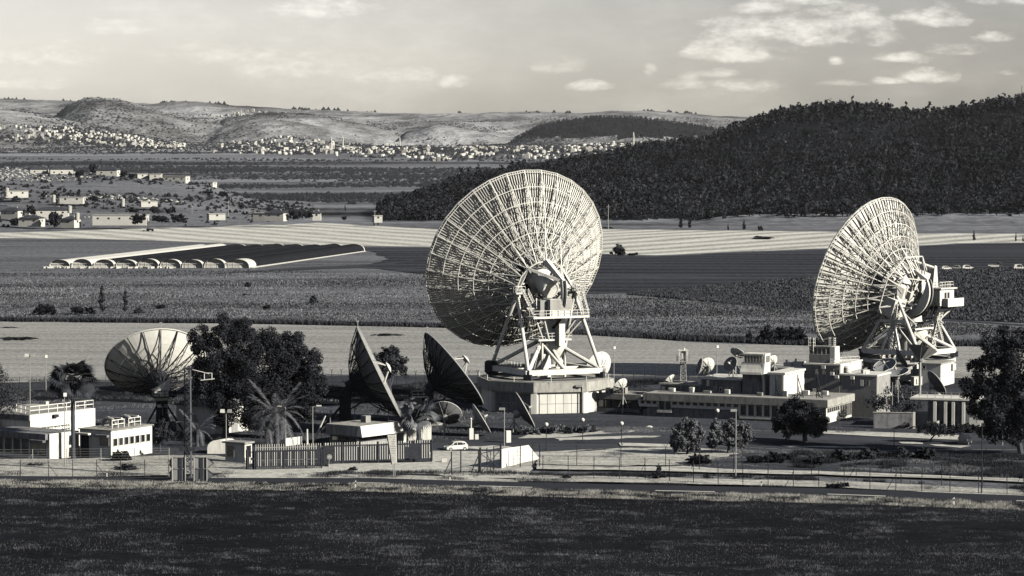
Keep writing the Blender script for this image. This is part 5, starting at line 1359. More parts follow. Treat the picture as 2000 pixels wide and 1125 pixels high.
# bushes: one mesh per kind, copied
def unit_bush(seed, m, n=900, tall=1.0, leaf=.16):
    rng = np.random.default_rng(seed); lob = []
    for i in range(5): lob.append((rng.uniform(-.45, .45), rng.uniform(-.4, .4), tall * rng.uniform(.3, .62), .42, .42, .36 * tall))
    return crown_mesh('bush', lob, n, leaf, seed, m, 9)
BM = {'dark': unit_bush(31, m_leaf), 'dark2': unit_bush(32, m_leaf, tall=.8), 'mid': unit_bush(33, m_leaf2), 'pale': unit_bush(34, m_olive), 'low': unit_bush(35, m_leaf2, tall=.55),
      'tall': crown_mesh('bush', [(0, 0, .5, .18, .18, .35), (.03, 0, 1.0, .2, .2, .4), (-.03, 0, 1.5, .16, .16, .42), (0, 0, 1.9, .09, .09, .3)], 900, .12, 36, m_leaf2, 10),
      'cone': crown_mesh('bush', [(0, 0, .35, .30, .3, .35), (0, 0, .8, .22, .22, .4), (0, 0, 1.25, .13, .13, .35), (0, 0, 1.6, .05, .05, .3)], 700, .12, 37, m_leaf, 9),
      'wild': crown_mesh('bush', [(0, 0, .4, .5, .4, .4), (.5, .1, .3, .35, .35, .3), (-.45, 0, .3, .35, .35, .28), (.1, 0, .8, .25, .25, .25)], 800, .15, 38, m_leaf2, 9)}
def bush(kind, px, py, wpx, label, name='bush', cat='bush', group=None, sz=1.0, dz=0.0):
    p = G(px, py); s = wpx / (FPX / p.y) / 1.5
    o = link(name, BM[kind], None, (p.x, p.y, p.z - .05 + dz), (0, 0, (px * 7.7 + py) % 6.28)); o.scale = (s, s, s * sz)
    return tag(o, label, cat, group)
# single trees and bushes out in the fields
for k, px, py, w, sz, nm, lab in (
    ('tall', 199, 614, 42, .95, 'poplar', 'taller of two leafy poplars in the rough meadow on the left'),
    ('tall', 245, 613, 32, 1.0, 'poplar', 'slimmer leafy poplar right of the taller one on the left'),
    ('dark', 92, 615, 52, .62, 'bush', 'wide dark bush at the far left edge of the rough meadow'),
    ('dark2', 150, 614, 36, .9, 'bush', 'dark bush just left of the taller poplar'),
    ('dark', 178, 613, 26, .8, 'bush', 'dark bush touching the foot of the taller poplar'),
    ('mid', 272, 612, 26, .7, 'bush', 'low bush just right of the slimmer poplar'),
    ('dark2', 315, 603, 28, .6, 'bush', 'flat dark bush alone right of the poplars'),
    ('mid', 483, 561, 16, 1.1, 'bush', 'small round bush in the meadow below the greenhouse corner'),
    ('dark2', 477, 577, 10, .8, 'bush', 'tiny dark bush below the small round one'),
    ('dark2', 522, 604, 22, .8, 'bush', 'small dark bush near the lower edge of the rough meadow'),
    ('mid', 613, 592, 22, 1.2, 'bush', 'leafy bush with a dark shadow in the middle of the meadow'),
    ('mid', 1207, 499, 36, 1.05, 'round_tree', 'single round tree at the edge of the far pale field beside the largest dish'),
    ('low', 1238, 499, 22, .7, 'bush', 'low scrub right beside the single round field tree'),
    ('cone', 1330, 447, 22, 1.1, 'conifer', 'left of a pair of dark conifers on the far field edge'),
    ('cone', 1347, 447, 18, 1.2, 'conifer', 'right of a pair of dark conifers on the far field edge'),
    ('cone', 1453, 450, 18, 1.0, 'conifer', 'single dark conifer right of the pair on the far field edge'),
    ('cone', 1422, 450, 10, 1.1, 'conifer', 'thin small conifer between the pair and the single one'),
    ('dark', 1486, 451, 13, 1.2, 'bush', 'round dark bush on the far edge of the pale striped field'),
    ('low', 1488, 467, 44, .35, 'bush', 'flat dark weed patch in the middle of the far striped field'),
    ('low', 1185, 446, 22, .4, 'bush', 'low scrub at the foot of the thin field mast'),
    ('cone', 1902, 471, 16, 1.1, 'conifer', 'lone pointed tree on the field strip right of the second big dish'),
    ('cone', 1984, 472, 10, 1.5, 'conifer', 'narrow tree near the right edge of the far strip'),
    ('cone', 1998, 473, 9, 1.3, 'conifer', 'narrow tree cut by the right edge of the far strip'),
    ('wild', 1499, 668, 44, 1.15, 'bush', 'tall wild bush in the meadow left of the second big dish'),
    ('dark', 1527, 668, 50, .9, 'bush', 'dark dense bush right of the tall wild one'),
    ('mid', 1462, 666, 22, 1.2, 'bush', 'smaller bush left of the tall wild one'),
    ('dark', 1560, 672, 44, 1.2, 'bush', 'dark bush half behind the lower rim of the second big dish'),
    ('low', 38, 664, 78, .22, 'bush', 'flat dark weed patch in the pale field at the left edge'),
    ('low', 755, 656, 60, .2, 'bush', 'flat dark weed patch in the pale field right of the edge-on dish tip'),
    ('low', 18, 641, 34, .25, 'bush', 'small flat weed patch on the upper rim of the near pale field'),
    ('cone', 674, 413, 8, 1.6, 'cypress', 'lone dark cypress in the valley field left of the forest'),
    ('cone', 731, 441, 8, 1.4, 'cypress', 'left of two thin cypresses at the end of the pale field'),
    ('cone', 738, 441, 8, 1.7, 'cypress', 'right of two thin cypresses at the end of the pale field'),
    # station planting
    ('dark', 232, 903, 48, .8, 'bush', 'dark rounded bush in front of the low white house'),
    ('mid', 690, 922, 30, .6, 'bush', 'scruffy bush at the foot of the palisade fence'),
    ('wild', 1288, 938, 34, 1.3, 'bush', 'wild grassy bush at the roadside fence right of the fenced yard'),
    ('dark', 1360, 909, 60, .6, 'bush', 'wide dark bush below the left olive tree'),
    ('dark2', 1475, 905, 46, .7, 'bush', 'dark bush right of the tall lamp post, first of the row'),
    ('dark', 1515, 905, 50, .7, 'bush', 'dark bush right of the tall lamp post, second of the row'),
    ('dark2', 1545, 899, 30, 1.0, 'bush', 'tallest dark bush in the row right of the lamp post'),
    ('dark', 1585, 910, 52, .6, 'bush', 'dark bush right of the tall lamp post, last of the row'),
    ('mid', 1640, 902, 60, .7, 'bush', 'broad bush along the inner road below the grey garden wall'),
    ('mid', 1700, 900, 60, .7, 'bush', 'broad bush in the middle of the inner road planting'),
    ('wild', 1760, 898, 50, .8, 'bush', 'ragged bush at the inner road left of the thin sign post'),
    ('dark', 1805, 898, 46, .9, 'bush', 'dark bush with a spiky top right of the thin sign post'),
    ('dark2', 1640, 956, 40, .7, 'bush', 'dark roadside bush near a fence post right of the white marker'),
    ('dark', 1625, 957, 26, .8, 'bush', 'small dark roadside bush beside the larger one'),
    ('mid', 1765, 838, 50, .5, 'bush', 'low planting along the foot of the grey garden wall'),
    ('dark', 1890, 846, 46, .7, 'bush', 'dark bush under the big right-hand pine'),
    ('mid', 1108, 938, 26, .8, 'bush', 'small dark bush by the double fence near the yard'),
    ('mid', 250, 920, 60, .4, 'bush', 'low weeds along the left front fence'),
    ('low', 70, 912, 40, .5, 'bush', 'low weeds at the left end of the front fence')):
    bush(k, px, py, w, lab, nm, {'poplar': 'tree', 'conifer': 'tree', 'cypress': 'tree', 'round_tree': 'tree'}.get(nm, 'bush'), None, sz)
# row of pale ornamental grasses below the octagonal house
m_orn = m_olive
for i, px in enumerate((1012, 1028, 1044, 1061, 1078, 1094, 1110, 1126, 1141, 1156)):
    bush('pale' if i % 3 else 'mid', px, 851 - (i % 2) * 2 - i * .4, 24 + (i * 5) % 7, 'pale bushy clump in the row below the octagonal house', 'ornamental_grass', 'plant', 'bushy clumps below the octagonal house', 1.0)

# ------------------------------------------------------------------ grass and weeds (nobody could count them)
def blades(name, pts, hgt, wid, m, rng, lean=.35, per=1):
    """one bent triangle pair per blade"""
    n = len(pts); a = rng.random(n) * 6.283; w = np.stack([np.cos(a), np.sin(a), np.zeros(n)], 1) * (wid * (.6 + .8 * rng.random(n)))[:, None] / 2
    l = rng.normal(size=(n, 2)) * lean * hgt[:, None]
    tip = pts + np.stack([l[:, 0], l[:, 1], hgt], 1)
    V = np.stack([pts - w, pts + w, tip], 1).reshape(-1, 3); F = np.arange(3 * n).reshape(n, 3)
    o = link(name, np_mesh(name, V, F, m)); return tag(o, kind='stuff')
def scatter(px0, px1, py0, py1, n, rng):
    """uniform over the ground seen in that window (both edges may be polylines)"""
    u = rng.random(n); px = px0 + (px1 - px0) * rng.random(n)
    t = interp(py0, px) if isinstance(py0, list) else np.full(n, float(py0)); b = interp(py1, px) if isinstance(py1, list) else np.full(n, float(py1))
    y0, y1 = 1 / (b - 281.5), 1 / (t - 281.5)          # distance goes like 1/(py - horizon)
    s = y0 + (y1 - y0) * u; py = 281.5 + 1 / s
    v = (562.5 - py) / FPX; dz = -_sp + v * _cp; dy = _cp + v * _sp; tt = -CAMH / dz
    return np.stack([(px - 1000) / FPX * tt, dy * tt, np.zeros(n)], 1)
rg = np.random.default_rng(5)
RBo = lambda d: [(x, y + d) for x, y in RB]
# foreground meadow
p = scatter(-120, 2120, RBo(14), 1190, 520000, rg)
nz1 = vnoise(p[:, 0], p[:, 1], 9, 51); nz2 = vnoise(p[:, 0] * .7, p[:, 1], 2.8, 52)
keep = rg.random(len(p)) < np.clip(.60 + 1.1 * nz2 + .4 * nz1, .10, 1); p, n1_, n2_ = p[keep], nz1[keep], nz2[keep]
blades('meadow_grass', p, np.clip(.34 + .16 * n1_ + .42 * n2_ + .08 * rg.normal(size=len(p)), .10, .9), np.full(len(p), .09), m_grassA, rg)
p = scatter(-120, 2120, RBo(16), 1190, 200000, rg); nz1 = vnoise(p[:, 0] * .4, p[:, 1], 5, 61, 5); p = p[nz1 + .9 * rg.random(len(p)) > .60]
blades('pale_stalks', p, .30 + .32 * rg.random(len(p)), np.full(len(p), .075), mat('half dry grass', .24, .5, .9, .9, contrast=1.5, coords='World'), rg, .3)
# pale verge along the road
p = scatter(-120, 2120, RBo(-1), RBo(15), 110000, rg); nz1 = vnoise(p[:, 0], p[:, 1], 2.5, 71); k = (nz1 > -.45); p = p[k]; nz1 = nz1[k]
blades('verge_grass', p, np.clip(.48 + .36 * nz1 + .1 * rg.normal(size=len(p)), .12, 1.1), np.full(len(p), .07), m_grassB, rg, .3)
# weeds on the far side of the road and along the fences
for nm, box, n, h, m in (('roadside_weeds', (-100, 2100, [(a, b - 9) for a, b in RT], [(a, b - 1) for a, b in RT]), 26000, .55, m_grassD), ('roadside_weeds', (640, 2100, [(640, 924), (1000, 926), (1400, 929), (2100, 955)], [(640, 932), (1000, 934), (1400, 938), (2100, 968)]), 26000, .6, m_grassD),
                         ('yard_weeds', (1040, 2100, [(1040, 893), (1400, 880), (1700, 885), (2100, 895)], [(1040, 912), (1400, 912), (1700, 922), (2100, 942)]), 60000, .42, m_grassC), ('yard_weeds', (1550, 2100, [(1550, 885), (2100, 893)], [(1550, 915), (2100, 940)]), 50000, .7, m_grassD),
                         ('yard_weeds', (-100, 1000, 752, 862), 60000, .45, m_grassC), ('yard_weeds', (-100, 1330, 745, 780), 60000, .7, m_grassD), ('yard_weeds', (-100, 480, 905, 930), 16000, .4, m_grassD), ('yard_weeds', (1100, 1700, 838, 848), 20000, .45, m_grassC)):
    p = scatter(*box, n, rg); z = vnoise(p[:, 0], p[:, 1], 5, len(nm) + n % 97); p = p[z > .02]; z = z[z > .02]
    blades(nm, p, h * (.5 + 1.3 * z + .3 * rg.random(len(p))), np.full(len(p), .11), m, rg, .4)
# rough meadow tufts
for nm, m, n, sd, h in (('meadow_tufts', m_grassC, 80000, 81, .45), ('dark_meadow_tufts', m_grassD, 60000, 82, .5)):
    p = scatter(-150, 2150, [(0, 528), (500, 528), (850, 536), (1000, 570), (1240, 578), (1600, 612), (2000, 640)], [(0, 629), (400, 631), (860, 640), (1150, 654), (1300, 663), (1580, 672), (2000, 676)], n, rg)
    z = vnoise(p[:, 0] * .18, p[:, 1] * .9, 26, sd, 5); k = z > (.0 if m is m_grassD else -.25); p = p[k]; z = z[k]
    blades(nm, p, h * (.35 + 1.2 * np.abs(z) + .4 * rg.random(len(p))), np.full(len(p), .38), m, rg, .5)
# bank of tall dark grass on the upper rim of the near pale field
p = scatter(-150, 2150, [(0, 626), (400, 629), (860, 637), (1150, 650), (1300, 658), (1580, 668), (2100, 672)], [(0, 629), (400, 632), (860, 641), (1150, 656), (1300, 665), (1580, 676), (2100, 679)], 16000, rg)
blades('bank_grass', p, .8 + .7 * rg.random(len(p)), np.full(len(p), .5), m_grassD, rg, .3)
# leafy crop
p = scatter(1230, 2150, [(1230, 572), (1330, 564), (1450, 553), (1600, 541), (1800, 527), (2150, 522)], [(1230, 576), (1300, 582), (1400, 591), (1500, 600), (1600, 608), (1800, 621), (2150, 638)], 60000, rg)
blades('crop_leaves', p, .35 + .5 * rg.random(len(p)), np.full(len(p), .8), mat('crop leaves', .075, .5, .4, .9, contrast=1.6, coords='World'), rg, .6)
# ------------------------------------------------------------------ small dishes
def small_dish(px, py, Y, Dpx, axis, label, foot=None, fd=.38, m=None, ribs=8, feed=True, group=None, mount=True):
    c = P(px, py, Y); s = FPX / Y; D = Dpx / s; fr = DishFrame(axis, c, D, fd); R = fr.R
    zf = foot if foot is not None else 0.0
    hub = fr.world((0, 0, -.25)); back = fr.world((0, 0, -.16 * D))
    g = Vector((back.x, back.y, zf)); root = thing('dish_antenna', g, label, 'dish antenna', group)
    n = 24; mb = MB(); rr = [0.02, R * .35, R * .7, R]; vs = []
    for off in (0, -.06):
        for r in rr:
            for i in range(n): vs.append(fr.loc(r, 2 * math.pi * i / n, off))
    fs = []; k = len(rr)
    for a in range(k - 1):
        for i in range(n):
            j = (i + 1) % n
            fs.append((a * n + i, a * n + j, (a + 1) * n + j, (a + 1) * n + i)); fs.append(((k + a) * n + i, (k + a + 1) * n + i, (k + a + 1) * n + j, (k + a) * n + j))
    for i in range(n): j = (i + 1) % n; fs.append(((k - 1) * n + i, (k - 1) * n + j, (2 * k - 1) * n + j, (2 * k - 1) * n + i))
    mb.add(vs, fs); local_part(root, fr, mb, 'reflector', m or m_panel, True)
    mb = MB(); rp = [fr.loc(R, 2 * math.pi * i / n, -.03) for i in range(n)]
    for i in range(n): mb.bar(rp[i], rp[(i + 1) % n], .09 * D / 5 + .03, 5, caps=False)
    local_part(root, fr, mb, 'rim', m_frame)
    for i in range(ribs):
        mb = MB(); t = 2 * math.pi * i / ribs
        p3 = [fr.loc(R * q, t, -.12) for q in (.98, .6, .25)]; b = Vector((.12 * R * math.cos(t), .12 * R * math.sin(t), -.10 * D))
        mb.path(p3, .07, 4); mb.bar(p3[1], b, .06); mb.bar(p3[0], p3[0] + (p3[2] - p3[0]) * .02, .08); local_part(root, fr, mb, 'rib', m_frame if m is None else m_galv)
    mb = MB(); mb.lathe([(.10 * D, -.06), (.10 * D, -.12 * D), (.06 * D, -.16 * D)], n=12); local_part(root, fr, mb, 'hub', m_galv, True)
    if feed:
        f = fr.f * .8; mb = MB()
        for i in range(3): t = 2 * math.pi * i / 3 + .5; mb.bar(fr.loc(R * .8, t), (0, 0, f), .06)
        local_part(root, fr, mb, 'feed_strut', m_galv)
        mb = MB(); mb.lathe([(.02, f - .3), (.2, f - .22), (.16, f + .3), (.05, f + .35)], n=10); local_part(root, fr, mb, 'feed_horn', m_white, True)
    if mount:
        mb = MB(); h = back.z - zf
        mb.bar(g, back, .34 if D > 3 else .2, 8)
        for q in range(3):
            t = q * 2.094 + .4; e = Vector((math.cos(t), math.sin(t), 0)) * min(1.6, h * .5); mb.bar(g + e, g + Vector((0, 0, h * .7)), .14, 6)
        mb.build('mount', m_galv, root)
    return root
H = FL
small_dish(872, 806, 474, 62, (.18, .72, .62), 'shaded small dish with ribbed back beside the shaggy palm', m=m_meshd, ribs=10)
small_dish(941, 817, 470, 66, (.83, .12, .50), 'small dish with bright flat rim tilted to the right, before the octagonal house', ribs=8)
small_dish(1026, 800, 478, 78, (.86, .10, .46), 'larger grey dish tilted right, standing beyond the pale slab in front of the octagonal house', m=m_meshd, ribs=6)
small_dish(1168, 716, 537, 62, (-.60, .74, .30), 'bright white dish behind the right corner of the turning frame', foot=0, ribs=12)
small_dish(1211, 752, 512, 32, (-.55, .62, .55), 'small white dish rising behind the three vent stacks', foot=0)
zz = H.z_at(748, H.a_at(1300, 7, 6), 7)
small_dish(1307, 741, H(H.a_at(1307, 7, 6), 7, 0).y, 26, (-.6, .45, .65), 'little arched white dish at the left end of the lowest upper storey roof', foot=zz, feed=False)
zz = H.z_at(736, H.a_at(1400, 7, 6), 7)
for px, py, b, d, ax, lab in ((1365, 716, 8, 34, (-.93, -.18, .3), 'dark edge-on dish, left of the pair on the grey storey roof'), (1381, 713, 9, 30, (-.35, .90, .25), 'see-through mesh backed dish just behind the edge-on roof dish'),
                              (1426, 711, 8, 32, (-.62, -.62, .48), 'dark faced round dish on the roof left of the flared tower'), (1441, 689, 12, 30, (.45, .55, .72), 'tilted thin dish peeking above the left shoulder of the flared tower')):
    small_dish(px, py, H(H.a_at(px, b, 6), b, 0).y, d, ax, lab, foot=zz, m=m_meshd if 'dark' in lab else None)
small_dish(1508, 705, H(H.a_at(1508, 8, 6), 8, 0).y, 24, (-.55, .75, .35), 'round white dish directly right of the flared tower top', foot=H.z_at(728, H.a_at(1515, 8, 5), 8))
for px, py, Y, d, ax, lab in ((1728, 713, 545, 46, (-.35, -.40, .85), 'grey dish leaning left in the cluster below the second big antenna'), (1762, 698, 548, 44, (.86, .05, .5), 'narrow tilted dish in the middle of the cluster below the second big antenna'),
                              (1750, 726, 535, 50, (-.20, -.22, .95), 'wide open dish lying low in the cluster below the second big antenna'), (1830, 748, 536, 56, (.80, .22, .52), 'thin slanted dish in front of the cube-shaped house')):
    small_dish(px, py, Y, d, ax, lab, m=m_meshd, ribs=8)
def horn():
    c = P(1797, 706, 545); root = thing('horn_antenna', (c.x, c.y, 0), 'dark conical horn reflector opening upwards beside the cube-shaped house', 'horn antenna')
    n = 12; s = FPX / 545; mb = MB()
    ax = Vector((.25, .25, .95)).normalized(); mb.lathe([(.45, 0), (.7, .6), (28 / s, 2.6), (28 / s + .1, 2.6), (28 / s, 2.5), (.6, .55)], c, n, axis=ax, caps=False); mb.build('cone', m_grey, root)
    mb = MB(); a = ax.orthogonal().normalized(); b = ax.cross(a)
    for i in range(n):
        t = 2 * math.pi * i / n; e = a * math.cos(t) + b * math.sin(t); mb.bar(c + ax * .6 + e * .74, c + ax * 2.62 + e * (28 / s + .05), .09)
    mb.build('rib', m_galv, root)
    mb = MB(); mb.bar(Vector((c.x, c.y, 0)), c, .5, 8); mb.build('mount', m_galv, root)
horn()
def radome(px, py, base_py, r, label):
    b = G(px, base_py); s = FPX / b.y; z = Zat(py, b.y); R = r / s; root = thing('drum_antenna', b, label, 'antenna')
    mb = MB(); mb.bar(b, b + Vector((0, 0, z - R * .8)), .22, 8); mb.build('post', m_galv, root)
    mb = MB(); mb.lathe([(R * .75, -R * .5), (R, -R * .3), (R, R * .35), (R * .7, R * .8), (R * .1, R)], b + Vector((0, 0, z)), 16, axis=(.55, -.8, .1)); mb.build('drum', m_white, root, smooth=True)
radome(171, 773, 838, 12, 'white drum antenna on a post behind the tall fan palm')

# platform mast between the houses (white lookout on a lattice pedestal)
def lattice(mb, base, top, w0, w1, n, leg=.12, web=.07, sides=4):
    base, top = Vector(base), Vector(top)
    def ring(t):
        c = base.lerp(top, t); w = w0 + (w1 - w0) * t
        return [c + Vector((math.cos(a), math.sin(a), 0)) * w * .7 for a in [math.pi / sides + 2 * math.pi * k / sides for k in range(sides)]]
    rs = [ring(i / n) for i in range(n + 1)]
    for i in range(n):
        for k in range(sides):
            mb.bar(rs[i][k], rs[i + 1][k], leg, 4, caps=False); j = (k + 1) % sides
            mb.bar(rs[i][k], rs[i + 1][j] , web, 4, caps=False); mb.bar(rs[i][j], rs[i + 1][k], web, 4, caps=False); mb.bar(rs[i + 1][k], rs[i + 1][j], web, 4, caps=False)
m_signd_ = mat('dull mast steel', .12, .3, 2, .6)
def masts():
    b = G(369, 936); zt = Zat(715, b.y); root = thing('lattice_mast', b, 'tall slim lattice mast beside the big evergreens, behind the arrow signs', 'mast')
    mb = MB(); lattice(mb, b, b + Vector((0, 0, zt)), .95, .8, 22, .13, .07, 3); mb.build('lattice', m_signd_, root)
    mb = MB()
    for z in (zt * .98, zt * .58, zt * .27): mb.box(b + Vector((0, 0, z)), (1.25, 1.25, .12))
    mb.box(b + Vector((.5, -.4, zt * .27)), (1.0, .5, .5)); mb.box(b + Vector((-.9, -.4, zt * .27)), (.8, .5, .5)); mb.build('equipment_box', m_dark, root)
    mb = MB(); p = b + Vector((.6, 0, zt * .97)); q = p + Vector((2.4, 0, -.6)); mb.bar(p, q, .1); mb.bar(q + Vector((-.7, 0, 0)), q + Vector((-.7, 0, -.9)), .09); mb.bar(q + Vector((.4, 0, .1)), q + Vector((.4, 0, -.9)), .09)
    mb.bar(q + Vector((-.7, 0, .1)), q + Vector((.4, 0, .1)), .09); mb.bar(q + Vector((-1.2, 0, -.95)), q + Vector((.8, 0, -.75)), .14); mb.build('side_arm', m_white, root)
    # white cabin on a short lattice pedestal in the background
    b = G(1334, 752); z0, z1 = Zat(705, b.y), Zat(684, b.y); root = thing('lookout_mast', b, 'white lookout cabin on a short lattice tower before the near pale field', 'mast')
    mb = MB(); lattice(mb, b, b + Vector((0, 0, z0)), 1.3, .9, 5, .14, .08); mb.build('lattice', m_galv, root)
    mb = MB(); c = b + Vector((0, 0, z0)); mb.box(c, (2.6, 2.6, .15))
    for x in (-1.2, 1.2): railing(mb, [c + Vector((x, -1.2, .1)), c + Vector((x, 1.2, .1))], 1.0, .07)
    railing(mb, [c + Vector((-1.2, -1.2, .1)), c + Vector((1.2, -1.2, .1))], 1.0, .07); mb.build('platform', m_galv, root)
    mb = MB(); h = z1 - z0
    for x, y in ((-.85, -.8), (.85, -.8), (.85, .8), (-.85, .8)): mb.box(c + Vector((x, y, h / 2)), (.22, .22, h))
    mb.box(c + Vector((0, 0, h)), (2.1, 2.0, .15)); mb.box(c + Vector((.1, 0, h / 2)), (.8, 1.0, h)); mb.lathe([(.25, 0), (.2, .4), (0, .5)], c + Vector((.2, 0, h)), 8); mb.build('cabin', m_white, root)
masts()

# ------------------------------------------------------------------ lamps
def lamp_globe(px, py, base, label):
    b = G(px, base); z = Zat(py, b.y); root = thing('globe_lamp', b, label, 'lamp', 'globe lamps along the inner road')
    mb = MB(); mb.bar(b, b + Vector((0, 0, z - .2)), .14, 8, .10); mb.lathe([(.2, 0), (.18, .3), (.07, .35)], b, 8); mb.build('post', m_dark, root)
    mb = MB(); r = .33; mb.lathe([(.05, -r)] + [(r * math.cos(t), r * math.sin(t)) for t in np.linspace(-1.2, 1.2, 7)] + [(.02, r)], b + Vector((0, 0, z)), 14); mb.build('globe', m_white, root, smooth=True)
for px, py, bs, lab in ((1067, 829, 881, 'globe lamp nearest the pale concrete slab, leftmost of the four'), (1138, 820, 863, 'globe lamp in front of the bushy clumps, second from left'), (1214, 827, 871, 'globe lamp by the inner road in front of the link wing'), (1401, 802, 858, 'globe lamp rising behind the wider olive tree')): lamp_globe(px, py, bs, lab)
def street_lamp(px, top, base, label, kind='one', dirx=1, m=None, post=.17, group='lamp posts around the station'):
    b = G(px, base); z = Zat(top, b.y); root = thing('street_lamp', b, label, 'lamp', group)
    mb = MB(); mb.bar(b + Vector((0, 0, -.1)), b + Vector((0, 0, z - .05)), post, 8, post * .65); mb.build('post', m or m_galv, root)
    t = b + Vector((0, 0, z))
    if kind == 'one':
        mb = MB(); mb.box(t + Vector((dirx * .35, -.15, -.05)), (.95, .5, .30)); mb.box(t + Vector((dirx * .35, -.15, .12)), (.8, .4, .06)); mb.build('lamp_head', m_grey, root)
    elif kind == 'arm':
        mb = MB(); mb.path([t + Vector((0, 0, -.4)), t + Vector((dirx * .15, 0, -.1)), t + Vector((dirx * .5, 0, 0)), t + Vector((dirx * .8, 0, .02))], .09, 6); mb.build('arm', m or m_galv, root)
        mb = MB(); mb.box(t + Vector((dirx * 1.0, 0, .05)), (.8, .3, .18)); mb.build('lamp_head', m_white, root)
    elif kind == 'flood':
        for k, s in ((0, -1), (1, 1)):
            mb = MB(); c = t + Vector((s * .55, -.1, .05)); mb.hexa([c + Vector(v) for v in ((-.35, -.15, -.25), (.35, -.15, -.3), (.35, .15, -.2), (-.35, .15, -.15), (-.3, -.1, .22), (.3, -.1, .2), (.3, .15, .25), (-.3, .15, .25))]); mb.build('floodlight', m_white if s < 0 else m_grey, root)
        mb = MB(); mb.bar(t + Vector((-.7, 0, -.15)), t + Vector((.7, 0, -.15)), .1); mb.build('cross_arm', m_galv, root)
    elif kind == 'small':
        mb = MB(); mb.box(t + Vector((.08, -.1, .1)), (.5, .3, .55), .4); mb.build('floodlight', m_white, root)
    return root
for px, tp, bs, k, d, lab in (
    (985, 798, 884, 'one', -1, 'lamp post with a box head standing by the fenced yard below the octagonal house'),
    (1437, 801, 932, 'one', -1, 'tall lamp post in front of the wider olive tree'),
    (1917, 823, 968, 'one', -1, 'tall lamp post near the right edge, beside the big pine'),
    (442, 803, 900, 'flood', 1, 'twin floodlight post just left of the guard booth'),
    (59, 694, 812, 'flood', 1, 'tall twin floodlight post behind the left railed house'),
    (90, 697, 768, 'small', 1, 'thin pole with one small lamp right of the tall twin floodlight'),
    (558, 794, 872, 'arm', -1, 'lamp post with a short arm in front of the feathery date palm'),
    (611, 793, 872, 'arm', 1, 'bent arm lamp post right of the feathery date palm'),
    (318, 793, 850, 'flood', 1, 'short floodlight post below the left dish'),
    (127, 772, 912, 'small', 1, 'lamp post with a white head in front of the left end wall'),
    (92, 788, 850, 'small', 1, 'lamp post rising over the roof of the low left house'),
    (1199, 680, 742, 'small', 1, 'thin light pole by the rear fence right of the white dish'),
    (1400, 678, 746, 'small', 1, 'thin light pole by the rear fence behind the roof dishes'),
    (965, 692, 748, 'small', 1, 'thin light pole by the rear fence seen between the antenna legs'),
    (693, 798, 846, 'small', 1, 'short floodlight on the gatehouse side, leftmost of three'),
    (738, 804, 842, 'small', 1, 'short floodlight above the gatehouse roof, middle of three'),
    (759, 801, 842, 'small', 1, 'short floodlight above the gatehouse roof, right of three'),
    (645, 806, 850, 'small', 1, 'short floodlight left of the gatehouse by the leaning white pole'),
    (1958, 822, 872, 'one', -1, 'small lamp post under the big right-hand pine')):
    street_lamp(px, tp, bs, lab, k, d, m_dark if 'right edge' in lab else None)
def pole(px, top, base, w, label, m, dx=0, cat='pole', name='pole'):
    b = G(px, base); z = Zat(top, b.y); mb = MB(); e = b + Vector((dx / (FPX / b.y), 0, z)); mb.bar(b, e, w, 6, w * .7)
    o = mb.build(name, m); o.location = b; o.data.transform(Matrix.Translation(-b)); tag(o, label, cat); return o
pole(610, 812, 868, .34, 'thick white pole leaning to the right between date palm and gatehouse', m_white, 26)
pole(1746, 838, 882, .14, 'thin dark sign post on the inner road verge', m_dark)
# ------------------------------------------------------------------ fences
def fence(name, label, pts, step, h, m=m_dark, w=.12, arm=None, wires=7, braces=(), wire=.022, post_h=0):
    """pts world points of the line; posts are parts sharing one mesh, wires one part"""
    base = Vector(pts[0]); root = thing(name, base, label, 'fence'); pos = []
    for a, b in zip(pts[:-1], pts[1:]):
        n = max(1, round((b - a).length / step))
        pos += [a.lerp(b, i / n) for i in range(n)]
    pos.append(pts[-1])
    def pm(kind):
        mb = MB(); mb.bar((0, 0, -.2), (0, 0, h), w, 6)
        if arm == 'y': mb.bar((0, 0, h), (.28, .15, h + .42), w * .7, 4); mb.bar((0, 0, h), (-.28, -.15, h + .42), w * .7, 4)
        elif arm == 'hook': mb.path([(0, 0, h), (-.05, -.03, h + .22), (-.2, -.15, h + .4), (-.4, -.25, h + .48)], w * .8, 5)
        if kind: mb.bar((0, 0, h * .75), (1.5 * kind, .1, 0), w * .7, 5)
        return mb.mesh('post', m)
    M = {k: pm(k) for k in (0, 1, -1)}
    rnd = random.Random(len(pos))
    for i, p in enumerate(pos):
        k = 0 if i not in braces else (1 if i % 2 else -1)
        o = link('post', M[k], root, p - base, (rnd.uniform(-.02, .02), rnd.uniform(-.02, .02), math.atan2((pts[-1] - pts[0]).y, (pts[-1] - pts[0]).x)))
    mb = MB()
    for i in range(len(pos) - 1):
        for k in range(wires):
            z = h * (.12 + .86 * k / max(1, wires - 1)); mb.bar(pos[i] + Vector((0, 0, z)), pos[i + 1] + Vector((0, 0, z)), wire, 3, caps=False)
    mb.build('wire', m, root)
    return root
gp = lambda *a: [G(x, y) for x, y in a]
fence('wire_fence', 'front wire fence at the left, along the road before the low houses', gp((-70, 934), (95, 935), (330, 934)), 3.6, 2.75, braces=(3, 5, 9))
fence('wire_fence', 'inner wire fence at the left, close to the low houses', gp((-70, 912), (330, 908)), 5.0, 2.6, m_galv, braces=(2, 7))
fence('wire_fence', 'roadside wire fence on the right with tall dark posts', gp((1060, 936), (1260, 941), (1500, 956), (1800, 964), (2080, 974)), 3.85, 3.5, braces=(4, 10, 14, 19, 23), post_h=1)
fence('wire_fence', 'second wire fence on the right behind the dirt track', gp((1040, 912), (1300, 916), (1500, 931), (1760, 948), (2080, 960)), 6.1, 3.3, arm='y', braces=(4, 8, 12))
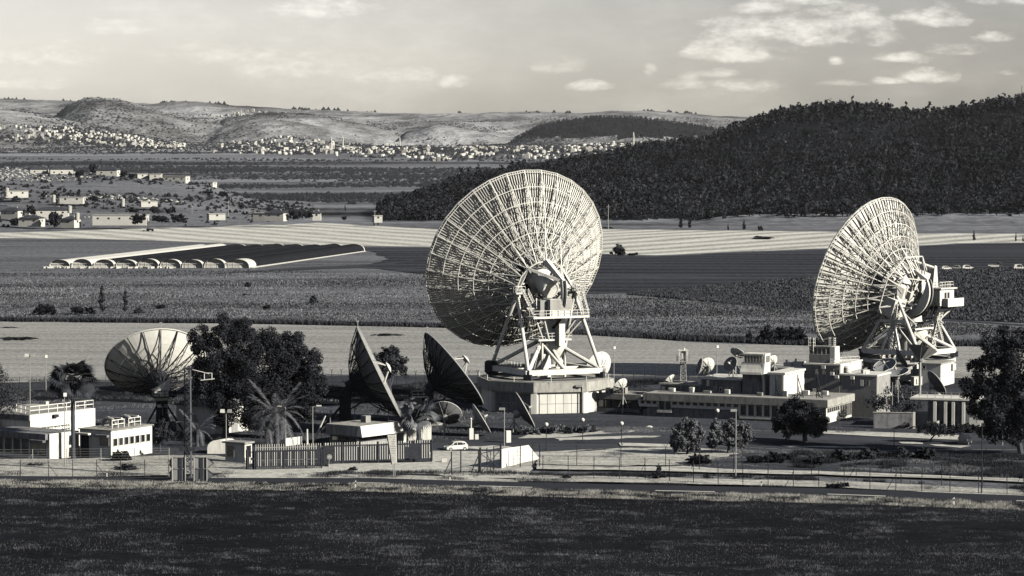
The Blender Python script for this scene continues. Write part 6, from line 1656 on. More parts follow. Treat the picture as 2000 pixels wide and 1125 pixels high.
fence('rear_fence', 'rear security fence with forked post tops in front of the pale field, middle', gp((630, 748), (830, 752), (950, 750)), 1.9, 2.5, arm='y', wires=4, w=.13)
fence('rear_fence', 'rear security fence with hooked post tops right of the octagonal house', gp((1195, 746), (1345, 744)), 2.3, 2.9, arm='hook', wires=4, w=.15)
fence('rear_fence', 'rear security fence in front of the pale field, left of the left dish', gp((-60, 765), (160, 757), (300, 752)), 2.6, 2.6, wires=5, w=.10)
fence('yard_fence', 'fence of dark posts round the small dirt yard right of the gate', gp((882, 930), (900, 926), (935, 925)), 2.0, 3.6, w=.20, braces=(0, 2))
fence('yard_fence', 'fence of dark posts with crossed braces in the middle of the dirt yard', gp((938, 926), (978, 917), (1054, 915)), 2.6, 3.7, w=.17, braces=(1, 3))
def cross_gate():
    a, b = G(938, 927), G(978, 918); base = a; root = thing('wire_gate', base, 'wire gate with crossed braces between two thick dark posts', 'gate')
    for p in (a, b): mb = MB(); mb.bar(p, p + Vector((0, 0, 4.0)), .3, 8); mb.build('post', m_dark, root)
    mb = MB(); h = 3.1; u = Vector((0, 0, .25))
    mb.bar(a + u, b + Vector((0, 0, h)), .09); mb.bar(b + u, a + Vector((0, 0, h)), .09); mb.bar(a + Vector((0, 0, h)), b + Vector((0, 0, h)), .1); mb.bar(a + u, b + u, .1); m_ = a.lerp(b, .5); mb.bar(m_ + u, m_ + Vector((0, 0, h)), .09); mb.build('frame', m_dark, root)
cross_gate()
# white low wall in the yard
def low_walls():
    a, b = G(980, 918), G(1030, 905)
    root = thing('white_wall', a, 'low bright white wall with a sloping top behind the dark yard posts', 'wall')
    z0, z1 = Zat(877, a.y), Zat(870, b.y); mb = MB(); d = Vector((.2, .5, 0))
    mb.hexa([a, b, b + d, a + d, a + Vector((0, 0, z0)), b + Vector((0, 0, z1)), b + d + Vector((0, 0, z1)), a + d + Vector((0, 0, z0))]); mb.build('wall', m_plaster, root)
    c = G(1054, 900); mb = MB(); mb.prism([b, c, b + Vector((0, 0, z1))], Vector((.2, .4, 0))); mb.build('sloping_end', m_plaster, root)
    # pale slab with a box cabinet
    root = thing('concrete_slab', G(1000, 868), 'pale concrete slab with raised edge in front of the broken looking dish', 'slab')
    q = gp((955, 866), (1003, 872), (1044, 862), (1000, 857)); mb = MB(); mb.hexa(q + [p + Vector((0, 0, .15)) for p in q]); mb.build('slab', m_conc, root)
    p = G(992, 866); mb = MB(); mb.box(p + Vector((0, 0, 1.1)), (.8, .7, 2.0), .4); o = mb.build('cabinet', m_white); o.location = p; o.data.transform(Matrix.Translation(-p)); tag(o, 'white cabinet standing on the pale concrete slab', 'cabinet')
    p = G(920, 860); root = thing('pump_stand', p, 'white pump stand with a rounded top near the tilted small dish', 'pump')
    mb = MB(); mb.box(p + Vector((0, 0, 1.0)), (.7, .6, 2.0), .3); mb.bar(p + Vector((.0, 0, 2)), p + Vector((0, 0, 3.4)), .26, 8); mb.lathe([(.1, -.2), (.22, 0), (.1, .22)], p + Vector((0, 0, 3.5)), 8); mb.build('body', m_white, root)
    mb = MB(); mb.box(p + Vector((.9, 0, .5)), (.6, .5, 1.0), .2); mb.build('base_box', m_white, root)
    p = G(868, 906); mb = MB(); mb.box(p + Vector((0, 0, .4)), (.85, .6, .85), .1); o = mb.build('concrete_block', m_plaster); o.location = p; o.data.transform(Matrix.Translation(-p)); tag(o, 'pale concrete block on the dirt yard below the white car', 'block')
    a, b = G(558, 873), G(590, 869); root = thing('white_screen', a, 'white slatted screen wall right of the feathery date palm', 'screen')
    for i in range(8):
        mb = MB(); p, q = a.lerp(b, i / 8), a.lerp(b, (i + .93) / 8); mb.hexa([p, q, q + Vector((0, .1, 0)), p + Vector((0, .1, 0))] + [v + Vector((0, 0, 1.4)) for v in (p, q, q + Vector((0, .1, 0)), p + Vector((0, .1, 0)))]); mb.build('slat', m_plaster, root)
    pole(600, 838, 870, .4, 'short white pillar beside the slatted screen', m_white, 0, 'pillar', 'pillar')
    a = G(425, 888); root = thing('arched_shelter', a, 'low white arched shelter left of the guard booth', 'shelter')
    mb = MB(); pts = [a + Vector((1.6 * math.cos(t), 0, 1.1 + 1.2 * math.sin(t))) for t in np.linspace(0, math.pi, 9)]; mb.prism([a + Vector((1.6, 0, 0))] + pts + [a + Vector((-1.6, 0, 0))], Vector((1.4, 3.0, 0))); mb.build('shell', m_plaster, root)
low_walls()
# ------------------------------------------------------------------ gate and palisade
def gates():
    def bars(root, a, b, h, step, m, z0=.2, w=.10, pointed=True):
        n = int((b - a).length / step); mb = MB(); mb.hexa([Vector(v) for v in ((-w / 2, -.03, 0), (w / 2, -.03, 0), (w / 2, .03, 0), (-w / 2, .03, 0), (-w / 2, -.03, h), (w / 2, -.03, h), (w / 2, .03, h), (-w / 2, .03, h))]); me = mb.mesh('bar', m)
        ang = math.atan2((b - a).y, (b - a).x); base = parent_origin(root)
        for i in range(n + 1): link('bar', me, root, a.lerp(b, i / n) - base + Vector((0, 0, z0)), (0, 0, ang))
    a, b = G(500, 921), G(628, 918); d = (b - a).normalized(); up = lambda z: Vector((0, 0, z))
    root = thing('sliding_gate', a, 'long dark sliding gate of upright bars across the entrance', 'gate')
    bars(root, a, b, 2.7, .26, m_dark, .3, .11)
    mb = MB()
    for z in (.25, 3.0): mb.bar(a + up(z), b + up(z), .26)
    for p in (a, a.lerp(b, .42), a.lerp(b, .76), b): mb.bar(p + up(.2), p + up(3.05), .22)
    mb.build('frame', m_dark, root)
    o = a + Vector((-.2, .8, 0))
    root = thing('palisade_fence', o, 'pale upright palisade behind the sliding gate, bars showing above it', 'fence'); a2, b2 = G(500, 912), G(640, 909)
    bars(root, a2, b2, 3.3, .34, m_frame, .1, .07)
    mb = MB(); mb.bar(a2 + up(1.0), b2 + up(1.0), .1); mb.bar(a2 + up(2.9), b2 + up(2.9), .1); mb.build('rail', m_galv, root)
    a, b = G(483, 921), G(497, 921); root = thing('pedestrian_gate', a, 'narrow barred side gate left of the sliding gate', 'gate'); bars(root, a, b, 2.7, .24, m_dark, .2, .11)
    mb = MB(); 
    for p in (a, b): mb.bar(p, p + up(3.2), .34)
    mb.bar(a + up(.3), b + up(.3), .16); mb.bar(a + up(2.9), b + up(2.9), .16); mb.box(b + up(1.9) + Vector((-.3, -.15, 0)), (.5, .2, .3)); mb.build('frame', m_dark, root)
    a, b = G(632, 910), G(843, 904); root = thing('palisade_fence', a, 'dark framed palisade fence between the gate and the white car', 'fence')
    bars(root, a, b, 2.9, .36, m_frame, .6, .07)
    mb = MB(); mb.bar(a + up(.65), b + up(.65), .22); mb.bar(a + up(3.0), b + up(3.0), .22)
    for i in range(7): p = a.lerp(b, i / 6); mb.bar(p, p + up(3.5), .26)
    mb.build('frame', m_dark, root)
    mb = MB(); mb.fbox(lambda x, y, z: a + d * x + Vector((0, y, z)), 13.2, 15.0, -.1, -.02, .7, 3.0); mb.fbox(lambda x, y, z: a + d * x + Vector((0, y, z)), .2, 1.6, -.1, -.02, .3, 2.9); mb.build('solid_panel', m_dark, root)
gates()
# ------------------------------------------------------------------ signs, markers
m_sign = mat('grey sign back', .34, .08, 2, .55, dirt=.15)
m_signd = mat('dark sign back', .17, .1, 2, .55, dirt=.15)
def arrow_sign(x0, x1, posts, right, label):
    Y = G((x0 + x1) / 2, 944).y; yb = G(posts[0], 944); root = thing('arrow_sign', (P((x0 + x1) / 2, 900, Y).x, Y, 0), label, 'road sign', 'paired arrow shaped road signs seen from behind')
    for k, (t, b, mm_) in enumerate(((894, 914.5, m_sign), (916.5, 938, m_sign if not right else m_signd))):
        mid = (t + b) / 2
        if right: o = [(x0, t), (x1 - 13, t), (x1, mid), (x1 - 13, b), (x0, b)]
        else: o = [(x0 + 9, t), (x1, t), (x1, b), (x0 + 9, b), (x0, mid)]
        mb = MB(); mb.prism([P(px, py, Y) for px, py in o], Vector((0, .06, 0))); pn = mb.build('panel', mm_, root)
        rim = MB(); q = [P(px, py, Y - .02) for px, py in o]
        for i in range(len(q)): rim.bar(q[i], q[(i + 1) % len(q)], .07, 4)
        rim.build('edge', m_dark, pn)
    for px in posts:
        p = P(px, 948, Y); mb = MB(); mb.bar((p.x, Y - .12, -.1), (p.x, Y - .12, Zat(892, Y)), .17, 8); mb.build('post', m_galv, root)
    w = .26
    mb = MB(); a, b = P(x1 - 10 if not right else x0 + 14, 894, Y - .06), P(x1 - 10 if not right else x0 + 14, 938, Y - .06); mb.hexa([b + Vector((-w, -.02, 0)), b + Vector((w, -.02, 0)), b + Vector((w, .02, 0)), b + Vector((-w, .02, 0)), a + Vector((-w, -.02, 0)), a + Vector((w, -.02, 0)), a + Vector((w, .02, 0)), a + Vector((-w, .02, 0))]); mb.build('bracket_plate', m_dark, root)
arrow_sign(327, 362, (336.5, 362), False, 'left pointing pair of grey road sign backs at the roadside')
arrow_sign(379, 418, (379, 404), True, 'right pointing pair of grey road sign backs at the roadside')
def boards():
    # tapering notice board on two posts
    Y = G(770, 936).y; root = thing('notice_board', (P(766, 900, Y).x, Y, 0), 'tall white tapering notice board on two posts beside the road', 'sign')
    o = [(757, 850), (773, 848.5), (774.5, 904), (766, 907)]; q = [P(a, b, Y) for a, b in o]
    mb = MB(); mb.prism(q, Vector((.05, .12, 0))); bd = mb.build('board', m_white, root)
    mb = MB(); mb.hexa([q[0] + Vector((-.16, 0, 0)), q[0], q[0] + Vector((0, .14, 0)), q[0] + Vector((-.16, .14, 0)), q[3] + Vector((-.16, 0, 0)), q[3], q[3] + Vector((0, .14, 0)), q[3] + Vector((-.16, .14, 0))]); mb.build('edge', m_dark, bd)
    rnd = random.Random(4); mb = MB()
    for i in range(11):                          # rows of print, too small to read in the photograph
        y = 854 + i * 4.4; l = 759.5 + (y - 850) * .13; x = l
        while x < 772.5:
            e = min(773, x + rnd.uniform(1.0, 2.8)); a, b = P(x, y, Y - .012), P(e, y, Y - .012); h = .05
            if rnd.random() < .8: mb.add([a + Vector((0, 0, -h)), b + Vector((0, 0, -h)), b + Vector((0, 0, h)), a + Vector((0, 0, h))], [(0, 1, 2, 3)])
            x = e + .6
    mb.build('print', m_grey, bd)
    for px, py in ((768.5, 938), (771.5, 938)):
        p = P(px, py, Y + .15); mb = MB(); mb.bar((p.x, Y + .15, 0), (p.x - .05, Y + .15, Zat(855, Y)), .13, 6); mb.build('post', m_galv, root)
    # round prohibition sign on a crooked post
    b = G(640, 927); root = thing('round_sign', b, 'small round white sign with a dark ring on a crooked post by the gate', 'road sign')
    c = P(643.5, 892.5, b.y - .1); mb = MB(); mb.path([b, b + Vector((.12, 0, 1.1)), c + Vector((0, .1, 0))], .1, 6); mb.build('post', m_galv, root)
    mb = MB(); mb.lathe([(.36, 0), (.36, .05)], c + Vector((0, 0, 0)), 18, axis=(.1, -1, 0)); mb.build('disc', m_white, root)
    mb = MB(); mb.lathe([(.30, .055), (.22, .055), (.22, .06), (.30, .06)], c, 18, axis=(.1, -1, 0), caps=False); mb.box(c + Vector((-.06, -.07, 0)), (.05, .01, .2)); mb.box(c + Vector((.06, -.07, 0)), (.05, .01, .2)); mb.build('marking', m_dark, root)
    # red-and-white style roadside markers
    mk = None
    for px, py, lab in ((209, 935, 'white roadside marker post leaning slightly in front of the left houses'), (694.5, 957, 'white roadside marker post on the near verge below the palisade'), (879, 943, 'white roadside marker post at the corner of the dirt yard'), (1487, 955, 'white roadside marker post at the right-hand fence'), (1863, 991, 'white roadside marker post on the near verge at the right')):
        b = G(px, py)
        if mk is None:
            mk = thing('marker_post', b, lab, 'marker post', 'white marker posts along the road'); mb = MB(); mb.hexa([Vector(v) for v in ((-.09, -.04, -.1), (.09, -.04, -.1), (.06, .06, -.1), (-.06, .06, -.1), (-.09, -.04, 1.25), (.09, -.04, 1.4), (.06, .06, 1.4), (-.06, .06, 1.25))]); link('post', mb.mesh('post', m_white), mk)
            mb = MB(); mb.box((0, -.01, 1.0), (.2, .12, .22)); link('band', mb.mesh('band', m_dark), mk)
        else: copy_tree(mk, b, 0, lab)
boards()
# ------------------------------------------------------------------ vehicles
m_car = mat('white car paint', .74, .03, 1, .25, spec=.6)
m_carg = mat('dark car paint', .035, .1, 1, .25, spec=.6)
m_tyre = m_black
def car(name, base, rz, label, L=3.7, Wd=1.62, Hh=1.5, paint=None, cat='car', van=False):
    root = thing(name, base, label, cat, None, rz); pm = paint or m_car
    # side profile (x forward), lofted across the width with tumblehome
    pr = [(-L / 2, .35), (-L / 2, .75), (-L / 2 + .08, .95), (-L / 2 + .42, Hh - .12), (-L / 2 + .75, Hh), (.25, Hh), (.55, Hh - .08), (1.0 if not van else 1.25, 1.0), (L / 2 - .35, .82), (L / 2 - .05, .62), (L / 2, .42), (L / 2 - .05, .28), (-L / 2 + .05, .28)]
    mb = MB(); n = len(pr); secs = []
    for f in (-1, -.82, .82, 1):
        vs = []
        for x, z in pr:
            t = max(0, (z - .85) / (Hh - .85)); w = Wd / 2 * (1 - .20 * t) if abs(f) == 1 else Wd / 2 * .86 * (1 - .20 * t)
            k = 1 if abs(f) < 1 else .985
            vs.append((x * k, math.copysign(w, f), z if abs(f) < 1 else z * .985 + .01))
        secs.append(vs)
    vs = sum(secs, []); fs = []
    for s in range(3):
        for i in range(n): j = (i + 1) % n; fs.append((s * n + i, s * n + j, (s + 1) * n + j, (s + 1) * n + i))
    fs += [tuple(range(n - 1, -1, -1)), tuple(range(3 * n, 4 * n))]; mb.add(vs, fs); link('body', mb.mesh('body', pm, True), root)
    for s in (-1, 1):
        y = lambda z: s * (Wd / 2 * (1 - .20 * max(0, (z - .85) / (Hh - .85))) + .012)
        for q in (((.05, .93), (.88, .95), (.42, Hh - .14), (.05, Hh - .12)), ((-.03, .93), (-.03, Hh - .12), (-.80, Hh - .14), (-1.05, .95)), ((-1.12, .98), (-.9, Hh - .2), (-1.25, Hh - .25), (-1.42, 1.02))):
            mb = MB(); mb.prism([Vector((x, y(z), z)) for x, z in q], (0, -s * .03, 0)); link('side_window', mb.mesh('side_window', m_glass), root)
        for x in (L / 2 - .68, -L / 2 + .62):
            mb = MB(); mb.lathe([(.31, -.1), (.31, .09), (.27, .1)], (x, s * (Wd / 2 - .09), .31), 16, axis=(0, s, 0)); w = link('wheel', mb.mesh('wheel', m_tyre), root)
            mb = MB(); mb.lathe([(.20, .10), (.18, .115), (.03, .10)], (x, s * (Wd / 2 - .09), .31), 12, axis=(0, s, 0)); link('rim', mb.mesh('rim', m_galv), w)
        mb = MB(); mb.box((L / 2 - .16, s * (Wd / 2 - .26), .66), (.22, .30, .16)); link('headlight', mb.mesh('headlight', m_frame), root)
        mb = MB(); mb.box((-L / 2 + .06, s * (Wd / 2 - .14), .9), (.12, .16, .34)); link('tail_light', mb.mesh('tail_light', m_grey), root)
        mb = MB(); mb.box((.78, s * (Wd / 2 + .06), 1.0), (.12, .16, .12)); link('mirror', mb.mesh('mirror', pm), root)
    a, b = (1.0 if not van else 1.25), .58; w = Wd / 2 * .80
    mb = MB(); mb.hexa([(a + .0, -w, 1.03), (a + .0, w, 1.03), (b, w * .88, Hh - .07), (b, -w * .88, Hh - .07), (a + .05, -w, 1.05), (a + .05, w, 1.05), (b + .05, w * .88, Hh - .05), (b + .05, -w * .88, Hh - .05)]); link('windscreen', mb.mesh('windscreen', m_glass), root)
    mb = MB(); mb.box((L / 2 - .01, 0, .42), (.1, Wd * .9, .16)); mb.box((-L / 2 + .01, 0, .45), (.1, Wd * .9, .18)); link('bumper', mb.mesh('bumper', pm), root)
    return root
p = G(890, 880); car('parked_car', p, math.pi + R_(24), 'small white hatchback parked in the yard right of the palisade')
p = G(1884, 868); car('parked_car', p, math.pi * .5 + R_(-18), 'dark car in the shade under the big right-hand pine', 4.2, 1.75, 1.6, m_carg)
p = G(1424, 858)
def truck(base, rz, label, paint, L=5.4, far=False):
    root = thing('truck', base, label, 'truck', None, rz)
    mb = MB(); mb.hexa([Vector(v) for v in ((1.0, -1, .6), (2.7, -1, .6), (2.7, 1, .6), (1.0, 1, .6), (1.0, -1, 2.5), (2.35, -1, 2.5), (2.35, 1, 2.5), (1.0, 1, 2.5))]); link('cab', mb.mesh('cab', paint), root)
    mb = MB(); mb.hexa([Vector(v) for v in ((2.62, -.9, 1.5), (2.66, -.9, 1.5), (2.66, .9, 1.5), (2.62, .9, 1.5), (2.38, -.85, 2.35), (2.42, -.85, 2.35), (2.42, .85, 2.35), (2.38, .85, 2.35))]); link('windscreen', mb.mesh('windscreen', m_glass), root)
    for s in (-1, 1):
        mb = MB(); mb.prism([(1.15, s * 1.005, 1.5), (2.45, s * 1.005, 1.5), (2.25, s * 1.005, 2.3), (1.15, s * 1.005, 2.3)], (0, s * .01, 0)); link('side_window', mb.mesh('side_window', m_glass), root)
        for x in (1.9, -1.6): mb = MB(); mb.lathe([(.45, -.14), (.45, .14)], (x, s * .85, .45), 14, axis=(0, 1, 0)); link('wheel', mb.mesh('wheel', m_tyre), root)
    mb = MB(); mb.box((-1.0, 0, .95), (3.7, 2.0, .3)); mb.box((-1.0, -1, 1.3), (3.7, .06, .5)); mb.box((-1.0, 1, 1.3), (3.7, .06, .5)); link('flatbed', mb.mesh('flatbed', m_grey), root)
    return root
truck(p, R_(-40), 'white truck cab showing above the wider olive tree', m_car)
m_carf = m_car
car('field_car', G(1848, 527), R_(10), 'white low car farthest left among the vehicles in the far right field', 4.0, 1.7, 1.5)
car('field_car', G(1866, 526), R_(170), 'grey car second from left among the vehicles in the far right field', 4.2, 1.75, 1.6, m_grey)
car('field_car', G(1890, 526), R_(5), 'white car in the middle of the vehicles in the far right field', 4.6, 1.8, 1.7)
truck(G(1945, 525), R_(20), 'boxy dark vehicle with a pale roof in the far right field', m_carg)
car('field_car', G(1992, 526), R_(0), 'white van cut off by the right edge in the far right field', 5.0, 1.9, 2.0)
def tractor():
    p = G(292, 452); root = thing('tractor', p, 'small dark tractor at work on the pale striped field on the left', 'tractor')
    mb = MB(); mb.box(p + Vector((1.2, 0, 1.1)), (2.2, 1.0, .9)); mb.box(p + Vector((-.4, 0, 1.2)), (1.6, 1.3, .6)); mb.build('body', m_carg, root)
    mb = MB()
    for x in (-1.0, .3):
        for y in (-.6, .6): mb.bar(p + Vector((x, y, 1.4)), p + Vector((x, y, 2.7)), .12)
    mb.box(p + Vector((-.35, 0, 2.75)), (1.6, 1.5, .12)); mb.build('cab', m_carg, root)
    for x, r in ((-.9, .85), (1.7, .5)):
        for y in (-.85, .85): mb = MB(); mb.lathe([(r, -.22), (r, .22)], p + Vector((x, y, r)), 14, axis=(0, 1, 0)); mb.build('wheel', m_black, root)
    mb = MB(); mb.bar(p + Vector((-1.3, 0, .7)), p + Vector((-3.0, 0, .6)), .2); mb.box(p + Vector((-3.3, 0, .5)), (.9, 3.2, .4)); mb.build('harrow', m_dark, root)
tractor()

# ------------------------------------------------------------------ loose equipment and kerbs
def clutter():
    for px, py, w, h, lab, nm in ((1655, 727, 16, 12, 'white plastic tank on the lower step of the grey house roof', 'tank'), (1690, 731, 14, 8, 'low white air handler on the lower roof of the grey house', 'air_handler'), (1702, 742, 12, 10, 'white cable cabinet right of the grey house', 'cabinet'),
                                  (1706, 772, 12, 9, 'small white equipment box left of two similar boxes below the dish cluster', 'equipment_box'), (1724, 774, 10, 8, 'small white equipment box between two similar boxes below the dish cluster', 'equipment_box'), (1738, 775, 9, 8, 'small white equipment box right of two similar boxes below the dish cluster', 'equipment_box'),
                                  (1790, 752, 18, 16, 'white generator housing beside the cube-shaped house', 'generator'), (1836, 780, 26, 14, 'white cover sheet heaped on the terrace of the shaded house', 'cover'), (1268, 836, 16, 5, 'pale stone heap beside the inner road below the link wing', 'stone_heap')):
        Y = {727: FL(FL.a_at(px, 17, 4), 17, 0).y, 731: FL(FL.a_at(px, 17, 4), 17, 0).y}.get(py, G(px, py).y if py > 760 else 548)
        s = FPX / Y; p = P(px, py, Y); W_, H_ = w / s, h / s; mb = MB()
        if nm in ('tank',): mb.lathe([(W_ * .5, 0), (W_ * .5, H_ * .75), (W_ * .3, H_), (.1, H_ * 1.05)], p, 14)
        elif nm in ('cover', 'stone_heap'): mb.lathe([(W_ * .55, -.2), (W_ * .42, H_ * .55), (W_ * .2, H_ * .9), (.02, H_)], p, 9)
        else:
            mb.box(p + Vector((0, 0, H_ / 2)), (W_, W_ * .7, H_), .4); mb.box(p + Vector((0, 0, H_ + .04)), (W_ * 1.08, W_ * .78, .08), .4); mb.box(p + Vector((W_ * .1, -W_ * .4, H_ * .5)), (W_ * .3, .1, H_ * .6), .4)
        o = mb.build(nm, m_white, smooth=nm == 'tank'); o.location = p; o.data.transform(Matrix.Translation(-p)); tag(o, lab, nm.replace('_', ' '))
    for lab, pts in (('pale kerb along the lower edge of the inner road beside the dirt track', ((1062, 885), (1150, 879.5), (1300, 873), (1400, 872.5), (1620, 883.5), (1800, 880.5), (1990, 879.5))), ('pale kerb along the upper edge of the inner road below the long building', ((1240, 842.5), (1400, 841.5), (1610, 844.5), (1800, 850.5)))):
        pp = [G(*p) for p in pts]; root = thing('kerb', pp[0], lab, 'kerb'); base = pp[0]
        mb = MB(); mb.box((0, 0, .07), (2.3, .22, .15)); me = mb.mesh('kerb_stone', m_conc)
        for a, b in zip(pp[:-1], pp[1:]):
            n = max(1, int((b - a).length / 2.4)); ang = math.atan2((b - a).y, (b - a).x)
            for i in range(n): link('kerb_stone', me, root, a.lerp(b, (i + .5) / n) - base, (0, 0, ang))
clutter()
# ------------------------------------------------------------------ greenhouse tunnels
m_film = mat('white tunnel film', .70, .06, .2, .6, spec=.4)
m_net = mat('dark shade net', .022, .25, .3, .8)
m_filmg = mat('cloudy tunnel end film', .60, .2, .5, .6, spec=.3)
def greenhouse():
    # nine parallel tunnels running back to the right
    f0, f1 = G(118, 523), G(464, 523.5); e1 = G(692, 491)
    ax = (e1 - f1); L = ax.length; ax.normalize(); perp = (f1 - f0); n = 9; pitch = perp.length / (n - 1); perp.normalize()
    w = pitch * .93; h = 3.4; k = 12
    root = thing('greenhouse', f0.lerp(f1, .5), 'block of nine arched growing tunnels, most under dark net, in the far field', 'greenhouse')
    for i in range(n):
        c = f0 + perp * (pitch * i); mb = MB(); wi = w * (1.18 if i == n - 1 else 1)
        hh = h * (.93 + .14 * ((i * 37) % 10) / 10)
        prof = [Vector((math.cos(t) * wi / 2, 0, hh * math.sin(t) ** (.70 + .02 * (i % 4)))) for t in np.linspace(math.pi, 0, k)]
        sl = 14; vs = []
        for s in range(sl + 1):
            for p in prof: vs.append(c + ax * (L * s / sl) + perp * p.x + Vector((0, 0, p.z)))
        fs = [(s * k + j, s * k + j + 1, (s + 1) * k + j + 1, (s + 1) * k + j) for s in range(sl) for j in range(k - 1)]
        mb.add(vs, fs); o = mb.build('tunnel_cover', m_film if i < 2 else m_net, root, smooth=True)
        # pale film bands at the two ends and the cloudy end walls
        for d0, d1 in ((-.005, .012 if i < 8 else .05), (.993, 1.0)):
            mb = MB(); vs = []
            for s in (d0, d1):
                for p in prof: vs.append(c + ax * (L * s) + perp * p.x * 1.012 + Vector((0, 0, p.z * 1.015)))
            mb.add(vs, [(j, j + 1, k + j + 1, k + j) for j in range(k - 1)]); mb.build('end_band', m_film, o)
        mb = MB(); pts = [c + ax * .4 + perp * p.x * .97 + Vector((0, 0, p.z * .97)) for p in prof]; mb.add(pts, [tuple(range(k))]); ew = mb.build('end_wall', m_filmg, root)
        mb = MB(); q = pts
        for j in (2, 4, 6, 8, 9): mb.bar(Vector((q[j].x, q[j].y - .05, .05)), q[j] + Vector((0, -.05, 0)), .14)
        for j in range(k - 1): mb.bar(q[j], q[j + 1], .16)
        mb.bar(c + Vector((0, -.1, 1.7)) + perp * -w * .42, c + Vector((0, -.1, 1.7)) + perp * w * .42, .1); mb.build('end_frame', m_white, ew)
        mb = MB(); mb.fbox(lambda a, b, z: c + perp * a + ax * b + Vector((0, 0, z)), -wi / 2, wi / 2, L - .3, L - .2, 0, .3); mb.build('end_sill', m_dark, root)
    # pale ground film along the right side
    mb = MB(); a, b = f1 + perp * (w * .62), e1 + perp * (w * .6)
    mb.hexa([a, a + perp * 1.2, b + perp * .5, b, a + Vector((0, 0, .4)), a + perp * 1.2 + Vector((0, 0, .1)), b + perp * .5 + Vector((0, 0, .1)), b + Vector((0, 0, .3))]); mb.build('ground_film', m_filmg, root)
    rng = np.random.default_rng(3); rnd = random.Random(8); mb = MB()
    for i in range(60):
        t = rnd.random() ** 1.2; p = f0 + perp * (pitch * 8 * t * .75 - 5) - ax * rnd.uniform(3, 5.5); mb.box(p + Vector((0, 0, .35)), (rnd.uniform(.5, 2), .8, rnd.uniform(.4, .9)), rnd.random())
    o = mb.build('field_crates', m_filmg); tag(o, kind='stuff')
greenhouse()
# ------------------------------------------------------------------ forest on the right-hand hill
def zpx(px, Y):
    x = (px - 1000) / FPX * Y; return x, float(hills(np.array([x]), np.array([Y]))[0])
rf = np.random.default_rng(77)
def forest_points(n):
    px = 690 + rf.random(n) ** .9 * 1560; Yr = interp(RIDGES[8]['Y'], px); wf = interp(RIDGES[8]['wf'], px)
    Y = Yr - wf * (rf.random(n) * 1.14 - .12); x = (px - 1000) / FPX * Y; z = hills(x, Y)
    s = vnoise(x, Y, 130, 91); clr = vnoise(x * .6, Y * 2.0, 200, 92)
    keep = (z > .04) & (clr < .22 + .3 * rf.random(n)); return np.stack([x, Y, z], 1)[keep], s[keep]
pts, sz = forest_points(12200)
pxs = 1000 + FPX * pts[:, 0] / pts[:, 1]
# heights: tall crowns along the skyline
hgt = 5.6 + 2.2 * sz + 2.6 * rf.random(len(pts)); Yr = interp(RIDGES[8]['Y'], pxs); hgt *= np.where((pts[:, 1] > Yr - 110) & (pxs > 1400), 1.3, 1.0)
hgt *= np.where(rf.random(len(pts)) < .06, 1.5, 1)
def pine_arrays(seed, n=31, kind=0):
    r = np.random.default_rng(seed)
    if kind == 0: lob = np.array([[0, 0, .72], [.12, .05, .58], [-.14, 0, .55], [0, .1, .42], [.05, -.1, .30], [-.05, 0, .86]]); rad = np.array([.20, .18, .18, .17, .13, .12])
    else: lob = np.array([[0, 0, .25], [0, 0, .45], [0, 0, .62], [0, 0, .78], [0, 0, .92]]); rad = np.array([.24, .21, .16, .11, .06])
    V, F = leaves(lob, rad, n, .20, r, 1.0, .8)
    return V, F
PINES = [pine_arrays(100 + i, 31, 1 if i in (3, 7) else 0) for i in range(8)]
def forest_object(name, pts, hs, rng, m, crest=None):
    Vs = []; o = 0; k = rng.integers(0, len(PINES), len(pts))
    if crest is not None: k = np.where(crest, (k // 2) * 2, k)
    k = k; rot = rng.random(len(pts)) * 6.283
    for i, (p, h) in enumerate(zip(pts, hs)):
        V = PINES[k[i]][0]; c, s = math.cos(rot[i]), math.sin(rot[i])
        W = np.empty_like(V); W[:, 0] = (V[:, 0] * c - V[:, 1] * s) * h + p[0]; W[:, 1] = (V[:, 0] * s + V[:, 1] * c) * h + p[1]; W[:, 2] = V[:, 2] * h + p[2] - .3; Vs.append(W)
    V = np.concatenate(Vs); return link(name, np_mesh(name, V, np.arange(len(V)).reshape(-1, 4), m))
app = hgt / pts[:, 1]; inframe = (pxs > 690) & (pxs < 2010); order = np.argsort(-np.where(inframe, app, 0))
near = order[:290]; rest = order[290:]
PM = [np_mesh('pine_tree', V, F, m_pineleaf) for V, F in PINES]
for q, i in enumerate(near):
    x, Y, z = pts[i]; h = hgt[i]; o = link('pine_tree', PM[q % 8], None, (x, Y, z - .3), (0, 0, q * 2.4)); o.scale = (h, h, h)
    tag(o, 'dark pine of the wooded hill on the right, one of many alike', 'tree', 'pines on the wooded hill')
m_pinelight = mat('paler forest needles', .062, .4, .035, .85, contrast=1.4, coords='World')
pale = rf.random(len(rest)) < np.clip(.26 + .5 * vnoise(pts[rest][:, 0], pts[rest][:, 1], 160, 96) - .0009 * (pts[rest][:, 2]) * 4, .04, .7)
for sel, mm_ in ((rest[~pale], m_pineleaf), (rest[pale], m_pinelight)):
    tag(forest_object('forest', pts[sel], hgt[sel], rf, mm_, (pts[sel][:, 1] > Yr[sel] - 130)), kind='stuff')
# wooded hill in the middle distance
n = 1900; px = 985 + rf.random(n) * 450; Y = 6900 + rf.random(n) * 560; x = (px - 1000) / FPX * Y; z = hills(x, Y); k = (z > interp([(960, 60), (1430, 60)], px)) & (px > 1000)
P2 = np.stack([x, Y, z], 1)[k]
tag(forest_object('far_forest', P2, 5 + 4 * rf.random(len(P2)), rf, m_pineleaf), kind='stuff')
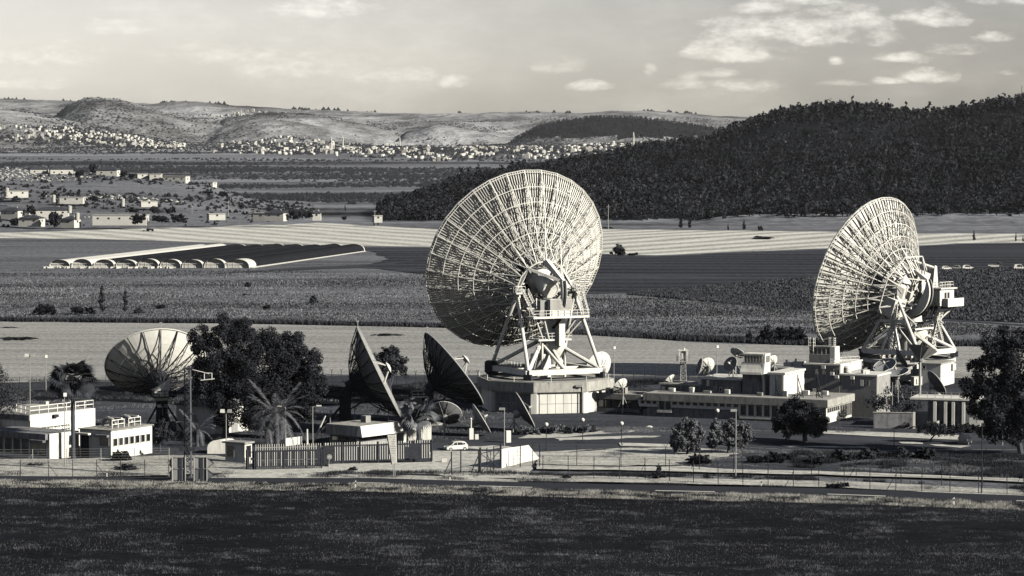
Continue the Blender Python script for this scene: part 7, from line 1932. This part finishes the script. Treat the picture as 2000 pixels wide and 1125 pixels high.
# ------------------------------------------------------------------ scrub, orchards and shrubs of the valley and the far slopes
def blob_object(name, pts, r, m, squash=.75):
    ico = np.array([[0, 0, 1], [1, 0, .1], [.2, .95, .2], [-.85, .5, 0], [-.8, -.6, .15], [.3, -.95, .05]]) ; fa = np.array([[0, 1, 2], [0, 2, 3], [0, 3, 4], [0, 4, 5], [0, 5, 1]])
    n = len(pts); rot = rf.random(n) * 6.28; c, s = np.cos(rot)[:, None], np.sin(rot)[:, None]
    j = .75 + .5 * rf.random((n, 6, 1)); B = ico[None] * j
    V = np.empty((n, 6, 3)); V[..., 0] = (B[..., 0] * c - B[..., 1] * s) * r[:, None]; V[..., 1] = (B[..., 0] * s + B[..., 1] * c) * r[:, None]; V[..., 2] = B[..., 2] * r[:, None] * squash * 1.3
    V += pts[:, None, :]; F = (fa[None] + (np.arange(n) * 6)[:, None, None]).reshape(-1, 3)
    return tag(link(name, np_mesh(name, V.reshape(-1, 3), F, m)), kind='stuff')
n = 42000; px = -150 + rf.random(n) * 1500; Y = np.exp(math.log(2300) + rf.random(n) * math.log(6400 / 2300)); x = (px - 1000) / FPX * Y; z = hills(x, Y)
d1 = vnoise(x * .30, Y * 1.0, 260, 41, 5); band = vnoise(x * .12, Y, 150, 43, 3)
on_for = on_ridge(fh, px, Y, z) & (z > 1.0)
k = (~on_for) & (d1 * 1.3 + band * .4 + .35 * rf.random(n) > .24)
blob_object('orchards', np.stack([x, Y, z - .3], 1)[k], 1.8 + 1.6 * rf.random(k.sum()), m_scrubm)
n = 38000; px = -150 + rf.random(n) * 1600; Y = 5900 + rf.random(n) * 3300; x = (px - 1000) / FPX * Y; z = hills(x, Y); d1 = vnoise(x, Y, 620, 45, 5) + .15 * vnoise(x, Y, 60, 46, 2); k = d1 + .22 * rf.random(n) > .11
blob_object('hill_scrub', np.stack([x, Y, z - .4], 1)[k], 1.9 + 2.0 * rf.random(k.sum()), m_scrubm)
n = 3600; px = -120 + rf.random(n) * 860; Y = 1620 + rf.random(n) * 640; x = (px - 1000) / FPX * Y; z = hills(x, Y); d1 = vnoise(x, Y, 90, 47, 4); k = (d1 + .5 * rf.random(n) > .30) & (z > .6)
P3 = np.stack([x, Y, z - .3], 1)[k]; r3 = 1.6 + 2.6 * rf.random(k.sum())
SHR = [leaves(np.array([[0, 0, .35], [.3, 0, .25], [-.3, .1, .22], [0, .1, .5]]), np.array([.34, .28, .28, .22]), 34, .30, np.random.default_rng(300 + i), .8, .8) for i in range(5)]
_P = PINES; PINES = SHR
tag(forest_object('terrace_scrub', P3, r3, rf, m_scrubm), kind='stuff'); PINES = _P
# loose stones and terraces on the left slope
n = 5000; px = -100 + rf.random(n) * 620; Y = 1700 + rf.random(n) * 480; x = (px - 1000) / FPX * Y; z = hills(x, Y); d1 = vnoise(x * .5, Y, 70, 48, 4); k = (d1 > .12) & (z > 3)
blob_object('slope_stones', np.stack([x, Y, z], 1)[k], .45 + 1.1 * rf.random(k.sum()) ** 2, mat('pale stone', .60, .3, 2), .6)
# skyline trees on the far ridge
n = 420; px = -100 + rf.random(n) * 1550; Y = np.full(n, 9560.0) + rf.random(n) * 80; x = (px - 1000) / FPX * Y; z = hills(x, Y); k = vnoise(px, px * 0, 40, 49) > .1
blob_object('ridge_trees', np.stack([x, Y, z], 1)[k], 4 + 5 * rf.random(k.sum()) ** 2, m_scrubm, 1.0)
# ------------------------------------------------------------------ far villages: each house its own object
m_house = mat('whitewashed far house', .62, .08, .3, .9)
m_houses2 = mat('pale stone far house', .46, .12, .3, .9)
m_tile = mat('roof tiles', .07, .25, .5, .9)
m_win = m_glass
def far_house_mesh(w, d, h, storeys, m, step=None):
    mb = MB(); mb.box((0, 0, h / 2 - 1.5), (w, d, h + 3)); mb.box((0, -d / 2 + .2, h + .25), (w, .4, .5)); mb.box((0, d / 2 - .2, h + .25), (w, .4, .5)); mb.box((-w / 2 + .2, 0, h + .25), (.4, d - .8, .5)); mb.box((w / 2 - .2, 0, h + .25), (.4, d - .8, .5))
    if step: mb.box((step, .5, h + 1.4), (w * .45, d * .55, 2.6))
    nf = len(mb.f)
    for s in range(storeys):
        for i in range(3): mb.box((-w / 2 + w * (i + .5) / 3, -d / 2 - .03, 1.6 + s * 3.1), (w * .13, .12, 1.5))
        mb.box((w / 2 + .03, 0, 1.6 + s * 3.1), (.12, d * .2, 1.5))
    me = mb.mesh('village_house', m); me.materials.append(m_win)
    for i, f in enumerate(me.polygons): f.material_index = 1 if i >= nf else 0
    return me
HM = [far_house_mesh(11, 10, 6.4, 2, m_house), far_house_mesh(13, 11, 9.2, 3, m_house, 2.0), far_house_mesh(15, 10, 3.6, 1, m_house, -2), far_house_mesh(10, 9, 6.2, 2, m_houses2, 1.5), far_house_mesh(18, 12, 6.6, 2, m_house), far_house_mesh(9, 9, 9.5, 3, m_houses2)]
def village(n, px0, px1, Y0, Y1, label, group, seed, dens, pyr):
    r = np.random.default_rng(seed); m = n * 40; px = r.uniform(px0, px1, m); Y = r.uniform(Y0, Y1, m); x = (px - 1000) / FPX * Y; z = hills(x, Y)
    py = 562.5 - FPX * np.tan(np.arctan2(z - CAMH, Y) + PITCH); d = vnoise(x, Y, 130, seed)
    k = (py > interp(pyr[0], px)) & (py < interp(pyr[1], px)) & (d > dens + .15 - r.random(m) * .5)
    for x, Y, z in np.stack([x, Y, z], 1)[k][:n]:
        o = link('village_house', HM[int(r.integers(0, 6))], None, (x, Y, z), (0, 0, r.uniform(-.5, .6) + (1.57 if r.random() < .3 else 0))); s = r.uniform(.42, .85) * (1.15 if r.random() < .15 else 1); o.scale = (s, s, s)
        tag(o, label, 'house', group)
village(92, -30, 360, 5700, 6500, 'white flat-roofed village house on the low spur at the far left', 'village houses on the far left spur', 201, -.1, ([(-30, 248), (120, 252), (200, 262), (350, 282)], [(-30, 276), (200, 285), (360, 292)]))
village(118, 420, 830, 4700, 6750, 'white flat-roofed village house around the tall minaret at the foot of the bare hills', 'village houses in the middle of the valley', 202, -.1, ([(420, 282), (540, 262), (640, 266), (830, 278)], [(420, 300), (640, 302), (830, 306)]))
village(108, 830, 1340, 4500, 6750, 'white flat-roofed village house below the dark wooded far hill', 'village houses below the far wooded hill', 203, -.1, ([(830, 280), (1100, 270), (1240, 268), (1340, 268)], [(830, 318), (1000, 315), (1150, 305), (1340, 284)]))
village(26, 395, 560, 8900, 9400, 'tiny white house of the high village on the skyline ridge', 'houses of the high ridge village', 204, -.5, ([(395, 214), (560, 218)], [(395, 228), (560, 232)]))
def town_points(r, n, px0, px1, Y0, Y1, pyr, seed, thr, scale=150):
    m = n * 30; px = r.uniform(px0, px1, m); Y = r.uniform(Y0, Y1, m); x = (px - 1000) / FPX * Y; z = hills(x, Y)
    py = 562.5 - FPX * np.tan(np.arctan2(z - CAMH, Y) + PITCH); d = vnoise(x, Y, scale, seed)
    k = (py > interp(pyr[0], px)) & (py < interp(pyr[1], px)) & (d > thr - r.random(m) * .5) & ~(on_ridge(fh, px, Y, z) & (z > 1.0))
    return np.stack([x, Y, z], 1)[k][:n]
TOWNS = ((-30, 360, 5700, 6600, ([(-30, 244), (120, 248), (200, 258), (350, 281)], [(-30, 277), (200, 286), (360, 293)]), 170), (420, 1360, 4600, 6850, ([(420, 280), (540, 258), (640, 261), (830, 272), (1100, 266), (1360, 262)], [(420, 300), (640, 304), (830, 316), (1150, 308), (1360, 284)]), 430))
def village_mass():
    # the rest of the towns, past the houses one can pick out, and the gardens between them
    r = np.random.default_rng(400); V = []; F = []; o = 0; T = []
    for px0, px1, Y0, Y1, pyr, n in TOWNS:
        for x, Y, z in town_points(r, n, px0, px1, Y0, Y1, pyr, 404, .30):
            w, d, h = r.uniform(3, 7), r.uniform(3, 6), r.uniform(2.5, 7); a = r.uniform(-.6, .6); ca, sa = math.cos(a), math.sin(a)
            b = np.array([[-w, -d, -3], [w, -d, -3], [w, d, -3], [-w, d, -3], [-w, -d, h], [w, -d, h], [w, d, h], [-w, d, h]]) * .6
            V.append(np.stack([b[:, 0] * ca - b[:, 1] * sa + x, b[:, 0] * sa + b[:, 1] * ca + Y, b[:, 2] / .6 * .8 + z], 1)); F.append(np.array([(4, 5, 6, 7), (0, 1, 5, 4), (1, 2, 6, 5), (2, 3, 7, 6), (3, 0, 4, 7)]) + o); o += 8
        T.append(town_points(r, n * 5, px0, px1, Y0 - 60, Y1, pyr, 405, .15, 110))
    tag(link('village', np_mesh('village', np.concatenate(V), np.concatenate(F), m_house)), kind='stuff')
    T = np.concatenate(T); blob_object('village_gardens', T, 2.2 + 2.4 * r.random(len(T)), m_scrubm, 1.0)
village_mass()
def minaret(px, base_py, top_py, Y, label, r=1.6):
    x = (px - 1000) / FPX * Y; z = float(hills(np.array([x]), np.array([Y]))[0]); zt = Zat(top_py, Y); h = max(14, zt - z); root = thing('minaret', (x, Y, z), label, 'minaret')
    mb = MB(); mb.lathe([(r * 1.25, -3), (r * 1.2, h * .15), (r, h * .2), (r, h * .68)], n=12); link('shaft', mb.mesh('shaft', m_house), root)
    mb = MB(); mb.lathe([(r, h * .66), (r * 1.7, h * .70), (r * 1.7, h * .72), (r * .8, h * .72)], n=12); link('balcony', mb.mesh('balcony', m_house), root)
    mb = MB(); mb.lathe([(r * .8, h * .72), (r * .8, h * .86), (r * .5, h * .92), (.05, h)], n=12); link('spire', mb.mesh('spire', m_house), root)
minaret(647.5, 298, 267, 5650, 'tallest slim white minaret, beside the white mosque in the middle village')
minaret(670, 285, 266, 6200, 'shorter white minaret just right of the tallest one'); minaret(781, 282, 267, 6300, 'white minaret at the right end of the middle village'); minaret(1237, 290, 257, 6100, 'slim white minaret standing before the dark wooded far hill', 1.9); minaret(472, 224, 214, 9100, 'tiny minaret of the high ridge village', 1.5)
def mosque():
    Y = 5600; x = (636 - 1000) / FPX * Y; z = float(hills(np.array([x]), np.array([Y]))[0]); root = thing('mosque', (x, Y, z), 'white domed mosque at the foot of the tallest minaret', 'mosque')
    mb = MB(); mb.box((0, 0, 3), (20, 14, 9)); mb.box((-10, 0, 1.5), (14, 10, 6)); link('hall', mb.mesh('hall', m_house), root)
    mb = MB(); mb.lathe([(5.2, 7)] + [(5 * math.cos(t), 8 + 5 * math.sin(t)) for t in np.linspace(0, 1.5, 6)], (2, 0, 0), 14); link('dome', mb.mesh('dome', m_house, True), root)
    for i in range(5): mb = MB(); mb.box((-7 + i * 3.5, -7.05, 4), (1.2, .2, 3)); link('window', mb.mesh('window', m_win), root)
mosque()
# hilltop station on the right skyline
def hilltop():
    Y = 2760; x = (1992 - 1000) / FPX * Y; z = float(hills(np.array([x]), np.array([Y]))[0]); root = thing('hilltop_house', (x, Y, z), 'small white house on the wooded hilltop at the right edge', 'house')
    mb = MB(); mb.box((0, 0, 3), (12, 8, 7)); mb.box((-9, 0, 2), (7, 7, 5)); link('wall', mb.mesh('wall', m_house), root)
    for i in range(4): mb = MB(); mb.box((-4.5 + i * 3, -4.03, 3.8), (1.2, .1, 1.4)); link('window', mb.mesh('window', m_win), root)
    x2 = (1996.5 - 1000) / FPX * Y; zt = Zat(168, Y); r2 = thing('radio_mast', (x2, Y + 8, z), 'thin radio mast beside the hilltop house at the right edge', 'mast'); mb = MB(); lattice(mb, (0, 0, 0), (0, 0, zt - z), .9, .35, 8, .16, .1, 3); link('lattice', mb.mesh('lattice', m_galv), r2)
hilltop()
# ------------------------------------------------------------------ farm houses on the left slope
def farm_house(px, base_py, Y, wpx, hpx, label, hip=True, ang=None, depth=9, roof=None, pitch=1.0, name='farm_house', wall=None):
    ang = ((px * 37) % 44) - 22 if ang is None else ang
    s = FPX / Y; x = (px - 1000) / FPX * Y; z = Zat(base_py, Y); W = wpx / s; h = hpx / s; root = thing(name, (x, Y, z), label, 'house', None, R_(ang)); dd = depth
    mb = MB(); mb.box((0, 0, (h * .62) / 2 - 1), (W, dd, h * .62 + 2)); link('wall', mb.mesh('wall', wall or m_house), root); zt = h * .62
    if hip:
        mb = MB(); o = .6; a = [(-W / 2 - o, -dd / 2 - o, zt), (W / 2 + o, -dd / 2 - o, zt), (W / 2 + o, dd / 2 + o, zt), (-W / 2 - o, dd / 2 + o, zt)]; rr = max(.1, W / 2 - dd * .45)
        mb.add(a + [(-rr, 0, h * pitch), (rr, 0, h * pitch)], [(0, 1, 5, 4), (1, 2, 5), (2, 3, 4, 5), (3, 0, 4), (3, 2, 1, 0)]); link('roof', mb.mesh('roof', roof or m_tile), root)
    else:
        mb = MB(); mb.box((0, 0, zt + .2), (W + .6, dd + .6, .4)); link('roof', mb.mesh('roof', roof or m_houses2), root)
    n = max(1, int(W / 5.5))
    for i in range(n):
        fr_ = MB(); cx = -W / 2 + W * (i + .5) / n; fr_.box((cx, -dd / 2 - .04, zt * .55), (1.1, .12, 1.0)); wdw = link('window', fr_.mesh('window', m_glass), root)
    mb = MB(); mb.box((W / 2 + .04, 0, zt * .55), (.12, 1.3, 1.2)); link('window', mb.mesh('window', m_glass), root)
    if hip: mb = MB(); mb.box((W * .2, dd * .1, h * .95), (.7, .7, 1.4)); link('chimney', mb.mesh('chimney', m_houses2), root)
    return root
for a in ((78, 341, 2120, 34, 17, 'tiled hip roofed house farthest left on the slope crest', True), (121, 343, 2115, 44, 20, 'larger tiled hip roofed house on the slope crest, bright front wall', True), (212, 343, 2115, 42, 18, 'tiled house on the slope crest between dark trees', True),
          (277, 346, 2110, 20, 9, 'low plain house on the slope crest left of the white block', False), (305, 348, 2105, 22, 12, 'white block house on the slope crest', False), (345, 354, 2100, 48, 15, 'white long house at the right end of the slope crest', False), (414, 362, 2095, 13, 9, 'small white cabin at the tip of the slope crest', False),
          (32, 380, 1850, 44, 10, 'long low shed on the terraces at the left edge', False), (142, 392, 1830, 46, 10, 'long low shed in the middle of the terraces', False), (290, 398, 1810, 32, 7, 'short low shed on the terraces beside a tank', False),
          (25, 421, 1700, 38, 16, 'dark roofed farm house at the foot of the slope, left edge', True), (103, 420, 1700, 62, 16, 'long tiled farm building at the foot of the slope', True), (62, 436, 1640, 44, 16, 'dark roofed house in the lowest row, left', True), (138, 438, 1640, 30, 16, 'small white house with tiled roof in the lowest row', True),
          (236, 433, 1640, 106, 20, 'long bright white farm building in the lowest row of the slope', False), (422, 423, 1660, 32, 8, 'low pale wall like shed right of the long white building', False),
          (515, 424, 1680, 34, 12, 'pale open shed left of the dark gabled house', False), (540, 425, 1660, 40, 15, 'dark gabled house at the right end of the farm row', True), (619, 424, 1680, 16, 13, 'small white house among bushes at the end of the farm row', True), (737, 428, 1690, 16, 10, 'white hut beside the two thin cypresses', False)):
    farm_house(*a, depth=8 if a[3] < 60 else 9, wall=m_house)
for px, py, hpx, Y, lab in ((14, 380, 14, 1845, 'pale round tank at the left edge of the terraces'), (105, 392, 12, 1828, 'pale round tank beside the middle shed on the terraces'), (240, 400, 13, 1815, 'tall pale tank standing alone on the terraces'), (136, 413, 12, 1690, 'pale tank behind the long tiled farm building'), (151, 427, 12, 1630, 'pale tank beside the small white house in the lowest row')):
    s = FPX / Y; x = (px - 1000) / FPX * Y; z = Zat(py, Y); mb = MB(); h = hpx / s; mb.lathe([(1.3, -1), (1.3, h * .9), (.3, h)], n=14); o = link('water_tank', mb.mesh('water_tank', m_houses2, True), None, (x, Y, z)); tag(o, lab, 'tank')
for px, bs, tp, lab in ((375, 432, 400, 'thin utility pole on the slope foot, left one'), (446, 432, 392, 'thin utility pole on the slope foot, right one'), (1188, 448, 399, 'thin pale mast at the forest edge right of the largest dish'), (732, 440, 410, 'utility pole beside the thin cypresses')):
    b = G(px, bs); z = Zat(tp, b.y); mb = MB(); mb.bar((0, 0, -1), (0, 0, z), .45, 6, .3); mb.box((0, 0, z * .9), (2.2, .25, .25)); o = link('utility_pole', mb.mesh('utility_pole', m_galv), None, b); tag(o, lab, 'pole')
for i, (px, py, Y, w, k, sz, lab) in enumerate(((184, 337, 2125, 22, 'dark', 1.3, 'big dark tree on the slope crest behind the tiled houses'), (158, 345, 2100, 24, 'dark2', 1.2, 'dark tree right of the larger tiled crest house'), (240, 345, 2100, 18, 'dark', 1.1, 'dark tree right of the third crest house, first of two'), (258, 346, 2100, 16, 'dark2', 1.1, 'dark tree right of the third crest house, second of two'),
        (62, 418, 1700, 22, 'dark', 1.4, 'dark tree left of the long tiled farm building'), (108, 442, 1630, 30, 'dark', 1.6, 'large dark tree between the lowest row houses'), (30, 438, 1640, 24, 'dark2', 1.2, 'dark tree at the left end of the lowest row'), (268, 436, 1620, 36, 'dark', .9, 'dark tree in front of the long white farm building'), (312, 434, 1640, 40, 'dark2', .8, 'dark tree right of the long white farm building'), (352, 434, 1640, 40, 'dark', .7, 'low dark tree left of the utility pole'),
        (332, 417, 1720, 22, 'dark2', 1.1, 'dark round tree on the slope above the long white building'), (302, 415, 1720, 26, 'mid', .9, 'rounded tree on the slope left of its darker neighbour'), (258, 413, 1720, 30, 'mid', .6, 'flat bush on the slope above the long white building'), (185, 391, 1830, 18, 'dark', .9, 'dark bush on the terraces right of the middle shed'), (32, 391, 1820, 24, 'mid', .7, 'bush on the terraces below the left shed'),
        (578, 427, 1660, 30, 'dark', 1.0, 'dark tree right of the dark gabled house'), (603, 426, 1660, 26, 'dark2', 1.2, 'taller dark tree before the small white house of the farm row'), (672, 428, 1660, 12, 'dark', 1.0, 'small round bush at the end of the farm row'), (438, 383, 1960, 22, 'dark', .8, 'dark bush near the right tip of the terraces, upper'), (405, 378, 1980, 22, 'dark2', .7, 'dark bush on the terraces below the small cabin'))):
    x = (px - 1000) / FPX * Y; z = Zat(py, Y); s = w / (FPX / Y) / 1.5; o = link('tree', BM[k], None, (x, Y, z - .6), (0, 0, i * 1.3)); o.scale = (s, s, s * sz); tag(o, lab, 'tree')
# ------------------------------------------------------------------ air
def haze():
    m = bpy.data.materials.new('haze'); m.use_nodes = True; nt = m.node_tree; N = nt.nodes; N.remove(N['Principled BSDF'])
    v = N.new('ShaderNodeVolumePrincipled'); v.inputs['Color'].default_value = (.93, .94, .97, 1); v.inputs['Density'].default_value = HAZE; v.inputs['Anisotropy'].default_value = .3
    nt.links.new(v.outputs[0], N['Material Output'].inputs['Volume'])
    mb = MB(); top = 235; X = 6500
    mb.hexa([(-X, -300, -1.5), (X, -300, -1.5), (X, 15000, -1.5), (-X, 15000, -1.5), (-X, -300, top), (X, -300, top), (X, 15000, top), (-X, 15000, top)])
    o = mb.build('haze', m); tag(o, kind='stuff')
HAZE = 1.25e-5
haze()
